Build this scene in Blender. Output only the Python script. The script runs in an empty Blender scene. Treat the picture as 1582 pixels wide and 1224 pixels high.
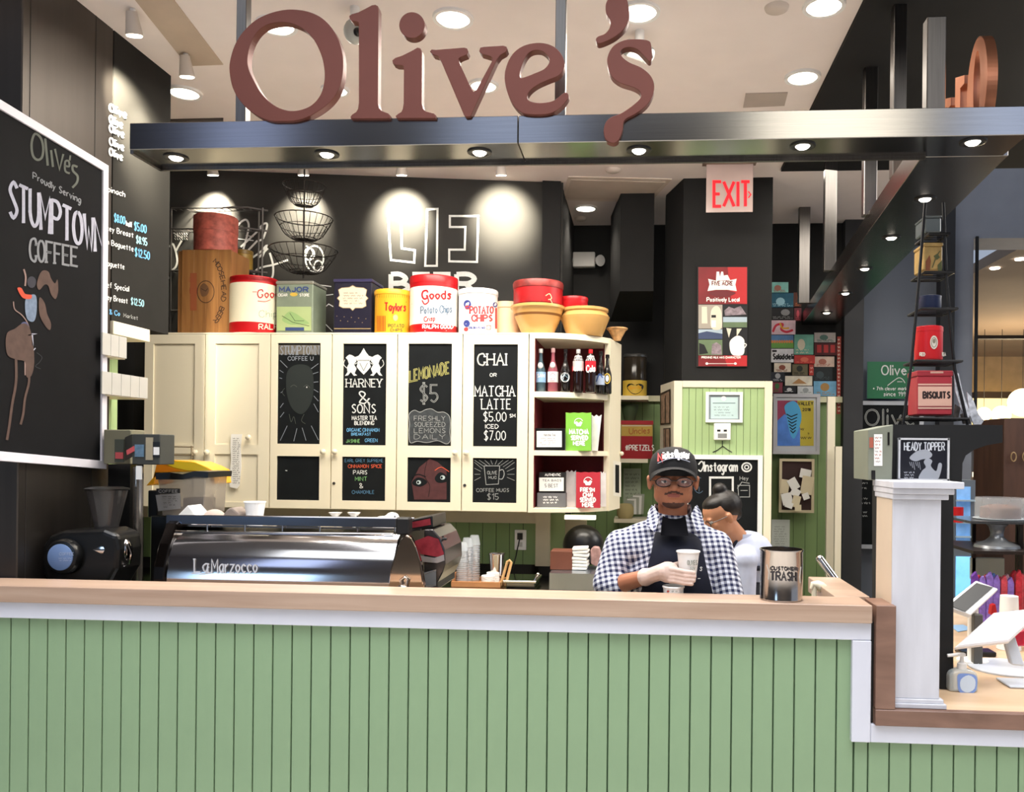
import bpy, bmesh, math, random
from mathutils import Vector, Matrix
random.seed(7)
PI = math.pi
SC = bpy.context.scene
COL = SC.collection
# ---------------------------------------------------------------- camera
F, CX, HY = 1300.0, 895.0, 700.0
TH, RO = math.radians(4.2), 0.0104
CAM = Vector((0, 0, 1.6))
_f = Vector((-math.sin(TH), math.cos(TH), 0)); _r = Vector((math.cos(TH), math.sin(TH), 0)); _u = Vector((0, 0, 1))
_R = _r*math.cos(RO) + _u*math.sin(RO); _U = _u*math.cos(RO) - _r*math.sin(RO)
cam = bpy.data.cameras.new('camera'); co = bpy.data.objects.new('camera', cam); COL.objects.link(co)
M = Matrix((( _R.x, _U.x, -_f.x, CAM.x), (_R.y, _U.y, -_f.y, CAM.y), (_R.z, _U.z, -_f.z, CAM.z), (0, 0, 0, 1)))
co.matrix_world = M
cam.sensor_width = 36; cam.lens = F/1582*36
cam.shift_x = (791-CX)/1582; cam.shift_y = (HY-612)/1582
cam.clip_start = .05; cam.clip_end = 100
SC.camera = co
# ---------------------------------------------------------------- world, exposure, large lights
w = bpy.data.worlds.new('world'); SC.world = w; w.use_nodes = True
wb = w.node_tree.nodes['Background']; wb.inputs[0].default_value = (.62, .72, .9, 1); wb.inputs[1].default_value = .5
vs = SC.view_settings; vs.view_transform = 'Standard'; vs.look = 'None'; vs.gamma = 1; vs.exposure = 0.1; vs.use_curve_mapping = False
def area(name, loc, target, sx, sy, power, color, spread=PI):
    l = bpy.data.lights.new(name, 'AREA'); l.shape = 'RECTANGLE'; l.size = sx; l.size_y = sy; l.energy = power; l.color = color; l.spread = spread
    o = bpy.data.objects.new(name, l); COL.objects.link(o); o.location = loc
    o.rotation_euler = (Vector(target)-Vector(loc)).to_track_quat('-Z', 'Y').to_euler(); return o
def spot(name, loc, target, power, color, size=60, blend=.6, r=.03):
    l = bpy.data.lights.new(name, 'SPOT'); l.energy = power; l.color = color; l.spot_size = math.radians(size); l.spot_blend = blend; l.shadow_soft_size = r
    o = bpy.data.objects.new(name, l); COL.objects.link(o); o.location = loc
    o.rotation_euler = (Vector(target)-Vector(loc)).to_track_quat('-Z', 'Y').to_euler(); return o
area('hall_daylight', (-1.5, -2.2, 6.6), (-.6, 2.8, .4), 6, 2.5, 110, (.9, .95, 1.0))
area('ceiling_bounce_fill', (0, .2, 6.8), (0, .4, 0), 6, 3, 270, (.97, .97, 1.0), 1.6)  # unseen light added over the hall floor; its bounce brightens the shop ceiling
area('canopy_reflection_left', (-5.1, -4.9, 5.6), (-5.1, 3, 5.4), 1.0, 2.0, 12, (.5, .62, 1.0))  # unseen area light added for the blue reflection in the canopy front
area('canopy_reflection_middle', (-1.7, -4.9, 5.6), (-1.7, 3, 5.4), 1.5, 2.0, 16, (.55, .68, 1.0))  # likewise added, for the blue reflection in mid canopy
area('canopy_reflection_warm', (2.3, -4.9, 5.7), (2.3, 3, 5.4), 1.8, 2.0, 58, (1, .93, .78))  # unseen warm area light added for the bright reflection in the canopy front
area('canopy_reflection_right', (4.4, -4.9, 5.6), (4.4, 3, 5.4), 1.2, 2.0, 20, (.6, .72, 1.0))  # likewise added, for the blue reflection at the canopy's right end
area('machine_reflection_light', (-5.2, -4.9, 2.1), (-5.2, 3.0, 2.1), 1.7, 1.9, 42, (.45, .68, 1.0))  # unseen blue area light added to reflect in the espresso machine panel
area('shop_ceiling_glow', (-.6, 3.9, 3.36), (-.6, 4.3, 0), 2.2, .9, 96, (1, .93, .82))
area('shop_back_glow', (1.4, 5.2, 3.3), (1.0, 5.4, 0), 1.2, .8, 22, (1, .92, .8))
area('retail_glow', (3.0, 4.2, 3.2), (2.0, 3.6, .8), 2.0, 2.0, 90, (1, .95, .88))
# ---------------------------------------------------------------- pixel geometry
def ray(px, py): return (_f + _R*((px-CX)/F) + _U*((HY-py)/F))
def W(px, py, Y): d = ray(px, py); return CAM + d*(Y/d.y)
def WX(px, py, X): d = ray(px, py); return CAM + d*(X/d.x)
def WZ(px, py, Z): d = ray(px, py); return CAM + d*((Z-1.6)/d.z)
def planeY(Y): return lambda px, py, off=0: W(px, py, Y) - Vector((0, off, 0))
def planeX(X): return lambda px, py, off=0: WX(px, py, X) + Vector((off, 0, 0))
def planeG(p, n):
    n = Vector(n).normalized(); p = Vector(p)
    def fn(px, py, off=0):
        d = ray(px, py); q = CAM + d*((p-CAM).dot(n)/d.dot(n))
        return q - n*off*(1 if d.dot(n) > 0 else -1)
    return fn
def cylP(cx, cy, r):
    def fn(px, py, off=0):
        d = ray(px, py); R = r+off
        a = d.x**2+d.y**2; b = 2*(-(cx)*d.x - cy*d.y); c = cx*cx+cy*cy-R*R
        disc = b*b-4*a*c
        t = (-b-math.sqrt(max(disc, 0)))/(2*a)
        return CAM + d*t
    return fn
# ---------------------------------------------------------------- materials
def lin(c):
    if isinstance(c, str):
        c = tuple(int(c[i:i+2], 16)/255 for i in (0, 2, 4))
    return tuple(((x+.055)/1.055)**2.4 if x > .04045 else x/12.92 for x in c)
MC = {}
def mat(name, col='888888', rough=.5, metal=0., var=.06, scale=6., bump=0., bscale=None, stretch=None, emit=None, es=1., alpha=1., trans=0., coat=0., ior=1.45, aniso=0., spec=None):
    if name in MC: return MC[name]
    m = bpy.data.materials.new(name); m.use_nodes = True; nt = m.node_tree; b = nt.nodes['Principled BSDF']
    c = lin(col)
    tc = nt.nodes.new('ShaderNodeTexCoord'); mp = nt.nodes.new('ShaderNodeMapping')
    nt.links.new(tc.outputs['Object'], mp.inputs[0])
    if stretch: mp.inputs['Scale'].default_value = stretch
    n = nt.nodes.new('ShaderNodeTexNoise'); n.inputs['Scale'].default_value = scale; n.inputs['Detail'].default_value = 4
    nt.links.new(mp.outputs[0], n.inputs['Vector'])
    r = nt.nodes.new('ShaderNodeValToRGB'); r.color_ramp.elements[0].position = .3; r.color_ramp.elements[1].position = .7
    r.color_ramp.elements[0].color = tuple(max(0, x*(1-var)) for x in c)+(1,); r.color_ramp.elements[1].color = tuple(min(1, x*(1+var)) for x in c)+(1,)
    nt.links.new(n.outputs[0], r.inputs[0]); nt.links.new(r.outputs[0], b.inputs['Base Color'])
    b.inputs['Roughness'].default_value = rough; b.inputs['Metallic'].default_value = metal; b.inputs['IOR'].default_value = ior
    if spec is not None: b.inputs['Specular IOR Level'].default_value = spec
    if aniso: b.inputs['Anisotropic'].default_value = aniso
    if coat: b.inputs['Coat Weight'].default_value = coat; b.inputs['Coat Roughness'].default_value = .1
    if trans: b.inputs['Transmission Weight'].default_value = trans
    if alpha < 1: b.inputs['Alpha'].default_value = alpha
    if emit: b.inputs['Emission Color'].default_value = lin(emit)+(1,); b.inputs['Emission Strength'].default_value = es
    if bump:
        n2 = n
        if bscale: n2 = nt.nodes.new('ShaderNodeTexNoise'); n2.inputs['Scale'].default_value = bscale; n2.inputs['Detail'].default_value = 5; nt.links.new(mp.outputs[0], n2.inputs['Vector'])
        bp = nt.nodes.new('ShaderNodeBump'); bp.inputs['Strength'].default_value = bump; bp.inputs['Distance'].default_value = .002
        nt.links.new(n2.outputs[0], bp.inputs['Height']); nt.links.new(bp.outputs[0], b.inputs['Normal'])
    MC[name] = m; return m
def wood(name, c1, c2, rough=.45, scale=3., stretch=(1, 8, 12), coat=0.):
    if name in MC: return MC[name]
    m = bpy.data.materials.new(name); m.use_nodes = True; nt = m.node_tree; b = nt.nodes['Principled BSDF']
    tc = nt.nodes.new('ShaderNodeTexCoord'); mp = nt.nodes.new('ShaderNodeMapping'); mp.inputs['Scale'].default_value = stretch
    nt.links.new(tc.outputs['Object'], mp.inputs[0])
    n = nt.nodes.new('ShaderNodeTexNoise'); n.inputs['Scale'].default_value = scale; n.inputs['Detail'].default_value = 8; n.inputs['Distortion'].default_value = .6
    nt.links.new(mp.outputs[0], n.inputs['Vector'])
    r = nt.nodes.new('ShaderNodeValToRGB'); r.color_ramp.elements[0].position = .3; r.color_ramp.elements[1].position = .72
    r.color_ramp.elements[0].color = lin(c1)+(1,); r.color_ramp.elements[1].color = lin(c2)+(1,)
    nt.links.new(n.outputs[0], r.inputs[0]); nt.links.new(r.outputs[0], b.inputs['Base Color']); b.inputs['Roughness'].default_value = rough
    if coat: b.inputs['Coat Weight'].default_value = coat
    bp = nt.nodes.new('ShaderNodeBump'); bp.inputs['Strength'].default_value = .15; bp.inputs['Distance'].default_value = .001
    nt.links.new(n.outputs[0], bp.inputs['Height']); nt.links.new(bp.outputs[0], b.inputs['Normal'])
    MC[name] = m; return m
def gingham(name, dark, light, n=75.):
    m = bpy.data.materials.new(name); m.use_nodes = True; nt = m.node_tree; b = nt.nodes['Principled BSDF']
    tc = nt.nodes.new('ShaderNodeTexCoord'); sp = nt.nodes.new('ShaderNodeSeparateXYZ'); nt.links.new(tc.outputs['Object'], sp.inputs[0])
    def mth(op, a, bb=None, v=None):
        q = nt.nodes.new('ShaderNodeMath'); q.operation = op; nt.links.new(a, q.inputs[0])
        if bb is not None: nt.links.new(bb, q.inputs[1])
        elif v is not None: q.inputs[1].default_value = v
        return q.outputs[0]
    y = mth('MULTIPLY', sp.outputs['Y'], v=.6)
    u = mth('ADD', sp.outputs['X'], mth('MULTIPLY', sp.outputs['Z'], v=.18)); v_ = mth('SUBTRACT', sp.outputs['Z'], mth('MULTIPLY', sp.outputs['X'], v=.12))
    v_ = mth('ADD', v_, y)
    def stripe(s): return mth('GREATER_THAN', mth('FRACT', mth('MULTIPLY', s, v=n)), v=.5)
    a = stripe(u); c = stripe(v_); s = mth('MULTIPLY', mth('ADD', a, c), v=.5)
    r = nt.nodes.new('ShaderNodeValToRGB'); e = r.color_ramp.elements; e[0].position = 0; e[0].color = lin(light)+(1,); e[1].position = 1; e[1].color = lin(dark)+(1,)
    mid = e.new(.5); L_ = lin(light); D_ = lin(dark); mid.color = tuple(.38*L_[i]+.62*D_[i] for i in range(3))+(1,)
    nt.links.new(s, r.inputs[0]); nt.links.new(r.outputs[0], b.inputs['Base Color']); b.inputs['Roughness'].default_value = .85
    MC[name] = m; return m
# ---------------------------------------------------------------- mesh helpers
WL = {}
PLAIN = set()
class MB:
    def __init__(s): s.v = []; s.f = []; s.m = []; s.sm = []
    def add(s, vs_, fs, mi=0, smooth=False):
        k = len(s.v); s.v += [Vector(q) for q in vs_]
        for i, q in enumerate(fs):
            s.f.append([a+k for a in q]); s.m.append(mi[i] if isinstance(mi, list) else mi); s.sm.append(smooth)
        return s
    def box(s, x0, x1, y0, y1, z0, z1, mi=0):
        if x0 > x1: x0, x1 = x1, x0
        if z0 > z1: z0, z1 = z1, z0
        if y0 > y1: y0, y1 = y1, y0
        return s.add([(x0,y0,z0),(x1,y0,z0),(x1,y1,z0),(x0,y1,z0),(x0,y0,z1),(x1,y0,z1),(x1,y1,z1),(x0,y1,z1)],
              [(0,3,2,1),(4,5,6,7),(0,1,5,4),(1,2,6,5),(2,3,7,6),(3,0,4,7)], mi)
    def pbox(s, px0, py0, px1, py1, Y, dep, mi=0):
        mx = (px0+px1)/2; my = (py0+py1)/2
        return s.box(W(px0, my, Y).x, W(px1, my, Y).x, Y, Y+dep, W(mx, py1, Y).z, W(mx, py0, Y).z, mi)
    def obox(s, c, ax, ay, az, hx, hy, hz, mi=0):
        c, ax, ay, az = Vector(c), Vector(ax).normalized(), Vector(ay).normalized(), Vector(az).normalized()
        pts = [c+ax*i*hx+ay*j*hy+az*k*hz for k in (-1, 1) for (i, j) in ((-1,-1),(1,-1),(1,1),(-1,1))]
        return s.add(pts, [(0,3,2,1),(4,5,6,7),(0,1,5,4),(1,2,6,5),(2,3,7,6),(3,0,4,7)], mi)
    def prism(s, pts, vec, mi=0):
        vec = Vector(vec); n = len(pts); P = [Vector(p) for p in pts]
        fs = [tuple(range(n-1, -1, -1)), tuple(range(n, 2*n))] + [(i, (i+1) % n, n+(i+1) % n, n+i) for i in range(n)]
        return s.add(P+[p+vec for p in P], fs, mi)
    def lathe(s, c, prof, n=32, mi=0, axis='z', a0=0, smooth=True, caps=True):
        c = Vector(c); k = len(prof); vs_ = []
        for (r, z) in prof:
            for i in range(n):
                a = a0+2*PI*i/n; x, y = r*math.cos(a), r*math.sin(a)
                vs_.append(c+(Vector((x, y, z)) if axis == 'z' else Vector((x, z, y)) if axis == 'y' else Vector((z, x, y))))
        fs = []; ms = []
        for j in range(k-1):
            mj = mi[j] if isinstance(mi, list) else mi
            for i in range(n):
                q = (j*n+i, j*n+(i+1) % n, (j+1)*n+(i+1) % n, (j+1)*n+i)
                fs.append(q if axis != 'y' else q[::-1]); ms.append(mj)
        if caps and prof[0][0] > 0: fs.append(tuple(range(n-1, -1, -1))); ms.append(mi[0] if isinstance(mi, list) else mi)
        if caps and prof[-1][0] > 0: fs.append(tuple(range((k-1)*n, k*n))); ms.append(mi[-1] if isinstance(mi, list) else mi)
        return s.add(vs_, fs, ms, smooth)
    def cyl(s, c, r, h, n=24, r2=None, mi=0, axis='z'): return s.lathe(c, [(r, 0), (r if r2 is None else r2, h)], n, mi, axis)
    def tube(s, pts, r, n=8, closed=False, mi=0, ry=None):
        P = [Vector(p) for p in pts]; k = len(P); vs_ = []; up = None
        for i, p in enumerate(P):
            a = P[i-1] if (i > 0 or closed) else p; b = P[(i+1) % k] if (i < k-1 or closed) else p
            t = (b-a).normalized()
            if up is None: up = t.orthogonal().normalized()
            up = (up - t*up.dot(t)).normalized(); sd = t.cross(up)
            rr = r[i] if isinstance(r, (list, tuple)) else r
            for j in range(n):
                q = 2*PI*j/n; vs_.append(p + up*math.cos(q)*rr + sd*math.sin(q)*rr)
        fs = []
        for i in range(k if closed else k-1):
            for j in range(n): fs.append((i*n+j, i*n+(j+1) % n, ((i+1) % k)*n+(j+1) % n, ((i+1) % k)*n+j))
        if not closed: fs += [tuple(range(n-1, -1, -1)), tuple(range((k-1)*n, k*n))]
        return s.add(vs_, fs, mi, True)
    def ell(s, c, r, n=16, m=10, mi=0, R=None):
        c = Vector(c); r = (r, r, r) if not isinstance(r, (tuple, list)) else r; vs_ = []
        for j in range(1, m):
            p = PI*j/m
            for i in range(n):
                a = 2*PI*i/n; q = Vector((r[0]*math.sin(p)*math.cos(a), r[1]*math.sin(p)*math.sin(a), -r[2]*math.cos(p)))
                vs_.append(c+(R @ q if R else q))
        q = Vector((0, 0, -r[2])); vs_.append(c+(R @ q if R else q)); q = -q; vs_.append(c+(R @ q if R else q))
        fs = [(j*n+i, j*n+(i+1) % n, (j+1)*n+(i+1) % n, (j+1)*n+i) for j in range(m-2) for i in range(n)]
        b = (m-1)*n
        fs += [(b, (i+1) % n, i) for i in range(n)] + [(b+1, (m-2)*n+i, (m-2)*n+(i+1) % n) for i in range(n)]
        return s.add(vs_, fs, mi, True)
    def caps(s, p0, p1, r0, r1, n=12, mi=0):
        p0, p1 = Vector(p0), Vector(p1); s.tube([p0, p1], [r0, r1], n, mi=mi); s.ell(p0, r0, n, 8, mi); s.ell(p1, r1, n, 8, mi); return s
    def mesh(s, name, mats):
        me = bpy.data.meshes.new(name); me.from_pydata([tuple(q) for q in s.v], [], s.f)
        for m in (mats if isinstance(mats, (list, tuple)) else [mats]): me.materials.append(m)
        me.polygons.foreach_set('material_index', s.m); me.polygons.foreach_set('use_smooth', s.sm); me.update()
        return me
    def build(s, name, mats, parent=None, bev=0., label=None, cat=None, group=None, kind=None, remesh=0, smooth=0, fix=False, segs=1):
        me = s.mesh(name, mats)
        if bev or fix:
            bm = bmesh.new(); bm.from_mesh(me)
            if fix: bmesh.ops.recalc_face_normals(bm, faces=bm.faces)
            if bev:
                es = [e for e in bm.edges if len(e.link_faces) == 2 and e.calc_face_angle(0) > .6]
                bmesh.ops.bevel(bm, geom=es, offset=bev, segments=segs, affect='EDGES', profile=.5)
            bm.to_mesh(me); bm.free()
        if any(s.sm): me.set_sharp_from_angle(angle=.7)
        if remesh:
            o = bpy.data.objects.new('tmp', me); COL.objects.link(o)
            r = o.modifiers.new('r', 'REMESH'); r.mode = 'VOXEL'; r.voxel_size = remesh; r.use_smooth_shade = True
            if smooth: q = o.modifiers.new('s', 'SMOOTH'); q.iterations = smooth; q.factor = .5
            dg = bpy.context.evaluated_depsgraph_get(); me2 = bpy.data.meshes.new_from_object(o.evaluated_get(dg)); me2.name = name
            bpy.data.objects.remove(o); me2.materials.clear()
            for m in (mats if isinstance(mats, (list, tuple)) else [mats]): me2.materials.append(m)
            me = me2
            me.polygons.foreach_set('use_smooth', [True]*len(me.polygons))
        vs_ = me.vertices
        xs = [q.co.x for q in vs_]; ys = [q.co.y for q in vs_]; zs = [q.co.z for q in vs_]
        org = Vector(((min(xs)+max(xs))/2, (min(ys)+max(ys))/2, min(zs)))
        me.transform(Matrix.Translation(-org))
        o = bpy.data.objects.new(name, me); COL.objects.link(o); WL[o] = org
        if parent is not None: o.parent = parent; o.location = org - WL[parent]
        else: o.location = org
        tag(o, label, cat, group, kind)
        return o
def tag(o, label=None, cat=None, group=None, kind=None):
    if label: o['label'] = label
    if cat: o['category'] = cat
    if group: o['group'] = group
    if kind: o['kind'] = kind
    return o
def thing(name, label, cat, loc, group=None, kind=None):
    o = bpy.data.objects.new(name, None); COL.objects.link(o); o.location = loc; o.empty_display_size = .05; WL[o] = Vector(loc)
    return tag(o, label, cat, group, kind)
def dup(root, delta, label=None, scale=None, rot=0, group=None):
    def cp(o, par):
        c = o.copy(); COL.objects.link(c)
        for ch in [q for q in o.children]: cp(ch, c)
        if par is not None: c.parent = par
        return c
    c = cp(root, None); c.location = root.location+Vector(delta); WL[c] = WL[root]+Vector(delta)
    if rot: c.rotation_euler.z += rot
    if scale: c.scale = (scale,)*3 if not isinstance(scale, (tuple, list)) else scale
    if label: c['label'] = label
    if group: c['group'] = group
    return c
def struct(mb, name, m, parent=None, **k):
    return mb.build(name, m, parent, kind=None if parent else 'structure', **k)
# ---------------------------------------------------------------- strokes, lettering
def cat_rom(P, closed=False, n=5):
    out = []; k = len(P)
    for i in range(k if closed else k-1):
        p0 = P[(i-1) % k] if (closed or i > 0) else P[i]; p1 = P[i]; p2 = P[(i+1) % k]; p3 = P[(i+2) % k] if (closed or i+2 < k) else p2
        for j in range(n):
            t = j/n
            out.append(tuple(.5*((2*p1[a])+(-p0[a]+p2[a])*t+(2*p0[a]-5*p1[a]+4*p2[a]-p3[a])*t*t+(-p0[a]+3*p1[a]-3*p2[a]+p3[a])*t**3) for a in (0, 1)))
    if not closed: out.append(tuple(P[-1][:2]))
    return out
G = {'A':'00 38 60/13 53','B':'00 08/~08 38 56 34 04/~04 44 62 30 00','C':'~66 58 38 17 04 11 30 50 62','D':'00 08/~08 38 64 30 00','E':'58 08 00 50/04 44',
'F':'58 08 00/04 44','G':'~66 58 38 17 04 11 30 51 63/63 43','H':'08 00/68 60/04 64','I':'08 00','J':'~48 42 20 02','K':'08 00/58 04 60','L':'08 00 50','M':'00 08 33 68 60',
'N':'00 08 60 68','O':'~38 17 04 11 30 51 64 57 38','P':'00 08/~08 48 66 44 04','Q':'~38 17 04 11 30 51 64 57 38/42 60','R':'00 08/~08 48 66 44 04/34 60','S':'~57 38 16 34 52 30 11',
'T':'08 68/38 30','U':'08 03/~03 11 30 51 63/63 68','V':'08 30 68','W':'08 20 35 50 68','X':'08 60/00 68','Y':'08 34 68/34 30','Z':'08 68 00 60',
'0':'~28 06 02 20 42 46 28','1':'06 28 20','2':'~06 28 46 34/34 00 50','3':'~07 38 46 24/~24 52 20 01','4':'40 48 02 62','5':'48 08 04/~04 34 42 20 01','6':'~47 28 03 20 42 24 03','7':'08 48 10',
'8':'~28 06 24 42 20 02 24 46 28','9':'~45 24 06 28 46 41 20','$':'~57 38 16 34 52 30 11/39 3a','&':'~60 16 28 46 11 20 40 63','+':'14 54/36 32','.':'00 01','\'':'08 06',',':'01 0a','-':'04 34','#':'20 38/50 68/13 63/05 75','>':'00 24 08',
'a':'~45 25 03 20 43/45 40','b':'08 00/~04 25 43 20 01','c':'~44 25 03 20 41','d':'48 40/~44 25 03 20 41','e':'03 43/~43 25 03 20 41','f':'~48 27 20/05 45','g':'~45 25 03 20 43/~45 41 2c 0b','h':'08 00/~03 25 44 40',
'i':'05 00/07 08','j':'25 2a 0c/27 28','k':'08 00/45 02 40','l':'08 00','m':'05 00/~03 25 34 30/~33 55 64 60','n':'05 00/~03 25 44 40','o':'~25 03 20 43 25','p':'05 0c/~04 25 43 20 01','q':'45 4c/~44 25 03 20 41',
'r':'05 00/~03 25 35','s':'~44 25 14 32 20 01','t':'27 21 30/05 45','u':'05 02/~02 10 30 42/45 40','v':'05 20 45','w':'05 10 24 30 45','x':'05 40/00 45','y':'05 20/45 0c','z':'05 45 00 40'}
def glyph(ch):
    out = []
    for st in G[ch].split('/'):
        sm = st[0] == '~'; st = st.lstrip('~')
        pts = [(int(p[0]), int(p[1]) if p[1].isdigit() else -(ord(p[1])-96)) for p in st.split()]
        out.append(cat_rom(pts, n=4) if sm else pts)
    return out
class Ink:
    def __init__(s, fn, off=.002, ts=1.): s.fn = fn; s.off = off; s.mb = MB(); s.k = 0; s.ts = ts
    def line(s, pts, th=1.5, mi=0, smooth=False, closed=False, lay=0):
        if smooth: pts = cat_rom(pts, closed)
        P = [Vector((p[0], p[1])) for p in pts]; th = th*s.ts
        if len(P) < 2: return s
        if closed: P.append(P[0].copy())
        l = []; r = []
        for i, p in enumerate(P):
            a = P[i-1] if i > 0 else (P[-2] if closed else p); b = P[i+1] if i < len(P)-1 else (P[1] if closed else p)
            d1 = (p-a); d2 = (b-p)
            d1 = d1.normalized() if d1.length > 1e-6 else d2.normalized(); d2 = d2.normalized() if d2.length > 1e-6 else d1
            t = d1+d2
            t = t.normalized() if t.length > 1e-3 else d1
            n = Vector((-t.y, t.x)); cs = max(.5, n.dot(Vector((-d1.y, d1.x))))
            w_ = th/2/cs; l.append(p+n*w_); r.append(p-n*w_)
        k = len(P); o = s.off+lay*.0006+(s.k % 5)*.00008; s.k += 1
        vs_ = [s.fn(q.x, q.y, o) for q in l+r]
        s.mb.add(vs_, [(i, i+1, k+i+1, k+i) for i in range(k-1)], mi); return s
    def fill(s, pts, mi=0, lay=0, smooth=False):
        if smooth: pts = cat_rom(pts, True)
        o = s.off+lay*.0006+(s.k % 5)*.00008; s.k += 1
        vs_ = [s.fn(p[0], p[1], o) for p in pts]; s.mb.add(vs_, [tuple(range(len(vs_)))], mi); return s
    def rect(s, x0, y0, x1, y1, mi=0, lay=0): return s.fill([(x0, y0), (x1, y0), (x1, y1), (x0, y1)], mi, lay)
    def text(s, t, x0, y0, x1, y1, th=1.5, mi=0, slope=0., serif=0, lay=0, cap=8, y1b=None, arch=0., outline=0.):
        # x0..x1 width box, y0 cap line, y1 base line; slope shears the line in pixels per pixel
        adv = 0; items = []
        for ch in t:
            if ch == ' ': adv += 4; continue
            g = glyph(ch); mx = max(p[0] for st in g for p in st); items.append((g, adv, mx)); adv += mx+2
        adv -= 2
        sx = (x1-x0)/max(adv, 1)
        for g, a, mx in items:
            for st in g:
                pts = []
                for (gx, gy) in st:
                    X = x0+(a+gx)*sx; tt = (X-x0)/(x1-x0)
                    h = (y1-y0)
                    pts.append((X, y1-gy/cap*h+slope*(X-x0)-arch*4*tt*(1-tt)))
                s.line(pts, th, mi, lay=lay)
                if serif:
                    for e, f in ((0, 1), (-1, -2)):
                        if len(st) > 1 and abs(st[e][0]-st[f][0]) <= abs(st[e][1]-st[f][1]) and st[e] != st[0 if e else -1]:
                            q = pts[e]; s.line([(q[0]-serif, q[1]), (q[0]+serif, q[1])], th*.8, mi, lay=lay)
        return s
    def scrib(s, x0, y0, x1, y1, rows, mi=0, th=1., seed=0, slope=0.):
        rn = random.Random(seed)
        for r in range(rows):
            y = y0+(y1-y0)*(r+.5)/rows; x = x0+rn.random()*(x1-x0)*.12; e = x1-rn.random()*(x1-x0)*.25; hh = (y1-y0)/rows*.28
            while x < e:
                L_ = min(rn.uniform(3, 9)*max(1, hh*.5), e-x); pts = []; n = max(3, int(L_/1.3))
                for i in range(n+1): pts.append((x+L_*i/n, y+(hh if i % 2 else -hh)*rn.uniform(.5, 1)+slope*(x+L_*i/n-x0)))
                s.line(pts, th, mi); x += L_+2.2
        return s
    def build(s, mats, parent, name='lettering', **k): return s.mb.build(name, mats, parent, **k)
def shape3d(polys, Y, dep, name, m, parent, bevel=.0015, frame=None, **k):
    """pixel outlines (outer + holes) on plane y=Y extruded backwards by dep, using a temporary 2D curve"""
    cu = bpy.data.curves.new('tmp', 'CURVE'); cu.dimensions = '2D'; cu.fill_mode = 'BOTH'; cu.extrude = dep/2-bevel; cu.bevel_depth = bevel; cu.bevel_resolution = 1
    for P in polys:
        sp = cu.splines.new('POLY'); sp.points.add(len(P)-1)
        for i, p in enumerate(P):
            q = frame(p) if frame else W(p[0], p[1], Y); sp.points[i].co = (q.x, q.z, 0, 1)
        sp.use_cyclic_u = True
    o = bpy.data.objects.new('tmp', cu); COL.objects.link(o)
    dg = bpy.context.evaluated_depsgraph_get(); me = bpy.data.meshes.new_from_object(o.evaluated_get(dg)); bpy.data.objects.remove(o)
    mb = MB(); mb.add([(v.co.x, Y+dep/2-v.co.z, v.co.y) for v in me.vertices], [tuple(p.vertices) for p in me.polygons])
    bpy.data.meshes.remove(me)
    return mb.build(name, m, parent, **k)
# ---------------------------------------------------------------- palette
ceil_m = mat('ceiling_paint', 'efe6e2', .9, var=.02, bump=.05)
black_m = mat('black_wall_paint', '242424', .75, spec=.2, var=.12, scale=3, bump=.05, bscale=80)
chalkwall_m = mat('chalkboard_wall_paint', '373634', .7, spec=.2, var=.14, scale=2.5, bump=.05, bscale=60)
steel = mat('brushed_steel', '8a8886', .17, 1, var=.05, scale=4, stretch=(1, 60, 60), bump=.03)
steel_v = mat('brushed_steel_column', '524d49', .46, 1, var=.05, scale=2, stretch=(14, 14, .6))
dsteel = mat('dark_steel', '6f6c6a', .35, 1, var=.1, stretch=(30, 30, 1))
chrome = mat('polished_chrome', 'cfcccb', .11, 1, var=.02)
copper = mat('copper_letter', '6c3c32', .5, .3, var=.06, scale=5)
copper2 = mat('bright_copper', 'd08a68', .32, .75, var=.06)
green = mat('green_counter_paint', '839e7c', .5, var=.05, scale=2.2, stretch=(3, 3, 1.2), bump=.1, bscale=40)
groove = mat('groove_green', '4d6a4a', .8)
lgreen = mat('light_green_board', 'a6c089', .55, var=.05, scale=3)
dgreen = mat('deep_green_board', '748c5a', .55, var=.07, scale=3)
cream = mat('cream_paint', 'ece3ca', .42, var=.02, scale=3)
white = mat('white_paint', 'cdd0dc', .45, var=.03, scale=4)
postw = mat('worn_white_paint', 'c9cad2', .5, var=.06, scale=7, stretch=(3, 3, .5), bump=.2)
lwood = wood('maple_bar_top', 'a08572', 'b89f8c', .4, 2.0, (.7, 6, 14), coat=.1)
bwood = wood('walnut_edge', '6e5245', '8a6a5b', .4, 2.0, (2, 6, 8))
twood = wood('light_table_wood', 'c9a985', 'dcc0a0', .4, 2.0, (1, 5, 8))
chalkb = mat('chalkboard_panel', '131618', .75, spec=.2, var=.2, scale=8)
chalk = mat('white_chalk', 'd6d8d6', .9, var=.06, scale=60)
chalk_dim = mat('faded_chalk', '9a9c9a', .9, var=.2, scale=60)
chalk_blue = mat('blue_chalk', '6fb0de', .9); chalk_or = mat('orange_chalk', 'c9573a', .9); chalk_gr = mat('green_chalk', '79b070', .9)
chalk_yel = mat('yellow_chalk', 'b5b068', .9); chalk_red = mat('red_brown_chalk', '4e2b2c', .9, var=.15, scale=30); chalk_bw = mat('brown_chalk', '4d3830', .9, var=.2, scale=20)
blackp = mat('black_plastic', '131313', .3, var=.1); blackm = mat('matte_black_metal', '1a1a1a', .5, var=.1)
red = mat('red_enamel', 'b3161c', .35, var=.08, scale=12); dred = mat('dark_red_paint', '6d1a20', .6, var=.08)
ivory = mat('ivory_enamel', 'e4dcc4', .4, var=.05); wht = mat('white_plastic', 'f0f0ee', .35, var=.02)
navy = mat('navy_enamel', '1c1a2c', .35, var=.1, scale=14)
yel = mat('yellow_enamel', 'e8ac2a', .4, var=.06); gold = mat('gold_print', 'd2b04e', .4)
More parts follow.
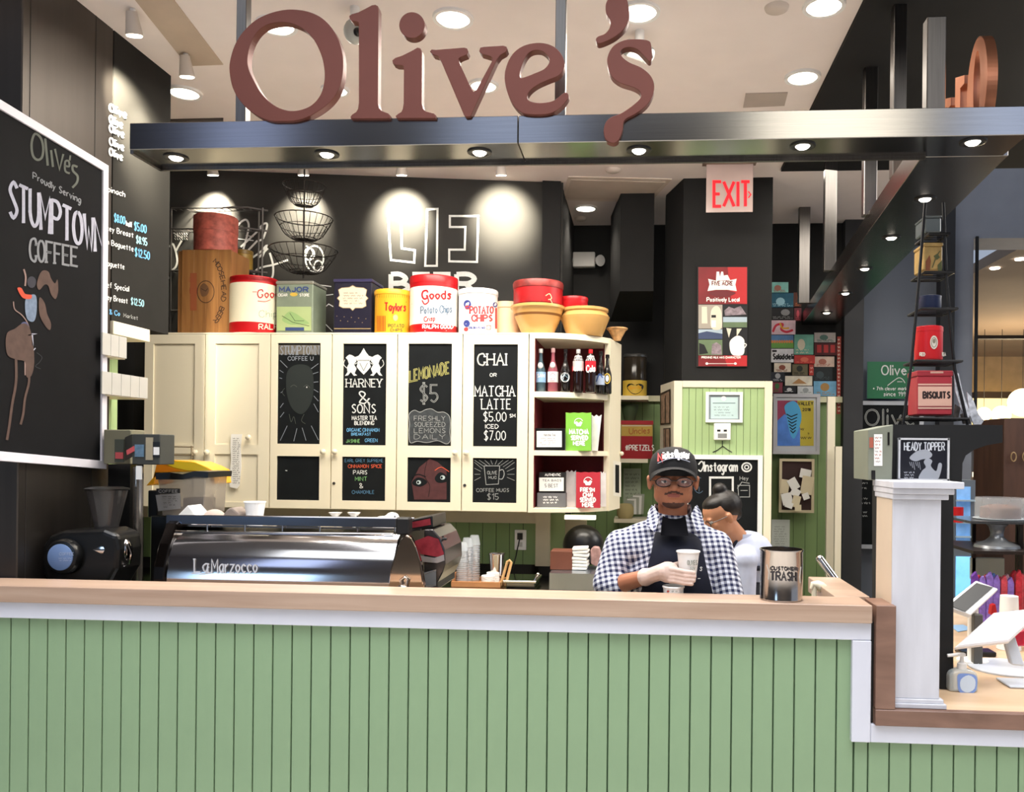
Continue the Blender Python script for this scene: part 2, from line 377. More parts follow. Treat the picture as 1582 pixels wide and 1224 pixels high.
paper = mat('paper', 'eeece6', .8, var=.03); glass = mat('clear_glass', 'ffffff', .03, alpha=.22, var=0)
clearp = mat('clear_plastic', 'e6ecf2', .12, alpha=.35, var=.03)
greyp = mat('grey_blue_paint', '6d7480', .7, var=.05, scale=2); floor_m = mat('floor_tile', 'd2cabf', .5, var=.1)
lampm = mat('lamp_glow', 'ffffff', .5, emit='fff4e4', es=9.); lampw = mat('warm_lamp_glow', 'fff0d0', .5, emit='ffdca0', es=7.)
tan = mat('tan_enamel', 'd8b070', .45, var=.05)
# ================================================================ structure
CZ = 3.43
mb = MB(); mb.box(-9, 8, -5.2, 16, -.1, 0); struct(mb, 'floor', floor_m)
mb = MB(); mb.box(-3.3, -.62, 2.6, 5.9, CZ, CZ+.1); mb.box(-.62, .87, 2.6, 5.5, CZ, CZ+.1); mb.box(-.62, 1.92, 5.5, 7.5, CZ, CZ+.1)
struct(mb, 'ceiling', ceil_m)
mb = MB(); mb.box(.872, 3.3, 2.45, 5.45, CZ-.02, CZ+.3); struct(mb, 'trim_ceiling_bulkhead', black_m)
hm = mat('hall_dark_wall', '7e7774', .8, var=.1)
mb = MB(); mb.box(-9, 9, -5.2, -5.1, 0, 7); struct(mb, 'wall_hall_opposite', hm)
mb = MB(); mb.box(-9.1, -9, -5.2, 3, 0, 7); mb.box(-9, -3.3, 2.98, 3.1, 0, 7); struct(mb, 'wall_hall_left', hm)
mb = MB(); mb.box(-9, 9, -5.2, 2.4, 7, 7.1); struct(mb, 'ceiling_hall_front', hm)
# main chalk wall at the back, slightly angled
bl, br = Vector((-3.5, 5.224, 0)), Vector((-.545, 5.675, 0))
d = (br-bl).normalized(); nb = Vector((d.y, -d.x, 0))
backP = planeG(br, nb)
mb = MB(); mb.prism([bl, br, br-nb*.12, bl-nb*.12], (0, 0, CZ)); back = struct(mb, 'wall_back', chalkwall_m)
e0 = backP(838, 400); e1 = backP(866, 400)
mb = MB(); mb.prism([Vector((e0.x, e0.y-.03, 0)), Vector((e1.x, e1.y-.03, 0)), Vector((e1.x, 6.9, 0)), Vector((e1.x-.08, 6.9, 0)), Vector((e0.x, e0.y+.0, 0))], (0, 0, CZ)); struct(mb, 'wall_back_pilaster', black_m, fix=True)
# hanging chalk menu wall on the left
mb = MB(); mb.box(-2.46, -2.32, 3.525, 3.97, 2.16, CZ); struct(mb, 'wall_left', mat('menu_wall_paint', '2b2a28', .85, spec=.1, var=.12, scale=3))
mb = MB(); mb.box(-3.4, -3.3, 2.6, 5.4, 0, CZ); mb.box(-3.4, -3.1, 3.4, 3.5, 0, CZ); struct(mb, 'wall_left_side', black_m)
# rear right black wall + green board below
mb = MB(); mb.box(e1.x, W(1303, 500, 6.75).x, 6.75, 6.87, 0, CZ); struct(mb, 'wall_rear', black_m)
# pillar
PY = 5.62
px0, px1 = W(1055, 400, PY).x, W(1193, 400, PY).x; xl = W(1028, 400, 5.98).x
mb = MB(); mb.prism([(px0, PY, 0), (px1, PY, 0), (px1, 6.1, 0), (xl, 6.1, 0), (xl, 5.98, 0)], (0, 0, CZ)); struct(mb, 'wall_pillar', black_m, fix=True)
# black hanging duct
mb = MB(); a = W(958, 400, 5.9); b_ = W(1010, 400, 5.9); zt = CZ; zb = W(980, 450, 5.9).z
mb.prism([(a.x, 5.9, zb), (b_.x, 5.9, zb), (b_.x, 5.9, zt), (a.x, 5.9, zt)], (0, .0, 0)) if 0 else None
a2 = W(941, 455, 6.3)
mb.add([(a.x, 5.9, zb), (b_.x, 5.9, zb), (b_.x, 6.5, zb-.12), (a2.x, 6.5, zb-.12), (a.x, 5.9, zt), (b_.x, 5.9, zt), (b_.x, 6.5, zt), (a2.x, 6.5, zt)], [(0,3,2,1),(4,5,6,7),(0,1,5,4),(1,2,6,5),(2,3,7,6),(3,0,4,7)])
struct(mb, 'trim_duct', black_m)
# grey column wall at right + retail hall
GY = 7.0
mb = MB(); mb.pbox(1304, 100, 1334, 1000, GY-.35, .3); struct(mb, 'trim_column_dark', mat('charcoal_paint', '2f3033', .7))
mb = MB(); mb.box(W(1334, 0, GY).x, W(1458, 0, GY).x, GY, GY+.4, 0, 4.2); struct(mb, 'wall_column', greyp)
mb = MB(); mb.box(W(1458, 0, GY-.1).x, W(1480, 0, GY-.1).x, GY-.1, GY+.3, 0, 4.2); struct(mb, 'trim_column_edge', mat('charcoal_paint', '2f3033'))
mb = MB(); mb.box(W(1480, 0, GY).x, W(1508, 0, GY).x, GY, GY+.4, 0, 5); mb.box(W(1508, 0, GY).x, 5.5, GY, GY+.4, W(1545, 368, GY).z, 5.4); struct(mb, 'wall_hall', mat('hall_grey_paint', '8a8f9a', .7, var=.05))
mb = MB(); mb.box(W(1507, 500, GY-.02).x, W(1511, 500, GY-.02).x, GY-.02, GY, W(1509, 650, GY).z, W(1509, 366, GY).z); struct(mb, 'trim_hall_seam', blackm)
mb = MB(); mb.box(3.3, 9, 7.5, 16, 3.44, 3.54); struct(mb, 'ceiling_hall', mat('hall_ceiling', '8d7a68', .8, var=.05, scale=2))
mb = MB(); mb.box(3, 11, 15.9, 16, 0, 3.5); struct(mb, 'wall_far', mat('far_warm_wall', 'c9ab85', .8, var=.1))
mb = MB(); mb.box(W(1490, 640, 15).x, W(1640, 640, 15).x, 15.3, 15.35, W(1545, 655, 15).z, W(1545, 610, 15).z); struct(mb, 'window_1', mat('lit_shop_front', 'f0e0a0', .5, emit='ffe6a0', es=1.3))
mb = MB(); mb.box(W(1505, 612, 14).x, W(1620, 612, 14).x, 13.9, 14.1, W(1545, 615, 14).z, W(1545, 606, 14).z); mb.box(W(1505, 520, 10).x, W(1620, 520, 10).x, 9.9, 10, W(1545, 525, 10).z, W(1545, 520, 10).z); struct(mb, 'trim_hall_beam', mat('dark_brown_beam', '4a3a2c', .7))
# steel column left
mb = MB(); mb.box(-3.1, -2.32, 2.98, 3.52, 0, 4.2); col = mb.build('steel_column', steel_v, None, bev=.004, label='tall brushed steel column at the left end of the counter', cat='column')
for q in (3.02, 3.40): mb = MB(); mb.box(-2.32, -2.3185, q, q+.003, .9, 4.1); mb.build('seam', mat('seam_dark', '3b3836', .5, .6), col)
# ---- ceiling fittings
def ceil_pt(px, py): return WZ(px, py, CZ)
dl = [(285, 142, .085, 'round recessed downlight above the left end of the steel canopy beam'), (428, 38, .085, 'round recessed downlight seen through the big first copper letter'),
      (700, 27, .085, 'round recessed downlight high between the copper letters i and v'), (518, 138, .07, 'round recessed downlight just right of the big first copper letter'),
      (747, 131, .075, 'round recessed downlight behind the copper letter v'), (988, 17, .085, 'round recessed downlight beside the copper apostrophe'),
      (1240, 118, .085, 'round recessed downlight beside the ceiling vent near the black bulkhead'), (1273, 8, .085, 'round recessed downlight at the top edge near the black bulkhead'),
      (905, 321, .085, 'round recessed downlight over the rear passage by the black duct')]
for px, py, r, lb in dl:
    c = ceil_pt(px, py); t = thing('recessed_downlight', lb, 'downlight', (c.x, c.y, CZ-.012), 'ceiling downlights')
    mb = MB(); mb.lathe((c.x, c.y, CZ-.012), [(r*.82, 0), (r, 0), (r*1.02, .012), (r*.82, .012)], 28, caps=False); mb.build('trim_ring', wht, t)
    mb = MB(); mb.cyl((c.x, c.y, CZ-.008), r*.82, .006, 28); mb.build('lens', lampm, t)
    spot('downlight_beam', (c.x, c.y, CZ-.03), (c.x, c.y+.01, 0), 26, (1, .9, .76), 130, .8, r)
def ceil_box(pts, th, name, m, parent=None, **k):
    P = [ceil_pt(*p) for p in pts]; mb = MB(); mb.prism([Vector((p.x, p.y, CZ-th)) for p in P], (0, 0, th)); return mb.build(name, m, parent, fix=True, **k)
ceil_box([(1152, 144), (1217, 142), (1212, 162), (1148, 165)], .006, 'ceiling_vent', mat('vent_grey', 'b5aba2', .6), label='flat grey rectangular ceiling vent behind the canopy', cat='vent')
vt = ceil_box([(878, 272), (1038, 276), (1004, 312), (868, 308)], .006, 'access_panel', mat('panel_white', 'ded2c6', .8), label='large rectangular ceiling access panel in front of the black duct', cat='access panel')
ceil_box([(882, 276), (1028, 280), (998, 309), (873, 305)], .009, 'panel_face', mat('panel_face', 'cfc3b6', .8), vt)
ceil_box([(262, 184), (345, 182), (345, 190), (262, 191)], .01, 'ceiling_vent', mat('dark_vent', '55504b', .6), label='narrow dark slot vent above the left end of the canopy beam', cat='vent')
for px, py, lb in ((1200, 11, 'small round ceiling sensor left of the topmost right downlight'), (947, 262, 'small round ceiling sensor just behind the canopy right of the letter s'), (897, 337, 'small round ceiling sensor over the rear passage')):
    c = ceil_pt(px, py); mb = MB(); mb.lathe((c.x, c.y, CZ-.02), [(.03, 0), (.045, .008), (.05, .02)], 20); mb.build('ceiling_sensor', mat('sensor_grey', 'cfc4ba', .6), label=lb, cat='sensor')
# recessed track with two spots on the left
P = [ceil_pt(*p) for p in ((208, 0), (262, 2), (345, 99), (283, 101))]
trk = ceil_box([(200, -12), (262, -10), (345, 99), (290, 101)], .004, 'light_track_recess', mat('track_tan', 'bfae9c', .7), label='long tan recessed lighting slot in the ceiling at upper left', cat='light fitting')
def spotlight(px, py, aim, lb, power, size=.045, k=1., grp='track spotlights', ang=62):
    c = ceil_pt(px, py); t = thing('spotlight', lb, 'spotlight', (c.x, c.y, CZ-.16*k), grp)
    mb = MB(); mb.cyl((c.x, c.y, CZ-.05*k), .012, .05*k, 10); mb.build('stem', wht, t)
    dirv = (Vector(aim)-Vector((c.x, c.y, CZ-.1*k))).normalized(); p = Vector((c.x, c.y, CZ-.07*k))
    if k < 1: dirv = Vector((0, .25, -1)).normalized()
    mb = MB(); mb.tube([p-dirv*.05*k, p+dirv*.08*k], [size*.7, size*1.15], 20); mb.build('lamp_head', mat('spot_grey', 'c8c0b8', .5), t)
    q = p+dirv*.082*k; mb = MB(); mb.tube([q, q+dirv*.003], size*1.0, 20); mb.build('lens', lampm, t)
    spot('spot_beam', q+dirv*.02, aim, power, (1, .9, .7), ang, .9, .02)
for px, lb, pw_ in ((468, 'small grey ceiling spotlight above the tiered wire baskets', 90), (620, 'small grey ceiling spotlight aimed at the chalk letter L', 170), (774, 'small grey ceiling spotlight aimed right of the chalk drawing', 170), (328, 'small grey ceiling spotlight over the wire rack', 150)):
    spotlight(px, 250, backP(px+3, 335), lb, pw_, .032, .55, ang=74)
spotlight(287, 82, (-2.32, 3.72, 3.0), 'tilted grey spotlight at the near end of the tan ceiling slot', 60, .03, .7, ang=50)
spotlight(205, 14, (-2.32, 3.62, 3.1), 'tilted grey spotlight at the far upper left of the ceiling slot', 260, .03, .7, ang=56)
# security cameras
for px, py, lb in ((548, 45, 'white dome security camera half hidden by the copper letter l'), (988, 80, 'white bullet security camera behind the copper letter s')):
    c = WZ(px, py, CZ-.09); t = thing('security_camera', lb, 'camera', (c.x, c.y, c.z))
    mb = MB(); mb.cyl((c.x, c.y, c.z), .02, .09, 12); mb.build('mount', wht, t)
    mb = MB(); mb.ell((c.x, c.y, c.z-.01), (.045, .045, .05)) if px < 600 else mb.tube([(c.x-.05, c.y+.02, c.z+.03), (c.x+.04, c.y-.05, c.z-.04)], .035, 14)
    mb.build('housing', mat('camera_grey', 'b9bdb8', .4), t)
    mb = MB(); q = (c.x+.025, c.y-.035, c.z-.03) if px < 600 else (c.x+.043, c.y-.054, c.z-.043); mb.ell(q, .018, 10, 8); mb.build('camera_lens', blackp, t)
# ================================================================ canopy
ZB, ZT = 2.63, 2.722
cn = thing('steel_canopy', 'brushed steel canopy beam over the counter, turning back along the right side', 'canopy', (-.2, 2.87, ZB))
xL = W(200, 213, 2.78).x
i0, i1, o0, o1 = (.952, 2.97), (1.27, 6.95), (1.225, 2.78), (1.54, 6.95)
mb = MB(); mb.prism([(xL, 2.78, ZB), (W(800, 200, 2.78).x, 2.78, ZB), (W(800, 200, 2.78).x, 2.97, ZB), (xL, 2.97, ZB)], (0, 0, ZT-ZB))
mb.build('front_beam', steel, cn, bev=.002, fix=True)
mb = MB(); mb.prism([(W(800, 200, 2.78).x+.0015, 2.78, ZB), (1.222, 2.78, ZB), (1.222, 2.97, ZB), (W(800, 200, 2.78).x+.0015, 2.97, ZB)], (0, 0, ZT-ZB)); mb.build('front_beam', steel, cn, bev=.002, fix=True)
mb = MB(); mb.prism([(i0[0], 2.972, ZB), (1.24, 2.972, ZB), (o1[0], o1[1], ZB), (i1[0], i1[1], ZB)], (0, 0, ZT-ZB)); mb.build('side_beam', mat('side_beam_steel', '7a7672', .22, 1, stretch=(1, 1, 40)), cn, bev=.002, fix=True)
mb = MB(); mb.box(xL, xL+.012, 2.785, 2.965, ZB-.012, ZB+.0); mb.box(xL, .96, 2.955, 2.967, ZB-.012, ZB+.0); mb.build('edge_lip', dsteel, cn)
for px, py0 in ((374, 0), (866, 0)):
    x = W(px, 100, 2.87).x; mb = MB(); mb.box(x-.018, x+.018, 2.86, 2.9, ZT, 4.2); mb.build('hanger_post', dsteel, cn, bev=.002)
for px, Y in ((1447, 3.05), (1391, 3.45), (1347, 4.0), (1345, 4.0), (1286, 5.2), (1246, 6.3)):
    if px == 1345: continue
    x = W(px, 100, Y).x; hw = {1447: .033, 1391: .026, 1347: .03, 1286: .036, 1246: .04}[px]
    mb = MB(); mb.box(x-hw, x+hw, Y, Y+.05, ZT, W(px, 25, Y).z if px == 1447 else 4.0); mb.build('hanger_post', dsteel, cn, bev=.003)
lowp = [((272, 243), 'left end'), ((505, 238), 'second'), ((741, 235), 'third'), ((987, 232), 'fourth'), ((1240, 225), 'fifth')]
nm = ['below the open left end of the canopy front', 'below the first big copper letter of the canopy', 'below the copper letter v', 'just right of the copper s tail', 'in the canopy front near the exit sign']
side = [(1503, 219), (1429, 307), (1377, 367), (1336, 415), (1306, 453), (1277, 483), (1257, 508)]
sn = ['at the front right corner of the canopy', 'brightest one in the canopy side arm, next to the corner', 'dim second one behind the corner in the canopy side arm', 'dim third one behind the corner in the canopy side arm', 'fourth one behind the corner in the canopy side arm', 'next to last one in the canopy side arm', 'smallest and farthest one in the canopy side arm']
for i, (px, py) in enumerate([p[0] for p in lowp]+side):
    c = WZ(px, py, ZB); r = .032
    t = thing('canopy_spotlight', 'small round recessed spotlight '+(nm[i] if i < 5 else sn[i-5]), 'spotlight', (c.x, c.y, ZB-.008), 'canopy spotlights')
    mb = MB(); mb.lathe((c.x, c.y, ZB-.006), [(r*.75, .004), (r*1.0, 0), (r*1.3, .002), (r*1.35, .006), (r*.75, .0055)], 24, caps=False); mb.build('trim_ring', blackp, t)
    mb = MB(); mb.lathe((c.x, c.y, ZB-.012), [(.0, 0), (r*.5, .002), (r*.74, .009)], 20); mb.build('lens', lampm if i not in (7, 8) else mat('dim_lamp', 'fff', .5, emit='fff0dd', es=3.) if 0 else lampm, t)
    spot('canopy_beam', (c.x, c.y, ZB-.03), (c.x, c.y+.02, 0), 9, (1, .93, .84), 95, .8, .02)
# ---- copper letters
sg = thing('shop_sign', 'large brown copper serif letters standing on the front canopy beam', 'sign', (W(680, 180, 2.79).x, 2.79, ZT))
LY, LD = 2.765, .035
def Zc(pts): return pts
def letter(polys, **k): return shape3d(polys, LY, LD, 'letter', copper, sg, **k)
def circ(cx, cy, rx, ry, n=48, a=0, s=2.):
    out = []
    for i in range(n):
        t = 2*PI*i/n; x = rx*math.cos(t); y = ry*math.sin(t); out.append((cx+x*math.cos(a)-y*math.sin(a), cy+x*math.sin(a)+y*math.cos(a)))
    return out
def z7(pts, ox, oy, s): return [(ox+p[0]/s, oy+p[1]/s) for p in pts]
O_out = z7(cat_rom([(65,460),(80,370),(110,290),(160,215),(240,140),(330,95),(430,70),(520,68),(610,85),(690,125),(755,190),(800,270),(828,370),(832,460),(822,540),(795,620),(745,690),(670,750),(590,792),(510,815),(420,820),(330,815),(240,775),(170,720),(115,650),(80,570)], True, 4), 340, 0, 4.394)
O_in = z7(cat_rom([(182,420),(190,345),(215,270),(260,205),(320,165),(400,148),(480,155),(560,190),(625,250),(670,325),(700,410),(712,500),(705,580),(680,650),(630,710),(560,745),(480,755),(400,735),(330,690),(270,625),(225,545),(195,480)], True, 4), 340, 0, 4.394)
letter([O_out, O_in])
letter([z7([(880,108),(895,98),(940,85),(985,62),(1030,38),(1052,34),(1068,42),(1072,60),(1068,700),(1075,735),(1095,755),(1140,772),(1152,785),(1148,800),(1100,802),(890,802),(888,792),(900,778),(925,762),(938,740),(944,700),(944,165),(940,150),(925,142),(895,140),(883,128)], 340, 0, 4.394)])
letter([z7([(1172,410),(1190,395),(1240,378),(1300,348),(1340,325),(1358,330),(1367,350),(1365,700),(1375,740),(1395,758),(1450,772),(1463,785),(1460,800),(1200,800),(1194,788),(1210,774),(1232,762),(1243,738),(1248,700),(1250,480),(1248,450),(1235,440),(1195,438),(1175,428)], 340, 0, 4.394)])
letter([circ(340+1302/4.394, 170/4.394, 19, 19.5)])
letter([z7([(22,348),(30,338),(60,340),(250,325),(268,330),(276,350),(268,368),(225,385),(210,398),(212,420),(300,610),(315,626),(335,612),(440,420),(445,395),(430,380),(370,362),(356,345),(362,325),(385,320),(515,312),(535,318),(542,335),(530,352),(495,372),(470,405),(300,770),(290,788),(262,790),(250,775),(95,410),(75,378),(40,368)], 660, 0, 4.394)])
e_out = z7(cat_rom([(745,293),(830,305),(890,345),(925,405),(925,460),(890,510),(820,540),(745,575),(695,615),(675,655),(690,685),(740,700),(810,698),(860,685),(895,660),(925,635),(948,632),(957,655),(930,700),(880,745),(820,770),(720,775),(640,760),(580,700),(545,620),(528,530),(540,450),(580,370),(650,315)], True, 4), 660, 0, 4.394)
e_in = z7(cat_rom([(722,340),(770,340),(805,362),(830,395),(828,430),(795,470),(730,500),(665,525),(632,530),(624,505),(632,465),(655,405),(685,360)], True, 4), 660, 0, 4.394)
letter([e_out, e_in])
letter([z7(cat_rom([(1290,-40),(1345,-15),(1365,50),(1368,115),(1345,180),(1290,235),(1225,272),(1165,292),(1148,270),(1160,250),(1205,232),(1235,200),(1248,160),(1240,125),(1218,90),(1215,30),(1240,-15)], True, 4), 660, 0, 4.394)])
letter([z7(cat_rom([(1430,268),(1500,278),(1518,310),(1523,390),(1508,412),(1480,385),(1430,335),(1380,318),(1335,325),(1310,350),(1320,385),(1370,425),(1450,460),(1510,510),(1537,570),(1530,640),(1490,710),(1420,765),(1355,800),(1330,830),(1325,880),(1300,945),(1262,968),(1215,945),(1200,890),(1215,830),(1255,795),(1320,770),(1400,715),(1450,665),(1445,620),(1400,590),(1310,560),(1250,510),(1225,430),(1232,370),(1270,310),(1340,275)], True, 4), 660, 0, 4.394)])
# side sign letters, seen edge-on on the side beam
sg2 = thing('side_shop_sign', 'bright copper letters seen nearly edge-on along the canopy side arm', 'sign', (1.24, 3.3, ZT))
def sidex(y): return 1.225+.075*(y-2.78)
def ring_side(y0, y1, z0, z1, r, t_):
    mb = MB(); pts_o = []; n = 72; yc = (y0+y1)/2; zc = (z0+z1)/2
    vs_ = []; fs = []
    for i in range(n):
        a = 2*PI*i/n
        for (k, xo) in ((1, 0), (1, t_), (0, t_), (0, 0)):
            ry = (y1-y0)/2-(0 if k else r*1.3); rz = (z1-z0)/2-(0 if k else r*.8)
            y = yc+ry*math.cos(a); vs_.append((sidex(y)-.095+xo, y, zc+rz*math.sin(a)))
    for i in range(n):
        for j in range(4):
            fs.append((i*4+j, i*4+(j+1) % 4, ((i+1) % n)*4+(j+1) % 4, ((i+1) % n)*4+j))
    mb.add(vs_, fs, 0, False); return mb
zO = WX(1515, 55, 1.25).z
ring_side(2.90, 3.12, ZT, ZT+.33, .055, .035).build('letter', copper2, sg2, fix=True)
for y0, y1, h in ((3.19, 3.25, .30), (3.36, 3.42, .29)):
    mb = MB(); x = sidex(y0)-.095; mb.prism([(x, y0-.03, ZT), (x, y1+.03, ZT), (x, y1+.03, ZT+.02), (x, y1, ZT+.04), (x, y1, ZT+h), (x, y0-.03, ZT+h-.03), (x, y0-.03, ZT+h-.06), (x, y0+.01, ZT+h-.06), (x, y0+.01, ZT+.04), (x, y0-.03, ZT+.02)], (.035, 0, 0)); mb.build('letter', copper2, sg2, fix=True)
# ================================================================ front counter
LZ = W(700, 921, 2.80).z             # ledge top
LB = W(700, 948, 2.80).z; TB = W(700, 973, 2.815).z
CZT = W(1450, 1100, 2.80).z          # lower counter top
CZB = W(1450, 1125, 2.80).z; CTB = W(1450, 1151, 2.815).z
xe = W(1345, 1100, 2.815).x; xi = W(1316, 1050, 2.815).x
bc = thing('bar_counter', 'long counter front of vertical green boards with white trim', 'counter', (-.6, 3.0, 0))
mb = MB(); mb.box(-3.2, xe-.005, 2.845, 2.95, 0, LB-.002); mb.box(xe-.005, 3.4, 2.845, 2.95, 0, CZB-.002); mb.build('core', groove, bc)
pw = .0685; x = xi - pw*60
xs_ = []
ax = xi
base = xi-.045
i = 0
while True:
    x0 = base-(i+1)*pw; 
    if x0 < -3.2: break
    xs_.append((x0, x0+pw, TB)); i += 1
xs_.append((base, xi+.012, TB))
i = 0; b0 = xi+.006
xs_.append((xi+.013, W(1341, 1190, 2.83).x, CTB)); b0 = xs_[-1][1]
while b0 < 2.2: xs_.append((b0, b0+pw, CTB)); b0 += pw
pl = {}
for (x0, x1, zt) in xs_:
    mb = MB(); mb.box(x0+.0022, x1-.0022, 2.832, 2.846, .0, zt+.01); mb.build('plank', green, bc, bev=.0018)
mb = MB(); mb.box(-3.2, xe, 2.815, 2.845, TB, LB); mb.build('trim_board', white, bc, bev=.002)
mb = MB(); mb.box(xi, xe, 2.812, 2.845, CTB, TB-.001); mb.build('trim_board', white, bc, bev=.002)
mb = MB(); mb.box(xe+.001, 3.4, 2.815, 2.845, CTB, CZB); mb.build('trim_board', white, bc, bev=.002)
bt = thing('maple_ledge', 'raised pale maple bar ledge running along the counter', 'bar top', (-.6, 2.88, LB))
xr = W(1348, 950, 2.80).x
mb = MB(); mb.box(-3.2, xr, 2.80, 2.965, LB, LZ); mb.build('ledge', lwood, bt, bev=.0025)
xa, xb = W(1302, 905, 3.3).x, xr+.03
mb = MB(); mb.box(xr-.085, xr+.035, 2.967, 3.42, LB, LZ+.002); mb.build('ledge_return', lwood, bt, bev=.002)
lc = thing('lower_counter', 'low checkout counter with brown walnut edges and a pale wooden top', 'counter', (1.9, 3.3, CZB))
mb = MB(); mb.box(xe+.012, 3.4, 2.80, 2.83, CZB, CZT); mb.build('front_edge', bwood, lc, bev=.002)
mb = MB(); mb.box(xe+.012, xe+.075, 2.802, 2.95, CZT+.001, LZ+.0005); mb.build('side_edge', bwood, lc, bev=.002)
mb = MB(); mb.box(xe+.001, xe+.0115, 2.83, 2.95, CZB, LB); mb.build('backing', blackm, lc)
mb = MB(); mb.box(xe+.012, 3.4, 2.831, 4.6, CZB, CZT); mb.build('worktop', twood, lc, bev=.001)
mb = MB(); mb.box(xe+.08, 3.4, 3.1, 4.5, 0, CZB-.001); mb.build('base_cabinet', cream, lc)
# inner work counters
ic = thing('work_counter', 'steel work counter behind the bar ledge under the espresso machine', 'counter', (-1.8, 3.3, 0))
mb = MB(); mb.box(-2.315, -.42, 2.966, 3.62, .93, .96); mb.build('worktop', steel, ic, bev=.002)
mb = MB(); mb.box(-2.315, -.44, 2.966, 3.58, 0, .929); mb.build('base_cabinet', cream, ic)
ic = thing('work_counter', 'narrow steel work counter in front of the man in the apron', 'counter', (.3, 3.0, 0))
mb = MB(); mb.box(-.41, xr-.09, 2.966, 3.045, .97, 1.0); mb.build('worktop', steel, ic, bev=.002)
mb = MB(); mb.box(-.41, xr-.09, 2.966, 3.03, 0, .969); mb.build('base_cabinet', cream, ic)
# white post
PYf = 2.835
pt = thing('display_post', 'square worn white painted wooden post with stepped cap on the lower counter', 'post', (W(1415, 1098, 2.9).x, 2.92, CZT))
xp0, xp1 = W(1378, 900, PYf).x, W(1453, 900, PYf).x; zc0 = W(1415, 772, PYf).z; zc1 = W(1415, 744, PYf).z
mb = MB(); mb.box(xp0, xp1, PYf, PYf+.19, CZT+.03, zc0); mb.build('shaft', postw, pt, bev=.002)
mb = MB(); mb.box(xp0-.001, xp0-.0002, PYf+.004, PYf+.186, CZT+.03, zc0); mb.build('side_board', mat('beige_side', 'cdbba6', .5, var=.04), pt)
mb = MB(); h = (zc1-zc0)
mb.box(xp0-.004, xp1+.02, PYf-.012, PYf+.20, zc0, zc0+h*.3); mb.box(xp0-.006, xp1+.035, PYf-.02, PYf+.21, zc0+h*.3, zc0+h*.62); mb.box(xp0-.008, xp1+.062, PYf-.03, PYf+.215, zc0+h*.62, zc1); mb.build('cap', postw, pt, bev=.002)
mb = MB(); mb.box(xp0-.002, xp1+.02, PYf-.012, PYf+.2, CZT+.001, CZT+.016); mb.box(xp0-.001, xp1+.012, PYf-.006, PYf+.195, CZT+.016, CZT+.03); mb.build('base_moulding', postw, pt, bev=.0015)
# black hutch behind the post
HYf = 3.07
poly = [(1376,656),(1549,657),(1549,684),(1525,688),(1505,695),(1492,704),(1487,716),(1486,745),(1473,760),(1473,1058),(1452,1058),(1452,1000),(1376,1000)]
P = [W(p[0], p[1], HYf) for p in poly]
for p in P:
    if p.z < CZT+.12: p.z = CZT+.001
P = [Vector((p.x, HYf, p.z)) for p in P]
mb = MB(); mb.prism(P, (0, .24, 0)); hut = mb.build('display_hutch', mat('matte_black_paint', '0e0f11', .7, var=.1), label='matte black display hutch with an arched bracket behind the white post', cat='cabinet', fix=True)
# grey electrical box on left of hutch
eb = thing('electrical_box', 'small grey electrical box with white label strip left of the black hutch', 'electrical box', W(1360, 745, 3.0))
xb0 = W(1341, 700, 3.02).x
mb = MB(); mb.add([W(1341,742,3.02), W(1378,742,3.02), W(1380,656,3.02), W(1341,664,3.02)]+[p+Vector((0,.2,0)) for p in (W(1341,742,3.02), W(1378,742,3.02), W(1380,656,3.02), W(1341,664,3.02))], [(0,1,2,3),(7,6,5,4),(0,4,5,1),(1,5,6,2),(2,6,7,3),(3,7,4,0)])
mb.build('housing', mat('box_grey_green', '7c8072', .5), eb, fix=True, bev=.002)
ik = Ink(planeY(3.02), .002); ik.rect(1350, 671, 1363, 720, 0); ik.rect(1343, 676, 1349, 692, 1); ik.rect(1346, 727, 1352, 741, 2); ik.rect(1371, 668, 1374, 688, 2); ik.scrib(1351, 674, 1362, 716, 8, 1, .7, 4); ik.build([paper, mat('red_print', 'a85a48', .6), blackp], eb, 'label_strip')
# framed black-and-white print
fr = thing('framed_print', 'black and white print in a thin silver frame on the black hutch', 'picture', W(1428, 742, 3.05))
mb = MB(); Yp = 3.052
for r in ((1388,677,1391,743),(1464,677,1467,743),(1388,677,1467,680),(1388,740,1467,743)): mb.pbox(*r, Yp, .015)
mb.build('frame', mat('silver_frame', 'd8dade', .4, .3), fr); mb = MB(); mb.pbox(1391, 680, 1464, 742, Yp+.006, .008); mb.build('print_sheet', mat('print_black', '141620', .4), fr)
ik = Ink(planeY(Yp+.006), .001); ik.text('HEADY TOPPER', 1397, 684, 1459, 696, 1.8, 0)
ik.fill([(1405,708),(1412,700),(1420,696),(1432,695),(1440,702),(1436,708),(1424,710),(1414,713)], 1, smooth=True); ik.fill([(1420,741),(1424,728),(1430,722),(1427,714),(1432,708),(1440,712),(1438,720),(1446,728),(1450,716),(1455,718),(1452,734),(1446,741)], 1, smooth=True)
for k in range(6): ik.line([(1405+k*3, 714), (1407+k*3, 720+k % 3*3)], .8, 1)
ik.scrib(1396, 728, 1415, 740, 3, 1, 1, 3); ik.build([mat('print_white', 'c8ccd2', .6), mat('print_grey', '9a9ea6', .6)], fr)
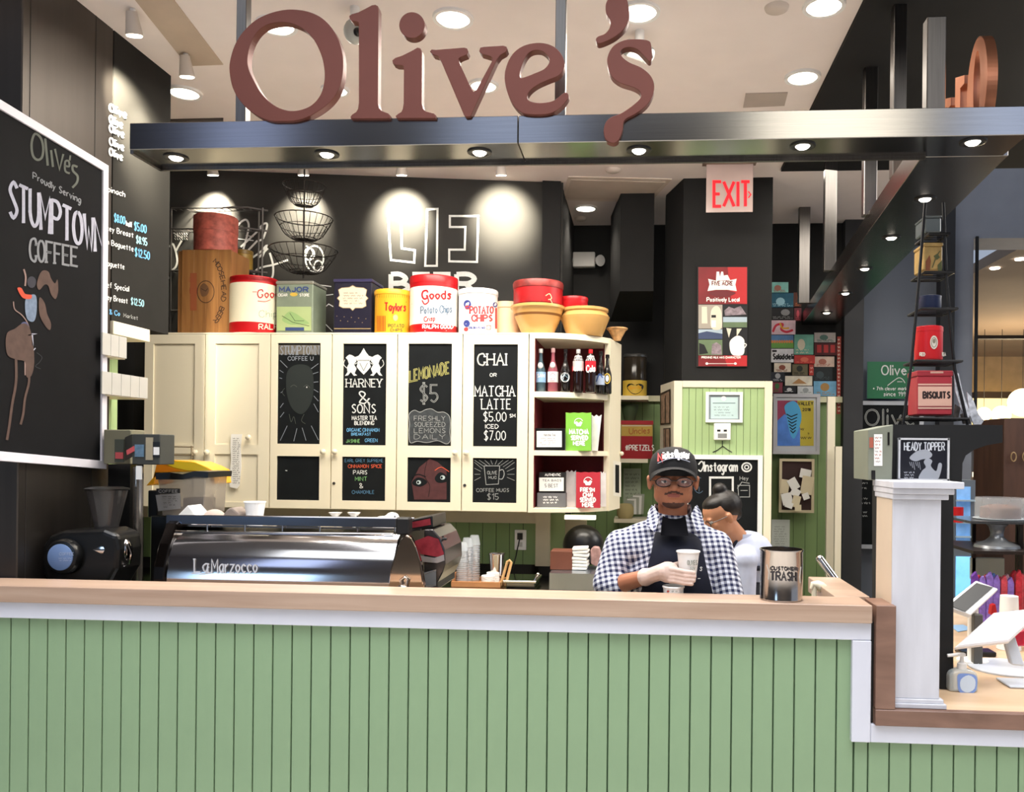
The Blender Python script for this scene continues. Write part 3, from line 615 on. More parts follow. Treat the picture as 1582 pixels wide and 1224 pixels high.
# ================================================================ wall cabinets
CF = 4.86
ct = W(620, 515, CF).z; cb = W(620, 789, CF).z
def zpx(px, py, Y=CF): return W(px, py, Y).z
def frame_door(name, parent, x0, x1, opens, knobs=(), lock=None, solid=False, lab=None):
    """door with two framed openings given in pixels; returns door"""
    X0, X1 = W(x0, 650, CF).x+.003, W(x1, 650, CF).x-.003; z0, z1 = cb+.004, ct-.006
    (a, t1, b_, m1), (_, t2, _, m2) = opens
    xa, xb = W(a, 650, CF).x, W(b_, 650, CF).x; mx = (x0+x1)/2
    Z = [zpx(mx, t1), zpx(mx, m1), zpx(mx, t2), zpx(mx, m2)]
    mb = MB()
    mb.box(X0, xa, CF, CF+.02, z0, z1); mb.box(xb, X1, CF, CF+.02, z0, z1)
    mb.box(xa, xb, CF, CF+.02, Z[0], z1); mb.box(xa, xb, CF, CF+.02, Z[2], Z[1]); mb.box(xa, xb, CF, CF+.02, z0, Z[3])
    dr = mb.build('door', cream, parent)
    for (q0, q1) in ((Z[1], Z[0]), (Z[3], Z[2])):
        mb = MB(); mb.box(xa, xb, CF+.009, CF+.019, q0, q1); mb.build('chalk_panel' if not solid else 'inset_panel', chalkb if not solid else cream, dr)
    for (kx, ky) in knobs:
        p = W(kx, ky, CF); mb = MB(); mb.lathe((p.x, p.y, p.z), [(.006, 0), (.006, -.012), (.016, -.016), (.017, -.026), (.009, -.033), (0, -.034)][::1], 16, 0, 'y'); mb.build('knob', cream, dr, fix=True)
    if lock:
        p = W(*lock, CF); mb = MB(); mb.lathe((p.x, p.y-.003, p.z), [(.009, .003), (.009, 0), (.004, -.001)], 14, 0, 'y'); mb.build('lock', dsteel, dr, fix=True)
    return dr
def cab_body(name, label, x0, x1):
    X0, X1 = W(x0, 650, CF).x, W(x1, 650, CF).x
    t = thing('wall_cabinet', label, 'cabinet', ((X0+X1)/2, CF+.17, cb))
    mb = MB(); mb.box(X0+.001, X1-.001, CF+.021, 5.2, cb, ct-.012); mb.box(X0, X1, CF-.001, 5.21, ct-.005, ct+.004); mb.build('body', cream, t); return t
cA = cab_body('wall_cabinet', 'plain cream wall cabinet with two panelled doors, above the orange lid', 222, 417)
frame_door('door', cA, 222, 316, [(236, 531, 300, 687), (0, 701, 0, 776)], [(304, 699)], solid=True)
frame_door('door', cA, 316, 417, [(332, 531, 399, 687), (0, 702, 0, 776)], [(322, 699), (386, 676)], solid=True)
cB = cab_body('wall_cabinet', 'cream wall cabinet with chalkboard doors showing a rayed head and a white crest', 417, 613)
d1 = frame_door('door', cB, 417, 512, [(428, 530, 494, 686), (0, 705, 0, 773)], [(501, 698)])
d2 = frame_door('door', cB, 512, 613, [(529, 531, 596, 688), (0, 706, 0, 774)], [(519, 698)], (516, 747))
cC = cab_body('wall_cabinet', 'cream wall cabinet with chalkboard doors priced five dollars and showing a mug', 613, 816)
d3 = frame_door('door', cC, 613, 714, [(630, 531, 697, 689), (0, 707, 0, 776)], [(704, 700)])
d4 = frame_door('door', cC, 714, 816, [(731, 532, 799, 690), (0, 708, 0, 777)], [(721, 700)], (718, 750))
DP = planeY(CF+.009)
def ink(): return Ink(DP, .0015, .76)
# door 1
k = ink(); k.rect(431, 533, 494, 548, 1); k.text('STUMPTOWN', 433, 535, 493, 548, 2.0, 2, serif=1.5, lay=1); k.text('COFFEE U', 445, 551, 484, 557, 1.2, 2)
for a in [((433,557),(444,568)),((432,572),(438,576)),((432,584),(436,585)),((492,562),(481,570)),((492,575),(483,578)),((492,590),(483,591)),((492,606),(485,602)),((492,620),(485,612)),((492,637),(485,624)),((434,607),(437,605)),((433,630),(438,623)),((433,645),(439,637)),((444,658),(433,681)),((459,662),(454,682)),((467,661),(473,681)),((481,658),(492,680))]: k.line(a, 1.1, 2)
k.fill([(444,575),(452,566),(465,563),(478,567),(484,580),(484,608),(478,628),(466,640),(452,632),(444,612),(442,592)], 3, smooth=True)
for a in [[(449,598),(454,595),(459,598)],[(469,598),(474,595),(479,599)],[(449,601),(454,604),(459,601)],[(470,601),(475,604),(480,601)],[(447,640),(450,652),(454,644),(457,655)],[(470,640),(466,650),(472,655)],[(440,600),(436,606),(440,612)]]: k.line(a, .8, 4, smooth=True)
k.rect(473.3, 597.5, 475, 599.5, 0, 1); k.line([(441,727),(444,727.5)], 1.6, 0)
k.build([chalk, mat('chalk_smudge', '6d675c', .9, var=.2, scale=30), mat('pale_blue_chalk', '8d949e', .9), mat('smudged_slate', '242a29', .9), mat('dim_line', '50554f', .9)], d1, 'chalk_marks')  # drawn head, rays and lettering joined in one mesh
# door 2 : crest, lettering
k = ink()
k.fill([(562,538),(566,545),(570,550),(576,552),(571,559),(573,567),(568,573),(562,579),(556,573),(551,567),(553,559),(548,552),(554,550),(558,545)], 0)
k.line([(553,557),(571,557)], .9, 1, lay=1); k.line([(556,561),(562,573),(568,561)], .9, 1, lay=1)
for s_ in (1, -1):
    f = lambda pts: [(562+s_*(p[0]-562), p[1]) for p in pts]
    k.fill(f([(584,548),(580,549),(575,552),(573,558),(577,563),(573,570),(576,577),(572,580),(577,581),(582,575),(586,580),(591,581),(587,575),(588,568),(585,562),(587,556),(590,553),(587,550)]), 0)
    k.line(f([(588,569),(593,563),(591,556)]), 1.2, 0, smooth=True); k.line(f([(576,563),(571,560)]), 1.3, 0)
k.text('HARNEY', 535, 586, 590, 598, 2.0, 0, serif=1.8); k.text('&', 553, 605, 570, 623, 2.6, 0, serif=1.5); k.text('SONS', 543, 625, 580, 638, 2.2, 0, serif=1.8)
k.text('MASTER TEA', 544, 643, 582, 649, 1.5, 0); k.text('BLENDING', 548, 651, 578, 656.5, 1.5, 0)
k.text('ORGANIC CINNAMON', 536, 662, 586, 667, 1., 2); k.text('BREAKFAST', 543, 669, 573, 673, 1., 2); k.text('JASMINE', 535, 679, 556, 684, 1., 3); k.text('GREEN', 564, 678, 583, 683, 1., 2)
k.text('EARL GREY SUPREME', 533, 709, 592, 714, 1., 5); k.text('CINNAMON SPICE', 538, 718, 590, 723, 1.1, 4); k.text('PARIS', 546, 727, 567, 733, 1.1, 0); k.text('MINT', 549, 737, 567, 743, 1.1, 3); k.text('&', 555, 747, 561, 754, 1.1, 0); k.text('CHAMOMILE', 544, 758, 578, 763, 1.1, 5)
k.build([chalk, chalkb, chalk_blue, chalk_gr, chalk_or, mat('deep_blue_chalk', '4b7391', .9)], d2, 'chalk_marks')
# door 3
k = ink(); k.text('LEMONADE', 633, 573, 694, 590, 3.6, 0, slope=-.22); k.text('LEMONADE', 633, 573, 694, 590, 1.4, 3, slope=-.22, lay=1)
k.text('$5', 647, 595, 676, 621, 3.4, 1, serif=2); k.text('$5', 647, 595, 676, 621, 1.2, 4, lay=1)
cl = [(632,641),(640,634),(649,637),(658,633),(667,632),(676,637),(686,637),(694,643),(696,655),(695,668),(696,680),(690,686),(676,681),(660,684),(645,682),(634,684),(632,668),(633,655)]
k.fill(cl, 2, smooth=True); k.line(cl, 1.3, 1, smooth=True, closed=True, lay=1)
for r, t_ in enumerate(['FRESHLY', 'SQUEEZED', 'LEMONS', 'DAILY']): k.text(t_, 640, 643+r*9.5, 688, 650+r*9.5, 1., 1, lay=2)
k.fill([(636,745),(648,722),(664,709),(676,714),(690,726),(690,772),(640,772)], 5, smooth=False)
for q in ([(637,745),(645,738),(655,740),(660,746),(650,752),(640,750)], [(672,738),(680,730),(690,735),(694,742),(684,746),(675,745)]): k.fill(q, 4, 1, smooth=True)
k.fill(circ(647, 745.5, 3.6, 3.2, 14), 6, 2); k.fill(circ(684, 738, 3.8, 3.4, 14), 6, 2); k.fill(circ(646, 745.5, 1.7, 1.9, 10), 4, 3); k.fill(circ(682.5, 738, 1.8, 2, 10), 4, 3)
k.line([(636,738),(646,733),(658,737)], 2, 4, smooth=True, lay=2); k.line([(672,727),(682,722),(694,729)], 1.4, 7, smooth=True, lay=2); k.line([(660,712),(656,735),(664,750),(662,768)], 1., 4, smooth=True, lay=2)
k.build([chalk_yel, chalk_dim, mat('smoky_chalk', '3b3f42', .9, var=.25, scale=40), mat('dark_olive_line', '3d3e28', .9), chalkb, chalk_red, mat('eye_white', 'b9c6c6', .8), chalk_or], d3, 'chalk_marks')  # lettering, cloud and drawn face joined in one mesh
# door 4
k = ink(); k.text('CHAI', 738, 547, 782, 564, 2.8, 0, serif=2); k.text('CHAI', 738, 547, 782, 564, .8, 1, lay=1); k.text('OR', 757, 577, 767, 582, 1.3, 0)
k.text('MATCHA', 734, 597, 795, 612, 2.3, 0, serif=2); k.text('LATTE', 744, 617, 789, 632, 2.2, 0, serif=2); k.text('$5.00', 746, 637, 782, 651, 1.8, 0); k.text('SM', 787, 640, 796, 645, 1.5, 0)
k.text('ICED', 750, 656, 770, 662, 1.4, 0); k.text('$7.00', 747, 666, 781, 680, 1.8, 0)
k.line([(748,720),(772,720),(770,748),(751,749),(748,720)], 1.3, 2); k.line([(772,727),(777,726),(779,733),(776,740),(771,740)], 1.6, 2, smooth=True); k.text('OLIVE', 753, 728, 768, 733, 1, 2); k.text('MUG', 755, 736, 767, 740, .9, 2)
for i in range(26):
    a = 2*PI*i/26; r0, r1 = 19+2*math.cos(2*a), 40
    p0 = (763+r0*math.cos(a), 733+r0*.9*math.sin(a)); p1 = (763+r1*math.cos(a), 733+r1*math.sin(a))
    p1 = (min(max(p1[0], 733), 795), min(max(p1[1], 711), 752 if 0 < a < PI else 775))
    if p1[1] > 750: continue
    k.line([p0, p1], .8, 1)
k.text('COFFEE MUGS', 736, 755, 786, 760, 1, 1); k.text('$15', 752, 763, 770, 772, 1.2, 1)
k.build([chalk, chalk_dim, chalk_dim], d4, 'chalk_marks')  # lettering and rayed mug drawing in one mesh
# receipt taped on the second door
mb = MB(); P_ = [(357,671),(374,671),(372,690),(373,720),(370,750),(366,755),(355,753),(354,740),(357,710),(356,690)]
mb.prism([W(p[0], p[1], CF-.006) for p in P_], (0, .002, 0)); rc = mb.build('paper_receipt', paper, None, label='long white printed receipt taped to the plain cream cabinet door', cat='receipt', fix=True)
k = Ink(planeY(CF-.006), .001); k.scrib(359, 676, 371, 748, 22, 0, .6, 9); k.build([mat('receipt_ink', '8c8a88', .8)], rc)
# corner open shelf unit
ou = thing('open_corner_shelf', 'cream corner shelf unit with curved shelves and dark red inside', 'shelf unit', (W(880, 790, 5.0).x, 5.05, cb))
XA = W(817, 650, CF).x; XB = W(942, 650, 5.1).x; XC = W(959, 650, 5.38).x
arc = [(XA+.0, CF)]+[(XA+(XB-XA)*t, CF+.25*(t**2.6)) for t in [i/12 for i in range(1, 13)]]
def shelf(z0, z1, nm_, inset=0):
    pts = [Vector((x, y+inset, z0)) for x, y in arc]+[Vector((XC-.01, 5.36, z0)), Vector((XA, 5.36, z0))]
    mb = MB(); mb.prism(pts, (0, 0, z1-z0)); return mb.build(nm_, cream, ou, fix=True, bev=.0015)
zs = [(zpx(822, 523), ct+.004), (zpx(822, 614), zpx(822, 605)), (zpx(822, 704), zpx(822, 696)), (cb, zpx(822, 785))]
shelf(*zs[0], 'top_board'); shelf(*zs[1], 'shelf'); shelf(*zs[2], 'shelf'); shelf(*zs[3], 'bottom_board')
mb = MB(); mb.box(XA-.0, W(825, 650, CF).x, CF-.001, 5.36, cb, ct-.002); mb.build('side_panel', cream, ou)
mb = MB(); mb.prism([(XB-.0, 5.09, cb), (XC, 5.36, cb), (XC-.02, 5.37, cb), (XB-.035, 5.11, cb)], (0, 0, ct-cb-.002)); sp_ = mb.build('side_panel', cream, ou, fix=True)
mb = MB(); mb.box(W(825, 650, CF).x+.001, XC-.03, 5.34, 5.355, cb+.001, ct-.003)
mb.box(W(825, 650, CF).x+.0005, W(825, 650, CF).x+.003, CF+.012, 5.34, cb+.001, ct-.003)
mb.prism([(XB-.037, 5.115, cb+.001), (XC-.022, 5.37, cb+.001), (XC-.026, 5.37, cb+.001), (XB-.041, 5.115, cb+.001)], (0, 0, ct-cb-.004))
mb.build('red_lining', dred, ou, fix=True)
sd = (Vector((XC, 5.36, 0))-Vector((XB, 5.09, 0))).normalized(); SP = planeG((XB, 5.09, 1), (sd.y, -sd.x, 0))
k = Ink(SP, .002); k.fill([(947,712),(959,714),(959,768),(947,766)], 0); k.fill([(950,718),(956,719),(956,762),(950,761)], 1, 1); k.build([mat('cream_trim', 'f4efe0'), chalkb], ou, 'small_chalk_panel')
p = SP(958, 701, .01); mb = MB(); mb.ell(p, .014, 12, 8); mb.build('knob', cream, ou)
mb = MB(); mb.pbox(872, 797, 920, 803, 4.95, .06); mb.build('under_cabinet_light', mat('strip_light', 'fff8e8', .5, emit='fff4dc', es=1.6), None, label='small white strip light under the corner shelf', cat='light fitting')
# ---- bottles
def bottle(px, Y, zbase, top_py, rw, prof, mats, mi, lab, label_band=None, group='bottles in the corner shelf', n=20):
    c = W(px, 600, Y); H = W(px, top_py, Y).z-zbase
    t = thing('bottle', lab, 'bottle', (c.x, Y, zbase), group)
    mb = MB(); mb.lathe((c.x, Y, zbase), [(r*rw, z*H) for r, z in prof], n, mi); mb.build('glass_body', mats, t); return t, c, H
sk = [(.85, 0), (1, .03), (1, .42), (.95, .5), (.6, .64), (.36, .74), (.32, .9)]
z1 = zs[1][1]+.001
bd = mat('dark_bottle_glass', '14100f', .12, coat=.5); bclear = mat('water_bottle_glass', '3d5560', .1, coat=.5); brose = mat('rose_bottle', '8e4a55', .12, coat=.5); cola = mat('cola_bottle', '1c0d0c', .1, coat=.5)
BT = [(835, 'slim clear water bottle with pale blue label, first on the top shelf', bclear, wht, mat('sky_label', '8fb6dc'), (.22, .46), 539),
      (854, 'pink drink bottle with white label, second on the top shelf', brose, mat('pink_cap', 'd7a8a8'), wht, (.22, .46), 538),
      (873, 'black bottle with round white badge, third on the top shelf', bd, bd, wht, None, 540),
      (893, 'cola bottle with silver cap and red and white label', cola, mat('silver_cap', 'c9c9c9', .4), mat('diet_label', 'd8c8c8'), (.50, .72), 540),
      (912, 'cola bottle with bright red cap and red label', cola, mat('red_cap', 'e0202c'), mat('cola_red', 'd0182a'), (.50, .72), 540),
      (927, 'dark bottle with blue and white label, tucked behind the red capped bottle', bd, bd, mat('blue_white_label', 'aebdd6'), (.2, .42), 543),
      (938, 'black bottle with round gold badge at the right end of the top shelf', bd, bd, gold, None, 548)]
for i, (px, lb, bm_, capm, lm, band, tp) in enumerate(BT):
    Y = 4.93 if i < 5 else (5.02 if i == 5 else 5.06); rw = .031 if i < 5 else .027
    prof = sk if i in (0, 1, 2) else ([(.85, 0), (1, .03), (.96, .3), (1, .45), (1, .72), (.75, .82), (.38, .9)] if i in (3, 4) else sk)
    t, c, H = bottle(px, Y, z1, tp, rw, prof, [bm_], 0, lb)
    mb = MB(); mb.lathe((c.x, Y, z1+H*.9), [(.011, 0), (.0125, .002), (.0125, H*.1-.001), (.009, H*.1)], 14); mb.build('cap', capm, t)
    if band: mb = MB(); mb.lathe((c.x, Y, z1), [(rw*1.02, H*band[0]), (rw*1.03, H*band[0]+.001), (rw*1.03, H*band[1])], 20, caps=False); lb_ = mb.build('label_band', lm, t)
    if i in (0, 1): mb = MB(); mb.ell((c.x, Y-rw*.62, z1+H*.60), (.016, .014, .02), 12, 8); mb.build('neck_label', wht, t)
    cp = cylP(c.x, Y, rw*1.03)
    if i == 0: k = Ink(cp, .001); k.text('SAN', 830, 578, 841, 583, 1, 0); k.build([wht], t)
    if i == 1: k = Ink(cp, .001); k.line([(850,580),(854,576),(858,580)], 1, 0); k.scrib(849, 584, 859, 590, 2, 0, .8, 2); k.build([mat('pink_print', 'd88'if 0 else 'd08890')], t)
    if i == 2: k = Ink(cp, .001); k.fill(circ(873, 583, 7, 7.5, 20), 0); k.line(circ(873, 583, 5, 5.5, 16), 1, 1, closed=True, lay=1); k.line([(869,585),(873,580),(877,584)], 1.2, 1, lay=1); k.build([wht, mat('blue_grey_print', '5d7480')], t)
    if i == 3: k = Ink(cp, .001); k.rect(884, 566, 902, 574, 0); k.text('Coke', 887, 567, 899, 573, 1.3, 1, lay=1); k.build([mat('cola_red'), wht] if 0 else [MC['cola_red'] if 'cola_red' in MC else red, wht], t); 
    if i == 4: k = Ink(cp, .001); k.text('Cola', 906, 565, 919, 575, 1.5, 0, slope=-.05); k.build([wht], t)
    if i in (3, 4): mb = MB(); mb.lathe((c.x, Y, z1+H*.73), [(rw*.98, 0), (rw*.72, H*.1), (rw*.5, H*.14)], 16, caps=False); mb.build('shoulder_sleeve', mat('white_sleeve', 'd8d4d4', .3), t)
    if i == 5: k = Ink(cp, .001); k.line([(921,590),(926,578),(931,584)], 2, 0, smooth=True); k.build([mat('blue_print', '3c5a9a')], t)
    if i == 6: k = Ink(cp, .001); k.line(circ(938, 585, 4.5, 7.5, 18), 1.6, 0, closed=True); k.fill(circ(938, 585, 2.6, 5, 14), 1); k.build([gold, wht], t)
# ---- bags, cards
def zig_bag(px0, px1, pyt, pyb, Y, dep, name, m, lab, parent=None, tilt=0, amp=3, grp=None, n=6):
    pts = [(px0, pyb), (px1-tilt*.5, pyb)]; k_ = n
    for i in range(k_+1):
        t = i/k_; pts.append((px1+tilt*.5+(px0+tilt*.0-px1-tilt*.5)*t, pyt+(amp if i % 2 else 0)))
    P = [W(a, b, Y) for a, b in pts]; zb = min(p.z for p in P[:2]); 
    for p in P[:2]: p.z = zb
    mb = MB(); mb.prism(P, (0, dep, 0)); return mb.build(name, m, None, label=lab, cat='bag', group=grp, fix=True)
zsm = zs[2][1]+.001; zsb = zs[3][1]+.001
bagm = mat('white_paper_bag', 'e9e6e6', .7, var=.08, scale=20); bagp = mat('pearly_bag', 'c9c2c4', .5, var=.2, scale=30)
def onz(o, z): 
    o.location.z = z; WL[o].z = z; return o
onz(zig_bag(831, 846, 639, 668, 5.08, .05, 'paper_bag', bagp, 'pinkish crumpled bag at the left behind the black framed card', n=4), zsm)
onz(zig_bag(848, 873, 640, 668, 5.09, .05, 'paper_bag', bagm, 'white crumpled bag behind the black framed card, right side', n=6), zsm)
o = onz(zig_bag(874, 913, 637, 696, 4.93, .05, 'tea_bag_pack', mat('lime_bag', '7fbf45', .5, var=.03), 'lime green pack with white lettering on the middle shelf', amp=1), zsm)
k = Ink(planeY(4.93), .0015); k.line(circ(894, 653, 6.5, 6.5, 18)[8:], 1.1, 0, smooth=False); k.fill([(888,653),(891,651),(894,654),(897,651),(900,653),(897,659),(891,659)], 0); k.text('MATCHA', 880, 664, 909, 671, 2., 0); k.text('SERVED', 882, 673.5, 908, 679.5, 2., 0); k.text('HERE', 886, 682, 904, 688, 2., 0); k.build([wht], o)
onz(zig_bag(914, 926, 641, 697, 4.99, .05, 'paper_bag', bagm, 'tall narrow white bag right of the lime green pack', tilt=6, n=4), zsm)
fr = thing('framed_card', 'small white card in a thick black frame on the middle shelf', 'picture', (W(849, 695, 4.9).x, 4.92, zsm))
mb = MB(); X0, X1 = W(825.6, 680, 4.9).x, W(873, 680, 4.9).x; zt_ = W(849, 662, 4.9).z; mb.box(X0, X1, 4.9, 4.918, zsm, zt_); mb.build('frame', blackp, fr, bev=.002)
k = Ink(planeY(4.9), .001); k.rect(829, 666, 868, 691, 0); k.text('Matcha Tea', 840, 670, 858, 674, .7, 1, lay=1); k.scrib(833, 676, 864, 689, 4, 1, .6, 5); k.build([wht, mat('grey_print', '8b8b90')], fr, 'card')
o = onz(zig_bag(890, 927, 730, 785, 4.93, .05, 'tea_bag_pack', mat('crimson_bag', 'b8303e', .5, var=.05), 'crimson pack with white lettering on the bottom shelf', amp=1), zsb)
k = Ink(planeY(4.93), .0015); k.line(circ(908.5, 744, 6.5, 6.5, 18)[8:], 1.1, 0); k.fill([(902,744),(905,742),(908.5,745),(912,742),(915,744),(912,750),(905,750)], 0)
for i, (t_, a, b_) in enumerate((('FRESH', 897, 918), ('CHAI', 901, 915), ('SERVED', 896, 920), ('HERE', 900, 917))): k.text(t_, a, 754+i*7.7, b_, 760+i*7.7, 2., 0)
k.build([wht], o)
onz(zig_bag(873, 889, 729, 785, 5.0, .05, 'paper_bag', bagm, 'white bag standing left of the crimson pack', n=5), zsb)
onz(zig_bag(928, 936, 731, 785, 5.06, .04, 'paper_bag', bagm, 'thin white bag standing right of the crimson pack', n=4), zsb)
bx = thing('tea_box', 'grey and black tea box with a cream card on its front', 'box', (W(852, 785, 4.92).x, 4.95, zsb))
mb = MB(); X0, X1 = W(830, 770, 4.92).x, W(874, 770, 4.92).x; mb.box(X0, X1, 4.92, 5.05, zsb, W(850, 762, 4.92).z); mb.build('lower_box', mat('slate_card', '6b6b6e', .6), bx)
mb = MB(); mb.box(X0+.01, X1-.005, 4.925, 5.04, W(850, 762, 4.92).z, W(850, 730, 4.92).z); mb.build('upper_box', mat('black_card', '1d1a1a', .6), bx)
k = Ink(planeY(4.92), .001); k.rect(833, 738, 871, 759, 0); k.text('TEA BAGS', 838, 741, 867, 744, .8, 1, lay=1); k.text('5 BEST', 842, 748, 862, 753, 1., 1, lay=1); k.scrib(836, 766, 868, 779, 3, 2, .9, 6); k.text('AUTHENTIC', 842, 725+7, 866, 728+7.5, .8, 2); k.build([paper, mat('grey_print'if 0 else 'mid_grey_print', '8b8b90'), wht], bx, 'printed_card')
# ================================================================ on top of the cabinets
TZ = ct+.0045
def onx(px, Y): return W(px, 500, Y).x
def tin(px0, px1, pyt, Y, bands, mats, lab, lid=None, name='snack_tin', cat='tin', grp=None, zb=None, rimr=1.03):
    cx = onx((px0+px1)/2, Y); r = (onx(px1, Y)-onx(px0, Y))/2; zb = TZ if zb is None else zb
    H = W((px0+px1)/2, pyt, Y-r*.0).z-zb; t = thing(name, lab, cat, (cx, Y, zb), grp)
    prof = [(r*.985, 0), (r, .006)]; mi = [0]
    zc = .006
    for (f, m_) in bands: prof.append((r, H*f)); mi.append(m_)
    mb = MB(); mb.lathe((cx, Y, zb), prof, 40, mi); mb.build('body', mats, t)
    if lid is not None: mb = MB(); h = lid[1]; mb.lathe((cx, Y, zb+H-h), [(r*rimr, 0), (r*rimr, h*.8), (r*rimr*.97, h), (r*.9, h*.9)], 40); mb.build('lid', lid[0], t)
    return t, cx, r, H
YT = 5.02
t, cx, r, H = tin(358, 426, 432, YT, [(.20, 1), (.88, 0), (1, 1)], [ivory, red], 'red and cream potato chip tin between the wooden crate and the green tin', (red, .03), rimr=1.0)
k = Ink(cylP(cx, YT, r), .0015); k.text('Goods', 398, 448, 440, 460, 1.8, 0); k.line([(390,451),(397,451)], 1, 0); k.line([(359,460),(424,462)], .7, 1); k.text('Chips', 400, 480, 436, 490, 1., 1); k.text('RALPH', 400, 501, 438, 509, 1.4, 2); k.line([(398,465),(410,466),(418,463)], 1, 0, smooth=True); k.build([red, mat('pale_green_print', '9aa98f'), ivory], t)
t, cx, r, H = tin(634, 706, 431, YT, [(.16, 1), (.80, 0), (1, 1)], [mat('bright_ivory', 'f0ebe2', .4), red], 'tallest red and white potato chip tin in the middle of the row', (red, .045), rimr=1.01)
k = Ink(cylP(cx, YT, r), .0015); k.text('Goods', 652, 449, 697, 462, 2.6, 0); k.line([(652,464),(656,470),(662,466),(660,458)], 2, 0, smooth=True); k.line([(636,470),(704,470)], .7, 1); k.text('Potato Chips', 650, 474, 698, 485, 1.7, 1, slope=-.05); k.text('Crisp', 655, 490, 672, 497, 1.4, 0, slope=-.1); k.text('RALPH GOOD', 653, 502, 700, 507.5, 1.5, 2); k.line([(656,511),(690,511)], .8, 2); k.build([red, mat('slate_blue_print', '5f7388'), wht], t)
t, cx, r, H = tin(580, 634, 451, YT, [(.9, 0), (1, 0)], [yel], 'yellow potato chip tin with red script', (yel, .03))
k = Ink(cylP(cx, YT, r), .0015); k.text('Taylors', 594, 468, 627, 480, 2., 0, slope=.02); k.line([(594,465),(628,467)], 1.2, 0); k.fill(circ(611, 491, 4, 5, 12), 2); k.text('POTATO', 600, 501, 624, 506, 1.2, 1); k.text('CHIPS', 603, 508, 621, 512, 1.1, 1)
for i in range(6): k.line([(583+i*2.4, 488), (583+i*2.4, 512)], 1., 0)
for i in range(14): k.line([(583+i*3.5, 455), (583+i*3.5, 460)], .9, 3)
k.build([red, mat('olive_print', '6d6a24'), mat('pink_print2', 'e8a080'), mat('dark_yellow_print', 'b98a1c')], t)
t, cx, r, H = tin(709, 768, 450, YT, [(.9, 0), (1, 0)], [mat('milk_white_enamel', 'eceaea', .35)], 'white potato chip tin with red lettering and blue spots', (mat('grey_white_lid', 'dcdcda', .4), .03))
k = Ink(cylP(cx, YT, r), .0015)
for (a, b_, q) in ((722, 470, 6.5), (721, 500, 5.5), (765, 471, 4)): k.fill(circ(a, b_, q*.9, q, 16), 1)
k.fill(circ(722, 475, 4, 3.4, 12), 0, -1); k.fill(circ(720, 509, 3.5, 3.2, 12), 0); k.rect(765, 476, 768, 508, 0)
k.text('POTATO', 726, 474, 762, 484, 2.2, 0, serif=1.4); k.text('CHIPS', 729, 487, 760, 496, 2.2, 0, serif=1.4); k.rect(732, 464, 756, 469, 2); k.text('GOLDEN FLAKE', 724, 505, 750, 508, .8, 1); k.line([(752,503),(758,503),(758,509),(752,509)], 1., 0, closed=True); k.build([mat('brick_red_print', 'b03a3c'), mat('royal_blue_print', '333f86'), mat('pale_red_print', 'dfb8b4')], t)
cx = onx(784, 5.12); mb = MB(); mb.lathe((cx, 5.12, TZ), [(.075, 0), (.08, .01), (.082, W(780, 473, 5.12).z-TZ-.02), (.088, W(780, 473, 5.12).z-TZ-.018), (.088, W(780, 469, 5.12).z-TZ), (.075, W(780, 469, 5.12).z-TZ)], 32); mb.build('storage_tub', mat('peach_plastic', 'ecc8a8', .5), None, label='plain peach coloured tub half hidden behind the first yellow bowl', cat='tub')
def sqtin(px0, px1, pyt, Y, dep, m, lab, lidm, side=0):
    x0, x1 = onx(px0, Y), onx(px1, Y); z1_ = W((px0+px1)/2, pyt, Y).z
    t = thing('tea_tin', lab, 'tin', ((x0+x1)/2, Y+dep/2, TZ)); mb = MB(); mb.box(x0, x1, Y, Y+dep, TZ, z1_-.018); mb.build('body', m, t, bev=.006)
    mb = MB(); mb.box(x0-.003, x1+.003, Y-.003, Y+dep+.003, z1_-.02, z1_); mb.build('lid', lidm, t, bev=.004); return t
t = sqtin(426, 483, 434, 4.98, .22, mat('sage_tin', '7d8877', .45, var=.1, scale=14), 'sage green square tin with a leaf picture, right of the red and cream tin', mat('dull_silver', '9b9a90', .4, .5))
k = Ink(planeY(4.98), .0015); k.text('MAJOR', 432, 444, 476, 451, 2.0, 0); k.fill(circ(454, 455, 6, 3, 14), 2); k.text('CIGAR', 430, 454, 444, 458, .8, 1); k.text('STORE', 463, 454, 478, 458, .8, 1); k.rect(428, 474, 481, 511, 3); k.fill([(436,494),(446,482),(456,484),(468,492),(478,500),(466,501),(452,502),(444,500)], 4, 1, smooth=True); k.line([(436,488),(452,498),(478,504)], .9, 5, lay=2); k.line([(448,484),(456,496),(470,496)], .9, 5, lay=2); k.rect(441, 506, 470, 511, 0, 2)
k.build([mat('navy_print', '35487a'), paper, gold, mat('pale_green_field', 'a7b883', .5), mat('leaf_green', '8fae74', .5), mat('dark_green_line', '4a5c3c')], t)
t = sqtin(515, 574, 431, 4.98, .22, navy, 'dark navy square tin with a scalloped cream label', mat('navy_lid', '302c50', .4))
k = Ink(planeY(4.98), .0015); lp = [(523,448),(528,445),(540,444),(545,441),(550,444),(562,445),(567,448),(565,457),(569,461),(565,465),(566,473),(560,476),(549,476),(545,480),(541,476),(530,476),(524,473),(525,465),(521,461),(525,457)]
k.fill(lp, 0); k.line(lp, .9, 1, closed=True, lay=1); k.scrib(529, 451, 562, 471, 5, 2, .8, 12); k.line([(516,508),(573,508)], 1.2, 1)
for i in range(9): k.rect(520+i*5.6, 488+(i*7) % 13, 521.2+i*5.6, 489.2+(i*7) % 13, 1)
k.build([mat('cream_label', 'd9cdb6'), mat('tarnished_gold', '9a8560'), mat('grey_print3', '8f8574')], t)
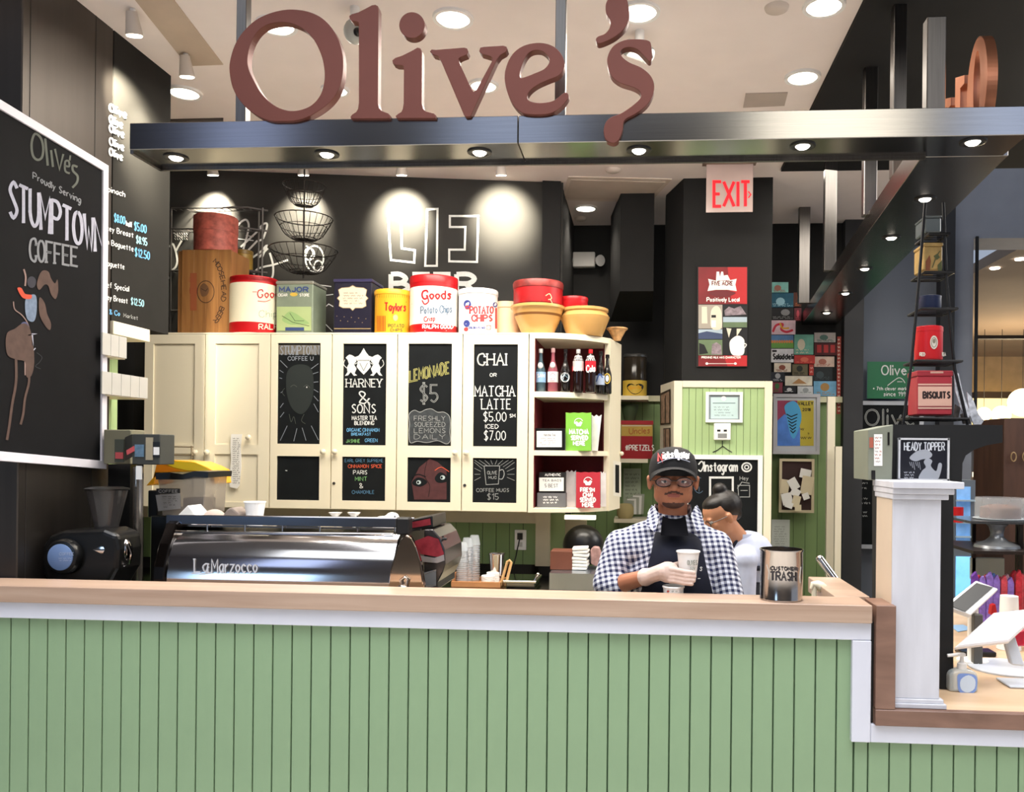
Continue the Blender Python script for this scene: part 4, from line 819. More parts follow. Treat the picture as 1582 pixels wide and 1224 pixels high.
# crate
cr = thing('wooden_crate', 'upright worn wooden beer crate with burned-on round lettering', 'crate', (onx(318, 5.02), 5.1, TZ))
x0, x1 = onx(280, 4.97), onx(356, 4.97); zt = W(318, 386, 4.97).z; crw = wood('crate_wood', '7d5228', 'ac7a44', .6, 2, (10, 4, 1))
w4 = (x1-x0)/4
for i in range(4): mb = MB(); mb.box(x0+i*w4+.0006, x0+(i+1)*w4-.0006, 4.97, 4.983, TZ+.001, zt); mb.build('plank', crw, cr, bev=.001)
mb = MB(); mb.box(x0-.03, x0+.008, 4.984, 5.2, TZ+.001, zt-.004); mb.build('side_panel', crw, cr); mb = MB(); mb.box(x1-.014, x1-.002, 4.984, 5.2, TZ+.001, zt-.004); mb.build('side_panel', crw, cr)
mb = MB(); mb.box(x0+.008, x1-.014, 4.984, 5.2, zt-.016, zt-.004); mb.build('end_panel', crw, cr); mb = MB(); mb.box(x0-.028, x1-.002, 5.2, 5.212, TZ+.001, zt-.004); mb.build('back_panel', crw, cr)
k = Ink(planeY(4.97), .0015)
txt = 'MOOSEHEAD BEER'; 
for i, ch in enumerate(txt):
    if ch == ' ': continue
    a = -1.05+2.1*i/(len(txt)-1); cx_, cy_ = 322+24*math.cos(a), 450+52*math.sin(a)
    g = glyph(ch)
    ca, sa = math.cos(a*.8+PI/2), math.sin(a*.8+PI/2)
    for st in g:
        pts = []
        for gx, gy in st:
            u, v = (gx-3)*1.15, -(gy-4)*.85
            pts.append((cx_+u*ca-v*sa, cy_+u*sa+v*ca))
        k.line(pts, 1.2, 0)
k.line(circ(318, 451, 13, 17, 24), 1.2, 0, closed=True); k.fill([(309,445),(314,438),(320,441),(323,448),(320,456),(312,458)], 3, smooth=True); k.line([(311,446),(318,450),(321,446)], 1, 0)
k.text('MOOSEHEAD', 291, 428, 300, 436, .1, 1); 
k.fill(circ(299, 449, 6, 11, 18), 1, -1); k.rect(294, 422, 304, 480, 2, -1)
k.build([mat('burnt_brand', '3d2a1c', .8), mat('faded_red_print', '8e3a2c', .7), mat('faint_red_print', '94512f', .7), mat('brown_print', '6a4a30', .7)], cr, 'branding')
# hat-box tin on the crate
cx = onx(331, 5.08); r = (onx(362, 5.08)-onx(301, 5.08))/2; z0 = zt+.001; z1_ = W(331, 336, 5.08).z
t = thing('round_tin', 'round red patterned tin lying on top of the wooden crate', 'tin', (cx, 5.08, z0)); rp = mat('red_patterned_tin', 'a9564a', .55, var=.4, scale=28)
mb = MB(); mb.lathe((cx, 5.09, z0), [(r*.97, 0), (r, .004), (r, (z1_-z0)*.55)], 36); mb.build('body', rp, t); mb = MB(); mb.lathe((cx, 5.09, z0+(z1_-z0)*.55+.0005), [(r*1.02, 0), (r*1.02, (z1_-z0)*.42), (r*.98, (z1_-z0)*.45)], 36); mb.build('lid', rp, t)
# wire rack
rk = thing('wire_rack', 'grey metal wire rack standing behind the wooden crate', 'rack', (onx(333, 5.2), 5.2, TZ)); rm = mat('grey_wire', '6a6866', .4, .6)
xa, xb = onx(263, 5.235), onx(404, 5.235)
for (x, y) in ((xa, 5.235), (xb, 5.235), (xa, 5.31), (xb-.06, 5.31)):
    mb = MB(); mb.tube([(x, y, TZ), (x, y, W(333, 322, 5.235).z)], .006, 8); mb.build('post', rm, rk)
for py in (321, 353, 418, 480):
    z = W(333, py, 5.235).z; mb = MB(); mb.tube([(xa, 5.235, z), (xb-.1, 5.235, z), (xb, 5.31, z)], .006, 6); mb.tube([(xa, 5.31, z), (xb, 5.31, z)], .004, 6)
    for i in range(12): x = xa+(xb-xa-.1)*i/11; mb.tube([(x, 5.235, z), (x, 5.31, z)], .0025, 4)
    mb.build('shelf_wire', rm, rk)
z0 = W(370, 418, 5.235).z+.006; cx = onx(366, 5.2); mb = MB(); mb.lathe((cx, 5.275, z0), [(.055, 0), (.06, .004), (.06, .10), (.062, .101), (.062, .125), (.058, .128)], 30, [0, 0, 0, 1, 1]); mb.build('round_tin', [mat('ochre_tin', '9a7a2c', .4, var=.25, scale=20), mat('dark_gold_lid', '7a5f22', .4)], None, label='ochre yellow round tin on the wire rack just right of the crate', cat='tin')
# tiered wire baskets
Yb = 5.08; bx_ = onx(468, Yb); bt_ = thing('tiered_wire_basket', 'three tier black wire fruit basket hanging from the ceiling', 'basket', (bx_, Yb, W(468, 425, Yb).z)); bmt = mat('black_wire', '2a2624', .45, .5)
mb = MB(); mb.tube([(bx_, Yb, W(468, 430, Yb).z), (bx_, Yb, CZ-.001)], .0055, 8); mb.build('centre_rod', bmt, bt_)
for (py, hw, pyb) in ((287, 32.5, 318), (337, 44, 370), (386, 52, 421)):
    R_ = hw*Yb/1300*1.0; z = W(468, py, Yb).z; zb_ = W(468, pyb, Yb-.0).z; mb = MB()
    ring_ = lambda rr, zz, th: mb.tube([(bx_+rr*math.cos(2*PI*i/32), Yb+rr*math.sin(2*PI*i/32), zz) for i in range(32)], th, 5, True)
    ring_(R_, z, .0035); ring_(R_*.82, z-(z-zb_)*.45, .0022); ring_(R_*.42, zb_+.004, .003); ring_(R_*.2, zb_, .003)
    for i in range(26):
        a = 2*PI*i/26; pts = [(R_, 0), (R_*.97, -.12), (R_*.84, -.42), (R_*.66, -.8), (R_*.42, -1), (.0, -1.02)]
        mb.tube([(bx_+q*math.cos(a), Yb+q*math.sin(a), z+h*(z-zb_)) for q, h in pts], .0019, 4)
    mb.build('basket_tier', bmt, bt_)
# bowls
def bowl(px0, px1, pyt, Y, zb, m, m2, lab, foot=.55, wall=True, name='mixing_bowl'):
    cx = onx((px0+px1)/2, Y); r = (onx(px1, Y)-onx(px0, Y))/2; H = W((px0+px1)/2, pyt, Y).z-zb
    t = thing(name, lab, 'bowl', (cx, Y, zb)); mb = MB()
    mb.lathe((cx, Y, zb), [(r*foot, 0), (r*foot*1.05, .006), (r*(foot+.22), H*.45), (r*(foot+.3), H*.62)] , 40); mb.build('lower_bowl', m, t)
    mb = MB(); mb.lathe((cx, Y, zb), [(r*(foot+.3), H*.62), (r*(foot+.33), H*.7), (r*.93, H*.85), (r, H*.9), (r, H*.98), (r*.95, H), (r*.9, H*.9), (r*.5, H*.3), (0, H*.25)], 40, [1, 0, 0, 0, 0, 0, 0, 0], caps=False); mb.build('rim', [m, m2], t); return t, cx, r, zb+H
yw = mat('yellow_stoneware', 'c99c5c', .3, var=.08, coat=.4); yb_ = mat('brown_band', '7a4e24', .35)
t, cx, r, zt1 = bowl(789, 873, 474, 5.0, TZ, yw, yb_, 'yellow stoneware bowl with a dark brown band, left of two', .55)
t2, cx2, r2, zt2 = bowl(867, 940, 478, 5.06, TZ, yw, yw, 'plain ribbed yellow stoneware bowl, right of two, above the bottles', .72)
bowl(937, 970, 507, 5.22, TZ, mat('patterned_pottery', 'c79a68', .5, var=.35, scale=40), mat('rust_pottery', '9b5a38', .5), 'small rust patterned bowl at the far right end of the cabinet top', .35)
def rtin(cx, Y, r, z0, h, lab, mb_, ml):
    t = thing('round_tin', lab, 'tin', (cx, Y, z0)); mb = MB(); mb.lathe((cx, Y, z0), [(r*.97, 0), (r, .005), (r, h*.7)], 36); mb.build('body', mb_, t); mb = MB(); mb.lathe((cx, Y, z0+h*.7), [(r*1.02, 0), (r*1.03, h*.22), (r*1.0, h*.3), (r*.9, h*.27)], 36); mb.build('lid', ml, t); return t
rtn = mat('scuffed_red_tin', 'a0181c', .35, var=.35, scale=10); rtl = mat('scuffed_red_lid', '8c3430', .4, .2, var=.5, scale=14)
t = rtin(cx, 5.0, r*.9, zt1+.001, W(834, 438, 5.0).z-zt1, 'larger scuffed red round tin set on the banded yellow bowl', rtn, rtl)
k = Ink(cylP(cx, 5.0, r*.9), .0015); k.line([(843,457),(849,454),(852,461),(847,463)], 1.2, 0, smooth=True); k.line([(850,462),(854,470)], 1, 0); k.line([(812,464),(838,464)], 1., 1); k.build([mat('gold_flourish', 'd8c89c'), mat('dark_red_line', '7c1216')], t)
rtin(onx(886, 5.06), 5.06, .085, zt2+.001, W(890, 461, 5.06).z-zt2, 'smaller bright red round tin in the ribbed yellow bowl', red, red)
# ================================================================ chalk wall art
k = Ink(backP, .003)
k.line([(599,328),(604,402),(640,406),(641,387),(621,384),(619,326)], 3.4, 0, closed=True); k.line([(660,324),(676,323),(675,411),(657,411)], 3.2, 0, closed=True)
k.line([(695,334),(739,334),(737,405),(694,404),(694,386),(718,386),(719,351),(695,351)], 3.2, 0, closed=True)
k.text('BEER', 604, 424, 733, 452, 7.5, 0)
sc_ = [[(262,382),(268,378),(274,400),(272,412),(266,418)],[(281,372),(272,388)],[(362,382),(366,352),(378,340),(384,345),(383,360),(372,400)],[(372,382),(404,352)],[(400,354),(408,346),(413,348),(407,368),(400,372)],[(376,395),(398,372)],[(382,404),(402,390),(412,380),(405,398)],[(400,398),(410,388),(414,384)],[(392,424),(398,416),(410,412),(424,409),(445,402)],[(417,391),(422,410),(421,428),(412,436)],[(256,424),(258,432),(262,428)]]
for p in sc_: k.line(p, 3., 0, smooth=True)
for p in [[(366,369),(392,372)],[(380,364),(392,366)],[(268,360),(282,368)],[(492,458),(515,455)],[(494,482),(508,470),(515,474)],[(496,494),(514,512)],[(490,440),(512,443)]]: k.line(p, 1.4, 0)
for i in range(18):
    k.line([(270+i % 6*3.6, 360+(i//6)*4), (272+i % 6*3.6, 363+(i//6)*4)], 1, 0)
for c_ in (circ(486, 400, 14, 20, 20), circ(478, 393, 8, 9, 14), circ(492, 412, 7, 9, 14)): k.line(c_, 2.4, 0, closed=True)
k.line([(473,380),(484,390),(478,404),(490,420)], 2, 0, smooth=True)
k.build([chalk], back, 'chalk_marks')  # wall letters and loose drawings joined in one mesh
k = Ink(planeX(-2.32), .003)
def ml(t_, x0, y0, x1, h, th, mi): k.text(t_, x0, y0, x1, y0+h, th, mi, slope=.33 if y0 < 330 else .28 if y0 < 400 else .2)
ml('Spinach', 160, 286, 192, 8, 1.3, 0); ml('$8.00', 175, 330, 192, 12, 1.5, 1); ml('half', 194, 341, 203, 8, 1.3, 0); ml('$5.00', 206, 343, 225, 12, 1.6, 1)
ml('Turkey Breast', 150, 344, 205, 8, 1.2, 0); ml('$8.95', 209, 364, 226, 11, 1.5, 2); ml('on Baguette', 160, 368, 205, 8, 1.2, 0); ml('$12.50', 207, 383, 230, 12, 1.6, 1)
ml('Baguette', 160, 402, 191, 8, 1.2, 0); ml('Chef Special', 155, 434, 198, 8, 1.1, 0); ml('Turkey Breast', 150, 452, 196, 8, 1.2, 0); ml('$12.50', 201, 460, 221, 10, 1.3, 2); ml('& Co', 168, 478, 184, 7, 1.2, 1); ml('Market', 190, 484, 212, 6, .8, 3)
for y in (160, 178, 192, 212, 228): k.text('Olive', 168, y, 194-(y % 5)*2, y+11, 3., 0, slope=.45)
k.build([chalk, chalk_blue, mat('pale_cyan_chalk', '9fd0dc', .9), chalk_dim], bpy.data.objects['wall_left'], 'chalk_marks')
# ================================================================ left open shelf under the menu wall
ls = thing('side_shelf', 'cream and green open side shelf with white price rails under the menu wall', 'shelf unit', (-2.4, 3.7, 1.3))
mb = MB(); mb.box(-2.47, -2.31, 3.525, 3.80, 2.10, 2.158); mb.build('top_trim', cream, ls, bev=.002)
for i in range(5): mb = MB(); mb.box(-2.46, -2.45, 3.525+i*.05+.001, 3.525+(i+1)*.05-.001, 1.0, 2.10); mb.build('plank', lgreen, ls)
for i, (px1, t0, t1) in enumerate(((198, 520, 553), (231, 578, 612))):
    p = WX(190, t0, -2.27); q = WX(190, t1, -2.27); y1 = WX(px1, 560, -2.27).y
    mb = MB(); mb.box(-2.449, -2.285, 3.45, y1, q.z-.004, q.z+.012); mb.build('shelf', cream, ls)
    n = 3 if i == 0 else 5; ya = 3.40
    for j in range(n):
        mb = MB(); mb.box(-2.284, -2.276, ya+(y1-ya)*j/n+.001, ya+(y1-ya)*(j+1)/n-.001, q.z, p.z); mb.build('price_rail', mat('rail_grey_white', 'b4b3ae', .6), ls, bev=.001)
# ================================================================ backsplash, back counter
bs = thing('backsplash', 'deep green boarded backsplash with a beige rail under the wall cabinets', 'wall panel', (W(600, 850, 5.2).x, 5.23, .9))
xs0, xs1 = W(222, 850, 5.22).x, W(829, 850, 5.22).x; n = int((xs1-xs0)/.085); w_ = (xs1-xs0)/n
for i in range(n): mb = MB(); mb.box(xs0+i*w_+.0015, xs0+(i+1)*w_-.0015, 5.215, 5.222, .9, cb-.001); mb.build('plank', dgreen, bs, bev=.001)
beige = mat('beige_rail', 'b3aa92', .6)
mb = MB(); mb.box(xs0, xs1, 5.19, 5.214, W(700, 807, 5.19).z, cb-.001); mb.build('rail', beige, bs)
mb = MB(); mb.box(xs1+.001, W(849, 850, 5.15).x, 5.15, 5.23, .9, cb-.001); mb.build('corner_post', beige, bs)
mb = MB(); mb.box(W(849, 850, 5.2).x+.001, W(872, 850, 5.2).x, 5.2, 5.23, .9, cb-.001); mb.build('end_panel', mat('olive_green_board', '7f9060', .6), bs)
sc = thing('wall_outlet', 'white double wall outlet on the green backsplash with a black plug', 'outlet', W(805, 850, 5.21))
mb = MB(); mb.pbox(795, 819, 813, 850, 5.205, .008); mb.build('cover_plate', wht, sc, bev=.002)
mb = MB(); mb.pbox(799, 824, 807, 834, 5.185, .02); mb.tube([W(803, 832, 5.19), W(800, 845, 5.18), W(797, 860, 5.19), W(792, 880, 5.2)], .004, 6); mb.build('plug', blackp, sc)
mb = MB(); mb.pbox(801, 838, 807, 845, 5.203, .003); mb.build('socket', mat('outlet_grey', 'c8c8c4'), sc)
bk = thing('back_counter', 'stainless steel back counter under the wall cabinets', 'counter', (-1.3, 4.9, 0))
KZ = W(745, 908, 4.7).z
mb = MB(); mb.box(xs0, W(945, 900, 4.7).x, 4.66, 5.19, KZ-.03, KZ); mb.build('worktop', steel, bk); mb = MB(); mb.box(xs0, W(945, 900, 4.7).x, 4.70, 5.189, 0, KZ-.031); mb.build('base_cabinet', cream, bk)
def lth(name, px, Y, z, prof, m, lab=None, cat=None, parent=None, n=28, mi=0, **k):
    mb = MB(); x = W(px, 800, Y).x; mb.lathe((x, Y, z), prof, n, mi); return mb.build(name, m, parent, label=lab, cat=cat, **k)
# cup stacks
tr = thing('cup_tray', 'light wooden cup tray with a bent wooden handle at its right', 'tray', (W(745, 900, 4.75).x, 4.78, KZ))
x0, x1 = W(700, 900, 4.75).x, W(775, 900, 4.75).x
mb = MB(); mb.box(x0, x1, 4.70, 4.72, KZ+.001, KZ+.03); mb.box(x0, x1, 4.9, 4.915, KZ+.001, KZ+.03); mb.box(x0, x0+.012, 4.72, 4.9, KZ+.001, KZ+.07); mb.box(x1-.012, x1, 4.72, 4.9, KZ+.001, KZ+.03); mb.box(x0+.012, x1-.012, 4.72, 4.9, KZ+.001, KZ+.008); mb.build('tray_body', mat('orange_wood', 'b98255', .5, var=.15), tr)
mb = MB(); P = [W(a, b, 4.74) for a, b in ((773, 905), (779, 885), (784, 868), (787, 866), (790, 869), (786, 885), (781, 905))]; mb.tube(P, .008, 8); mb.build('bent_handle', mat('pale_handle', 'd9b07a', .5), tr)
clear_m = mat('stacked_clear_cups', 'c4cad0', .12, .35, var=.15, scale=20, stretch=(1, 1, 14))
for px, hpy, Y, lb in ((714, 838, 4.78, 'front shorter stack of clear plastic cups on the wooden tray'), (722, 831, 4.84, 'middle stack of clear plastic cups on the wooden tray'), (733, 827, 4.87, 'tallest rear stack of clear plastic cups on the wooden tray')):
    z0 = KZ+.009; H = W(px, hpy, Y).z-z0; t = thing('cup_stack', lb, 'cups', (W(px, 850, Y).x, Y, z0), 'stacks of clear cups'); x = W(px, 850, Y).x
    mb = MB(); prof = []; k_ = 16
    for i in range(k_): a = z0*0+H*.8*i/k_; prof += [(.030, a), (.034, a+H*.8/k_*.8), (.0345, a+H*.8/k_*.95)]
    mb.lathe((x, Y, z0), prof, 24); mb.build('stacked_cups', clear_m, t)
    mb = MB(); mb.lathe((x, Y, z0+H*.8), [(.0345, 0), (.030, H*.1), (.024, H*.2)], 24); mb.build('top_cup', clearp, t)
c_ = thing('steel_cup', 'tall steel mixing cup behind the white lids', 'cup', (W(768, 850, 4.845).x, 4.845, KZ+.009)); mb = MB(); H = W(768, 854, 4.88).z-KZ-.01
mb.lathe((W(768, 850, 4.845).x, 4.845, KZ+.01), [(.034, 0), (.046, H*.95), (.05, H), (.046, H-.002), (.03, .02), (0, .02)], 28); mb.build('cup_body', chrome, c_)
for px, hpy, Y, lb in ((754, 889, 4.77, 'lower front stack of white cup lids on the tray'), (762, 884, 4.82, 'taller rear stack of white cup lids on the tray')):
    x = W(px, 890, Y).x; t = thing('lid_stack', lb, 'lids', (x, Y, KZ+.009), 'stacks of white lids'); mb = MB(); H = W(px, hpy, Y).z-KZ-.009; prof = []
    for i in range(8): prof += [(.038, H*i/8), (.0395, H*(i+.35)/8), (.037, H*(i+.9)/8)]
    mb.lathe((x, Y, KZ+.009), prof+[(.025, H)], 24); mb.build('stacked_lids', wht, t)
sb = thing('steel_food_bin', 'steel food bin with a hinged lid and ball knob beside the tray', 'bin', (W(806, 905, 4.75).x, 4.8, KZ))
mb = MB(); mb.box(W(782, 900, 4.72).x, W(826, 900, 4.72).x, 4.72, 4.95, KZ+.001, W(806, 901, 4.72).z); mb.build('bin_body', steel, sb, bev=.003)
mb = MB(); mb.box(W(778, 900, 4.72).x, W(829, 900, 4.72).x, 4.70, 4.97, W(806, 901, 4.72).z+.001, W(806, 897, 4.72).z); mb.build('lid', chrome, sb, bev=.002)
mb = MB(); mb.tube([W(824, 899, 4.74), W(827, 893, 4.74), W(830, 889, 4.74)], .005, 8); mb.ell(W(831, 888, 4.74), .012, 12, 8); mb.build('handle', chrome, sb)
# sink area right of the post
mb = MB(); mb.box(W(849, 890, 4.68).x, W(922, 890, 4.68).x, 4.67, 4.69, KZ, W(885, 886, 4.68).z); mb.box(W(849, 890, 4.68).x, W(922, 890, 4.68).x, 4.69, 5.0, W(885, 886, 4.68).z-.02, W(885, 886, 4.68).z); sk_ = mb.build('steel_sink_box', mat('bluish_steel', 'a9b0ba', .25, .9), None, label='large bluish steel box behind the bar left of the man', cat='sink')
zt = W(885, 886, 4.68).z+.001
mb = MB(); mb.box(W(850, 870, 4.8).x, W(884, 870, 4.8).x, 4.8, 4.95, zt, W(867, 852, 4.8).z); bb = mb.build('cardboard_box', mat('brown_card', '6e4030', .7, var=.1), None, label='dark brown box on the bluish steel box', cat='box', bev=.002)
bb_ = thing('napkin_stack', 'messy stack of folded white napkins right of the brown box', 'napkins', (W(896, 880, 4.8).x, 4.84, zt))
H = W(896, 846, 4.8).z-zt
for i in range(7):
    mb = MB(); a = random.uniform(-.1, .1); x = W(896, 880, 4.8).x+random.uniform(-.008, .008); mb.obox((x, 4.85, zt+H*(i+.5)/7), (math.cos(a), math.sin(a), random.uniform(-.06, .06)), (-math.sin(a), math.cos(a), 0), (0, 0, 1), .045, .05, H/7*.42); mb.build('napkin', paper, bb_, bev=.003)
dm = thing('round_oven_hood', 'big round black domed lid standing behind the napkins', 'dome lid', (W(900, 850, 5.05).x, 5.05, zt)); x = W(901, 850, 5.05).x; zc = W(901, 843, 5.05).z; mb = MB()
mb.lathe((x, 5.05, zc), [(.0, -.09), (.05, -.085), (.10, -.055), (.122, -.01), (.124, .02)], 36, 0, 'y'); mb.build('dome', blackp, dm, fix=True); mb = MB(); mb.box(x-.02, x+.02, 5.03, 5.06, zt, zc-.115); mb.build('foot', blackp, dm)
mb = MB(); pk = [(913, 872), (912, 850), (917, 845), (926, 846), (929, 856), (926, 872), (920, 876)]; mb.prism([W(a, b, 4.86) for a, b in pk], (0, .06, 0)); mb.build('plastic_bag', mat('pinkish_bag', 'a78480', .3, var=.3, scale=30), None, label='small pinkish plastic bag leaning on the black dome', cat='bag', fix=True, bev=.006)
mb = MB(); mb.box(W(872, 810, 5.3).x, W(905, 810, 5.3).x, 5.36, 5.4, W(885, 845, 5.3).z, W(885, 805, 5.3).z); mb.build('wall_notice', mat('beige_card', 'c3b99c', .7), None, label='blank beige board under the corner shelf behind the black dome', cat='board')
# ================================================================ rear passage wall with green boards
RY = 6.74
rg = thing('rear_green_boards', 'deep green boarding with a cream rail on the rear wall behind the pillar', 'wall panel', (1.0, RY, 0))
x0, x1 = W(868, 700, RY).x, W(1300, 700, RY).x; rz = W(1000, 621, RY).z; n = int((x1-x0)/.09); w_ = (x1-x0)/n
for i in range(n): mb = MB(); mb.box(x0+i*w_+.0015, x0+(i+1)*w_-.0015, RY-.008, RY, .0, rz); mb.build('plank', dgreen, rg)
mb = MB(); mb.box(x0, x1, RY-.05, RY, rz+.001, W(1000, 612, RY).z); mb.build('rail', mat('pale_rail', 'c9c7a6', .5), rg)
mb = MB(); mb.box(W(1277, 700, 6.5).x, W(1289, 700, 6.5).x, 6.48, 6.52, 0, W(1283, 613, 6.5).z); mb.build('post', cream, rg)
mb = MB(); mb.box(W(1290, 700, 6.4).x, W(1300, 700, 6.4).x, 6.38, 6.42, .5, W(1295, 690, 6.4).z); mb.build('post', cream, rg)
# things on/at rear rail: sits on a small ledge
led = thing('rear_shelf', 'narrow cream shelf on the green boards beside the corner shelf', 'shelf', (W(980, 705, 6.5).x, 6.6, 1.4))
z1s = W(980, 613, 6.55).z; z2s = W(980, 709, 6.5).z; z3s = W(980, 803, 6.4).z
for z in (z1s, z2s, z3s): mb = MB(); mb.box(W(950, 700, 6.5).x, W(1001, 700, 6.5).x, 6.45, 6.73, z-.03, z); mb.build('shelf_board', cream, led)
x0, x1 = W(962, 600, 6.5).x, W(999, 600, 6.5).x; xc = (x0+x1)/2; r = (x1-x0)/2
jr = thing('glass_jar', 'large glass jar with a yellow label and black heart badge on the rear shelf', 'jar', (xc, 6.6, z1s+.001)); zl = W(980, 588, 6.5).z; zt = W(980, 546, 6.5).z; z0 = z1s+.001
mb = MB(); mb.lathe((xc, 6.6, z0), [(r*.95, 0), (r, .01), (r, zt-z0-.03), (r*.92, zt-z0-.02)], 30); mb.build('glass_body', mat('brown_jar_glass', '3a332a', .15, var=.3), jr)
mb = MB(); mb.lathe((xc, 6.6, zt-.022), [(r*1.0, 0), (r*1.02, .015), (r*.9, .025)], 30); mb.build('lid', mat('grey_lid', '7d7d7b', .3, .7), jr)
mb = MB(); mb.lathe((xc, 6.6, z0+.004), [(r*1.02, 0), (r*1.021, .001), (r*1.02, zl-z0)], 30, caps=False); mb.build('label_band', mat('jar_yellow', 'd9b545', .5), jr)
k = Ink(cylP(xc, 6.6, r*1.02), .002); k.fill([(969,600),(970,594),(976,593),(981,595),(988,593),(994,596),(992,603),(984,609),(976,608)], 0, smooth=True); k.text('Charles Chips', 972, 597, 991, 602, .8, 1, slope=-.1, lay=1); k.build([blackp, yel], jr)
x0, x1 = W(960, 680, 6.5).x, W(1008, 680, 6.5).x; z0 = z2s+.001
pz = thing('pretzel_tin', 'red and gold pretzel tin on the rear shelf left of the black cap', 'tin', ((x0+x1)/2, 6.55, z0)); zt = W(985, 650, 6.46).z; zm = W(985, 674, 6.46).z
mb = MB(); mb.box(x0, x1, 6.46, 6.7, z0, zm); mb.build('lower_body', mat('deep_red_tin', '9a1a22', .4), pz); mb = MB(); mb.box(x0, x1, 6.46, 6.7, zm+.0005, zt-.03); mb.build('upper_body', mat('gold_tin', 'b49440', .4, var=.15), pz); mb = MB(); mb.box(x0-.004, x1+.004, 6.456, 6.704, zt-.03, zt); mb.build('lid', mat('deep_red_tin'), pz)
k = Ink(planeY(6.46), .002); k.text('#PRETZELS', 966, 688, 1010, 696, 1.4, 0); k.text('Uncles', 972, 662, 1004, 671, 1.3, 1, slope=-.05); k.line([(961,658),(1007,658)], .8, 0); k.build([paper, mat('rust_print', 'a05a28')], pz)
mb = MB(); xc = W(973, 630, 6.6).x; mb.lathe((xc, 6.6, W(973, 648, 6.6).z-.0), [(.04, 0), (.07, .12), (.072, .13), (.06, .12), (.03, .02)], 24); 
pot = mb.build('flower_pot', mat('dark_olive_pot', '3b4a30', .6), None, label='dark olive pot on top of the red and gold tin', cat='pot'); pot.location.z = W(985, 650, 6.46).z+.001
mb = MB(); xc = W(966, 790, 6.5).x; mb.lathe((xc, 6.5, z3s+.001), [(.05, 0), (.065, .03), (.065, .08), (.05, .11), (.03, .115)], 24); mb.build('clay_pot', mat('straw_pot', 'bfae7a', .7, var=.1), None, label='straw coloured pot on the lowest rear shelf left of the man', cat='pot')
x = W(978, 790, 6.56).x
nt = thing('paper_pile', 'loose pale papers and packets standing on the lowest rear shelf', 'papers', (x, 6.6, z3s+.001))
for i in range(5): mb = MB(); a = random.uniform(-.1, .1); mb.obox((x+.02*i-.03, 6.58+.02*i, z3s+.06+.006*i+.02), (1, 0, a*.5), (0, 1, 0), (-a*.5, 0, 1), .035, .004, .055+.006*i); mb.build('paper_sheet', paper if i % 2 else mat('grey_packet', 'a8ab9c', .6), nt)
mb = MB(); mb.box(W(963, 750, 6.7).x, W(990, 750, 6.7).x, 6.70, 6.71, W(976, 778, 6.7).z, W(976, 724, 6.7).z); nn = mb.build('pinned_notice', mat('greenish_paper', 'a9b39a', .8), None, label='greenish pinned notice on the green boards below the red and gold tin', cat='notice')
k = Ink(planeY(6.70), .002); k.scrib(965, 730, 988, 772, 7, 0, .7, 31); k.build([mat('grey_print4', '74796c')], nn)
# emergency light
em = thing('emergency_light', 'white twin head emergency light on the black rear wall', 'emergency light', W(902, 412, 6.72))
mb = MB(); mb.pbox(885, 389, 919, 412, 6.68, .068); mb.build('housing', mat('soft_white', 'c9c8c6', .5), em, bev=.006)
for px, s_ in ((881, -1), (924, 1)): mb = MB(); p = W(px, 402, 6.69); mb.tube([p+Vector((-s_*.02, .02, 0)), p+Vector((s_*.02, -.03, -.01))], [.02, .045], 16); mb.build('lamp_head', mat('soft_white'), em)
# exit sign
ex = thing('exit_sign', 'clear exit sign with glowing red letters hanging above the pillar poster', 'exit sign', W(1127, 330, 5.3)); EY = 5.3
mb = MB(); p0, p1 = W(1085, 276, EY), W(1168, 276, EY); mb.box(p0.x, p1.x, EY-.03, EY+.03, CZ-.02, CZ-.0005); mb.build('ceiling_plate', mat('brushed_tan', 'a0887a', .4, .5), ex)
zt = CZ-.021; zb = W(1127, 328, EY).z; mb = MB(); mb.box(W(1091, 300, EY).x, W(1163, 300, EY).x, EY-.004, EY+.004, zb, zt); mb.build('acrylic_panel', mat('exit_acrylic', 'c9b4ae', .15, alpha=.8), ex)
k = Ink(planeY(EY-.004), .003)
for t_, a, b_ in (('E', 1103, 1114), ('X', 1118, 1134), ('I', 1140, 1140.1), ('T', 1145, 1158)):
    for st in glyph(t_):
        mx = 5 if t_ == 'E' else 6
        k.line([(a+(b_-a)*gx/mx if t_ != 'I' else 1140, 319-gy/8*38) for gx, gy in st], 4.6, 0)
k.line([(1156,296),(1160,301),(1156,306)], 1.8, 0); k.build([mat('exit_red_glow', 'c8101c', .6, emit='ff1424', es=.9)], ex)
for st_ in (): pass
# ================================================================ pillar panel
pp = thing('pillar_panel', 'light green boarded panel in a cream frame wrapping the black pillar', 'wall panel', ((px0+px1)/2, PY-.02, 0))
fy = PY-.022; zt = W(1120, 589, fy).z; zi = W(1120, 599, fy).z
xa, xb, xc_, xd = W(1040, 700, fy).x, W(1053, 700, fy).x, W(1180, 700, fy).x, W(1192, 700, fy).x
mb = MB(); mb.box(xa, xb, fy-.012, PY-.001, 0, zt); mb.build('stile', cream, pp, bev=.002); mb = MB(); mb.box(xc_, xd, fy-.012, PY-.001, 0, zt); mb.build('stile', cream, pp, bev=.002)
mb = MB(); mb.box(xb+.0005, xc_-.0005, fy-.012, PY-.001, zi, zt); mb.build('top_rail', cream, pp, bev=.002)
n = 12; w_ = (xc_-xb)/n
for i in range(n): mb = MB(); mb.box(xb+i*w_+.001, xb+(i+1)*w_-.001, fy, PY-.001, 0, zi-.0005); mb.build('plank', lgreen, pp, bev=.001)
sx = W(1020, 650, 5.96).x
mb = MB(); mb.prism([(xa-.001, fy-.01, 0), (sx, 5.96, 0), (sx+.02, 5.97, 0), (xa-.0008, PY+.02, 0)], (0, 0, zt)); mb.build('side_board', cream, pp, fix=True)
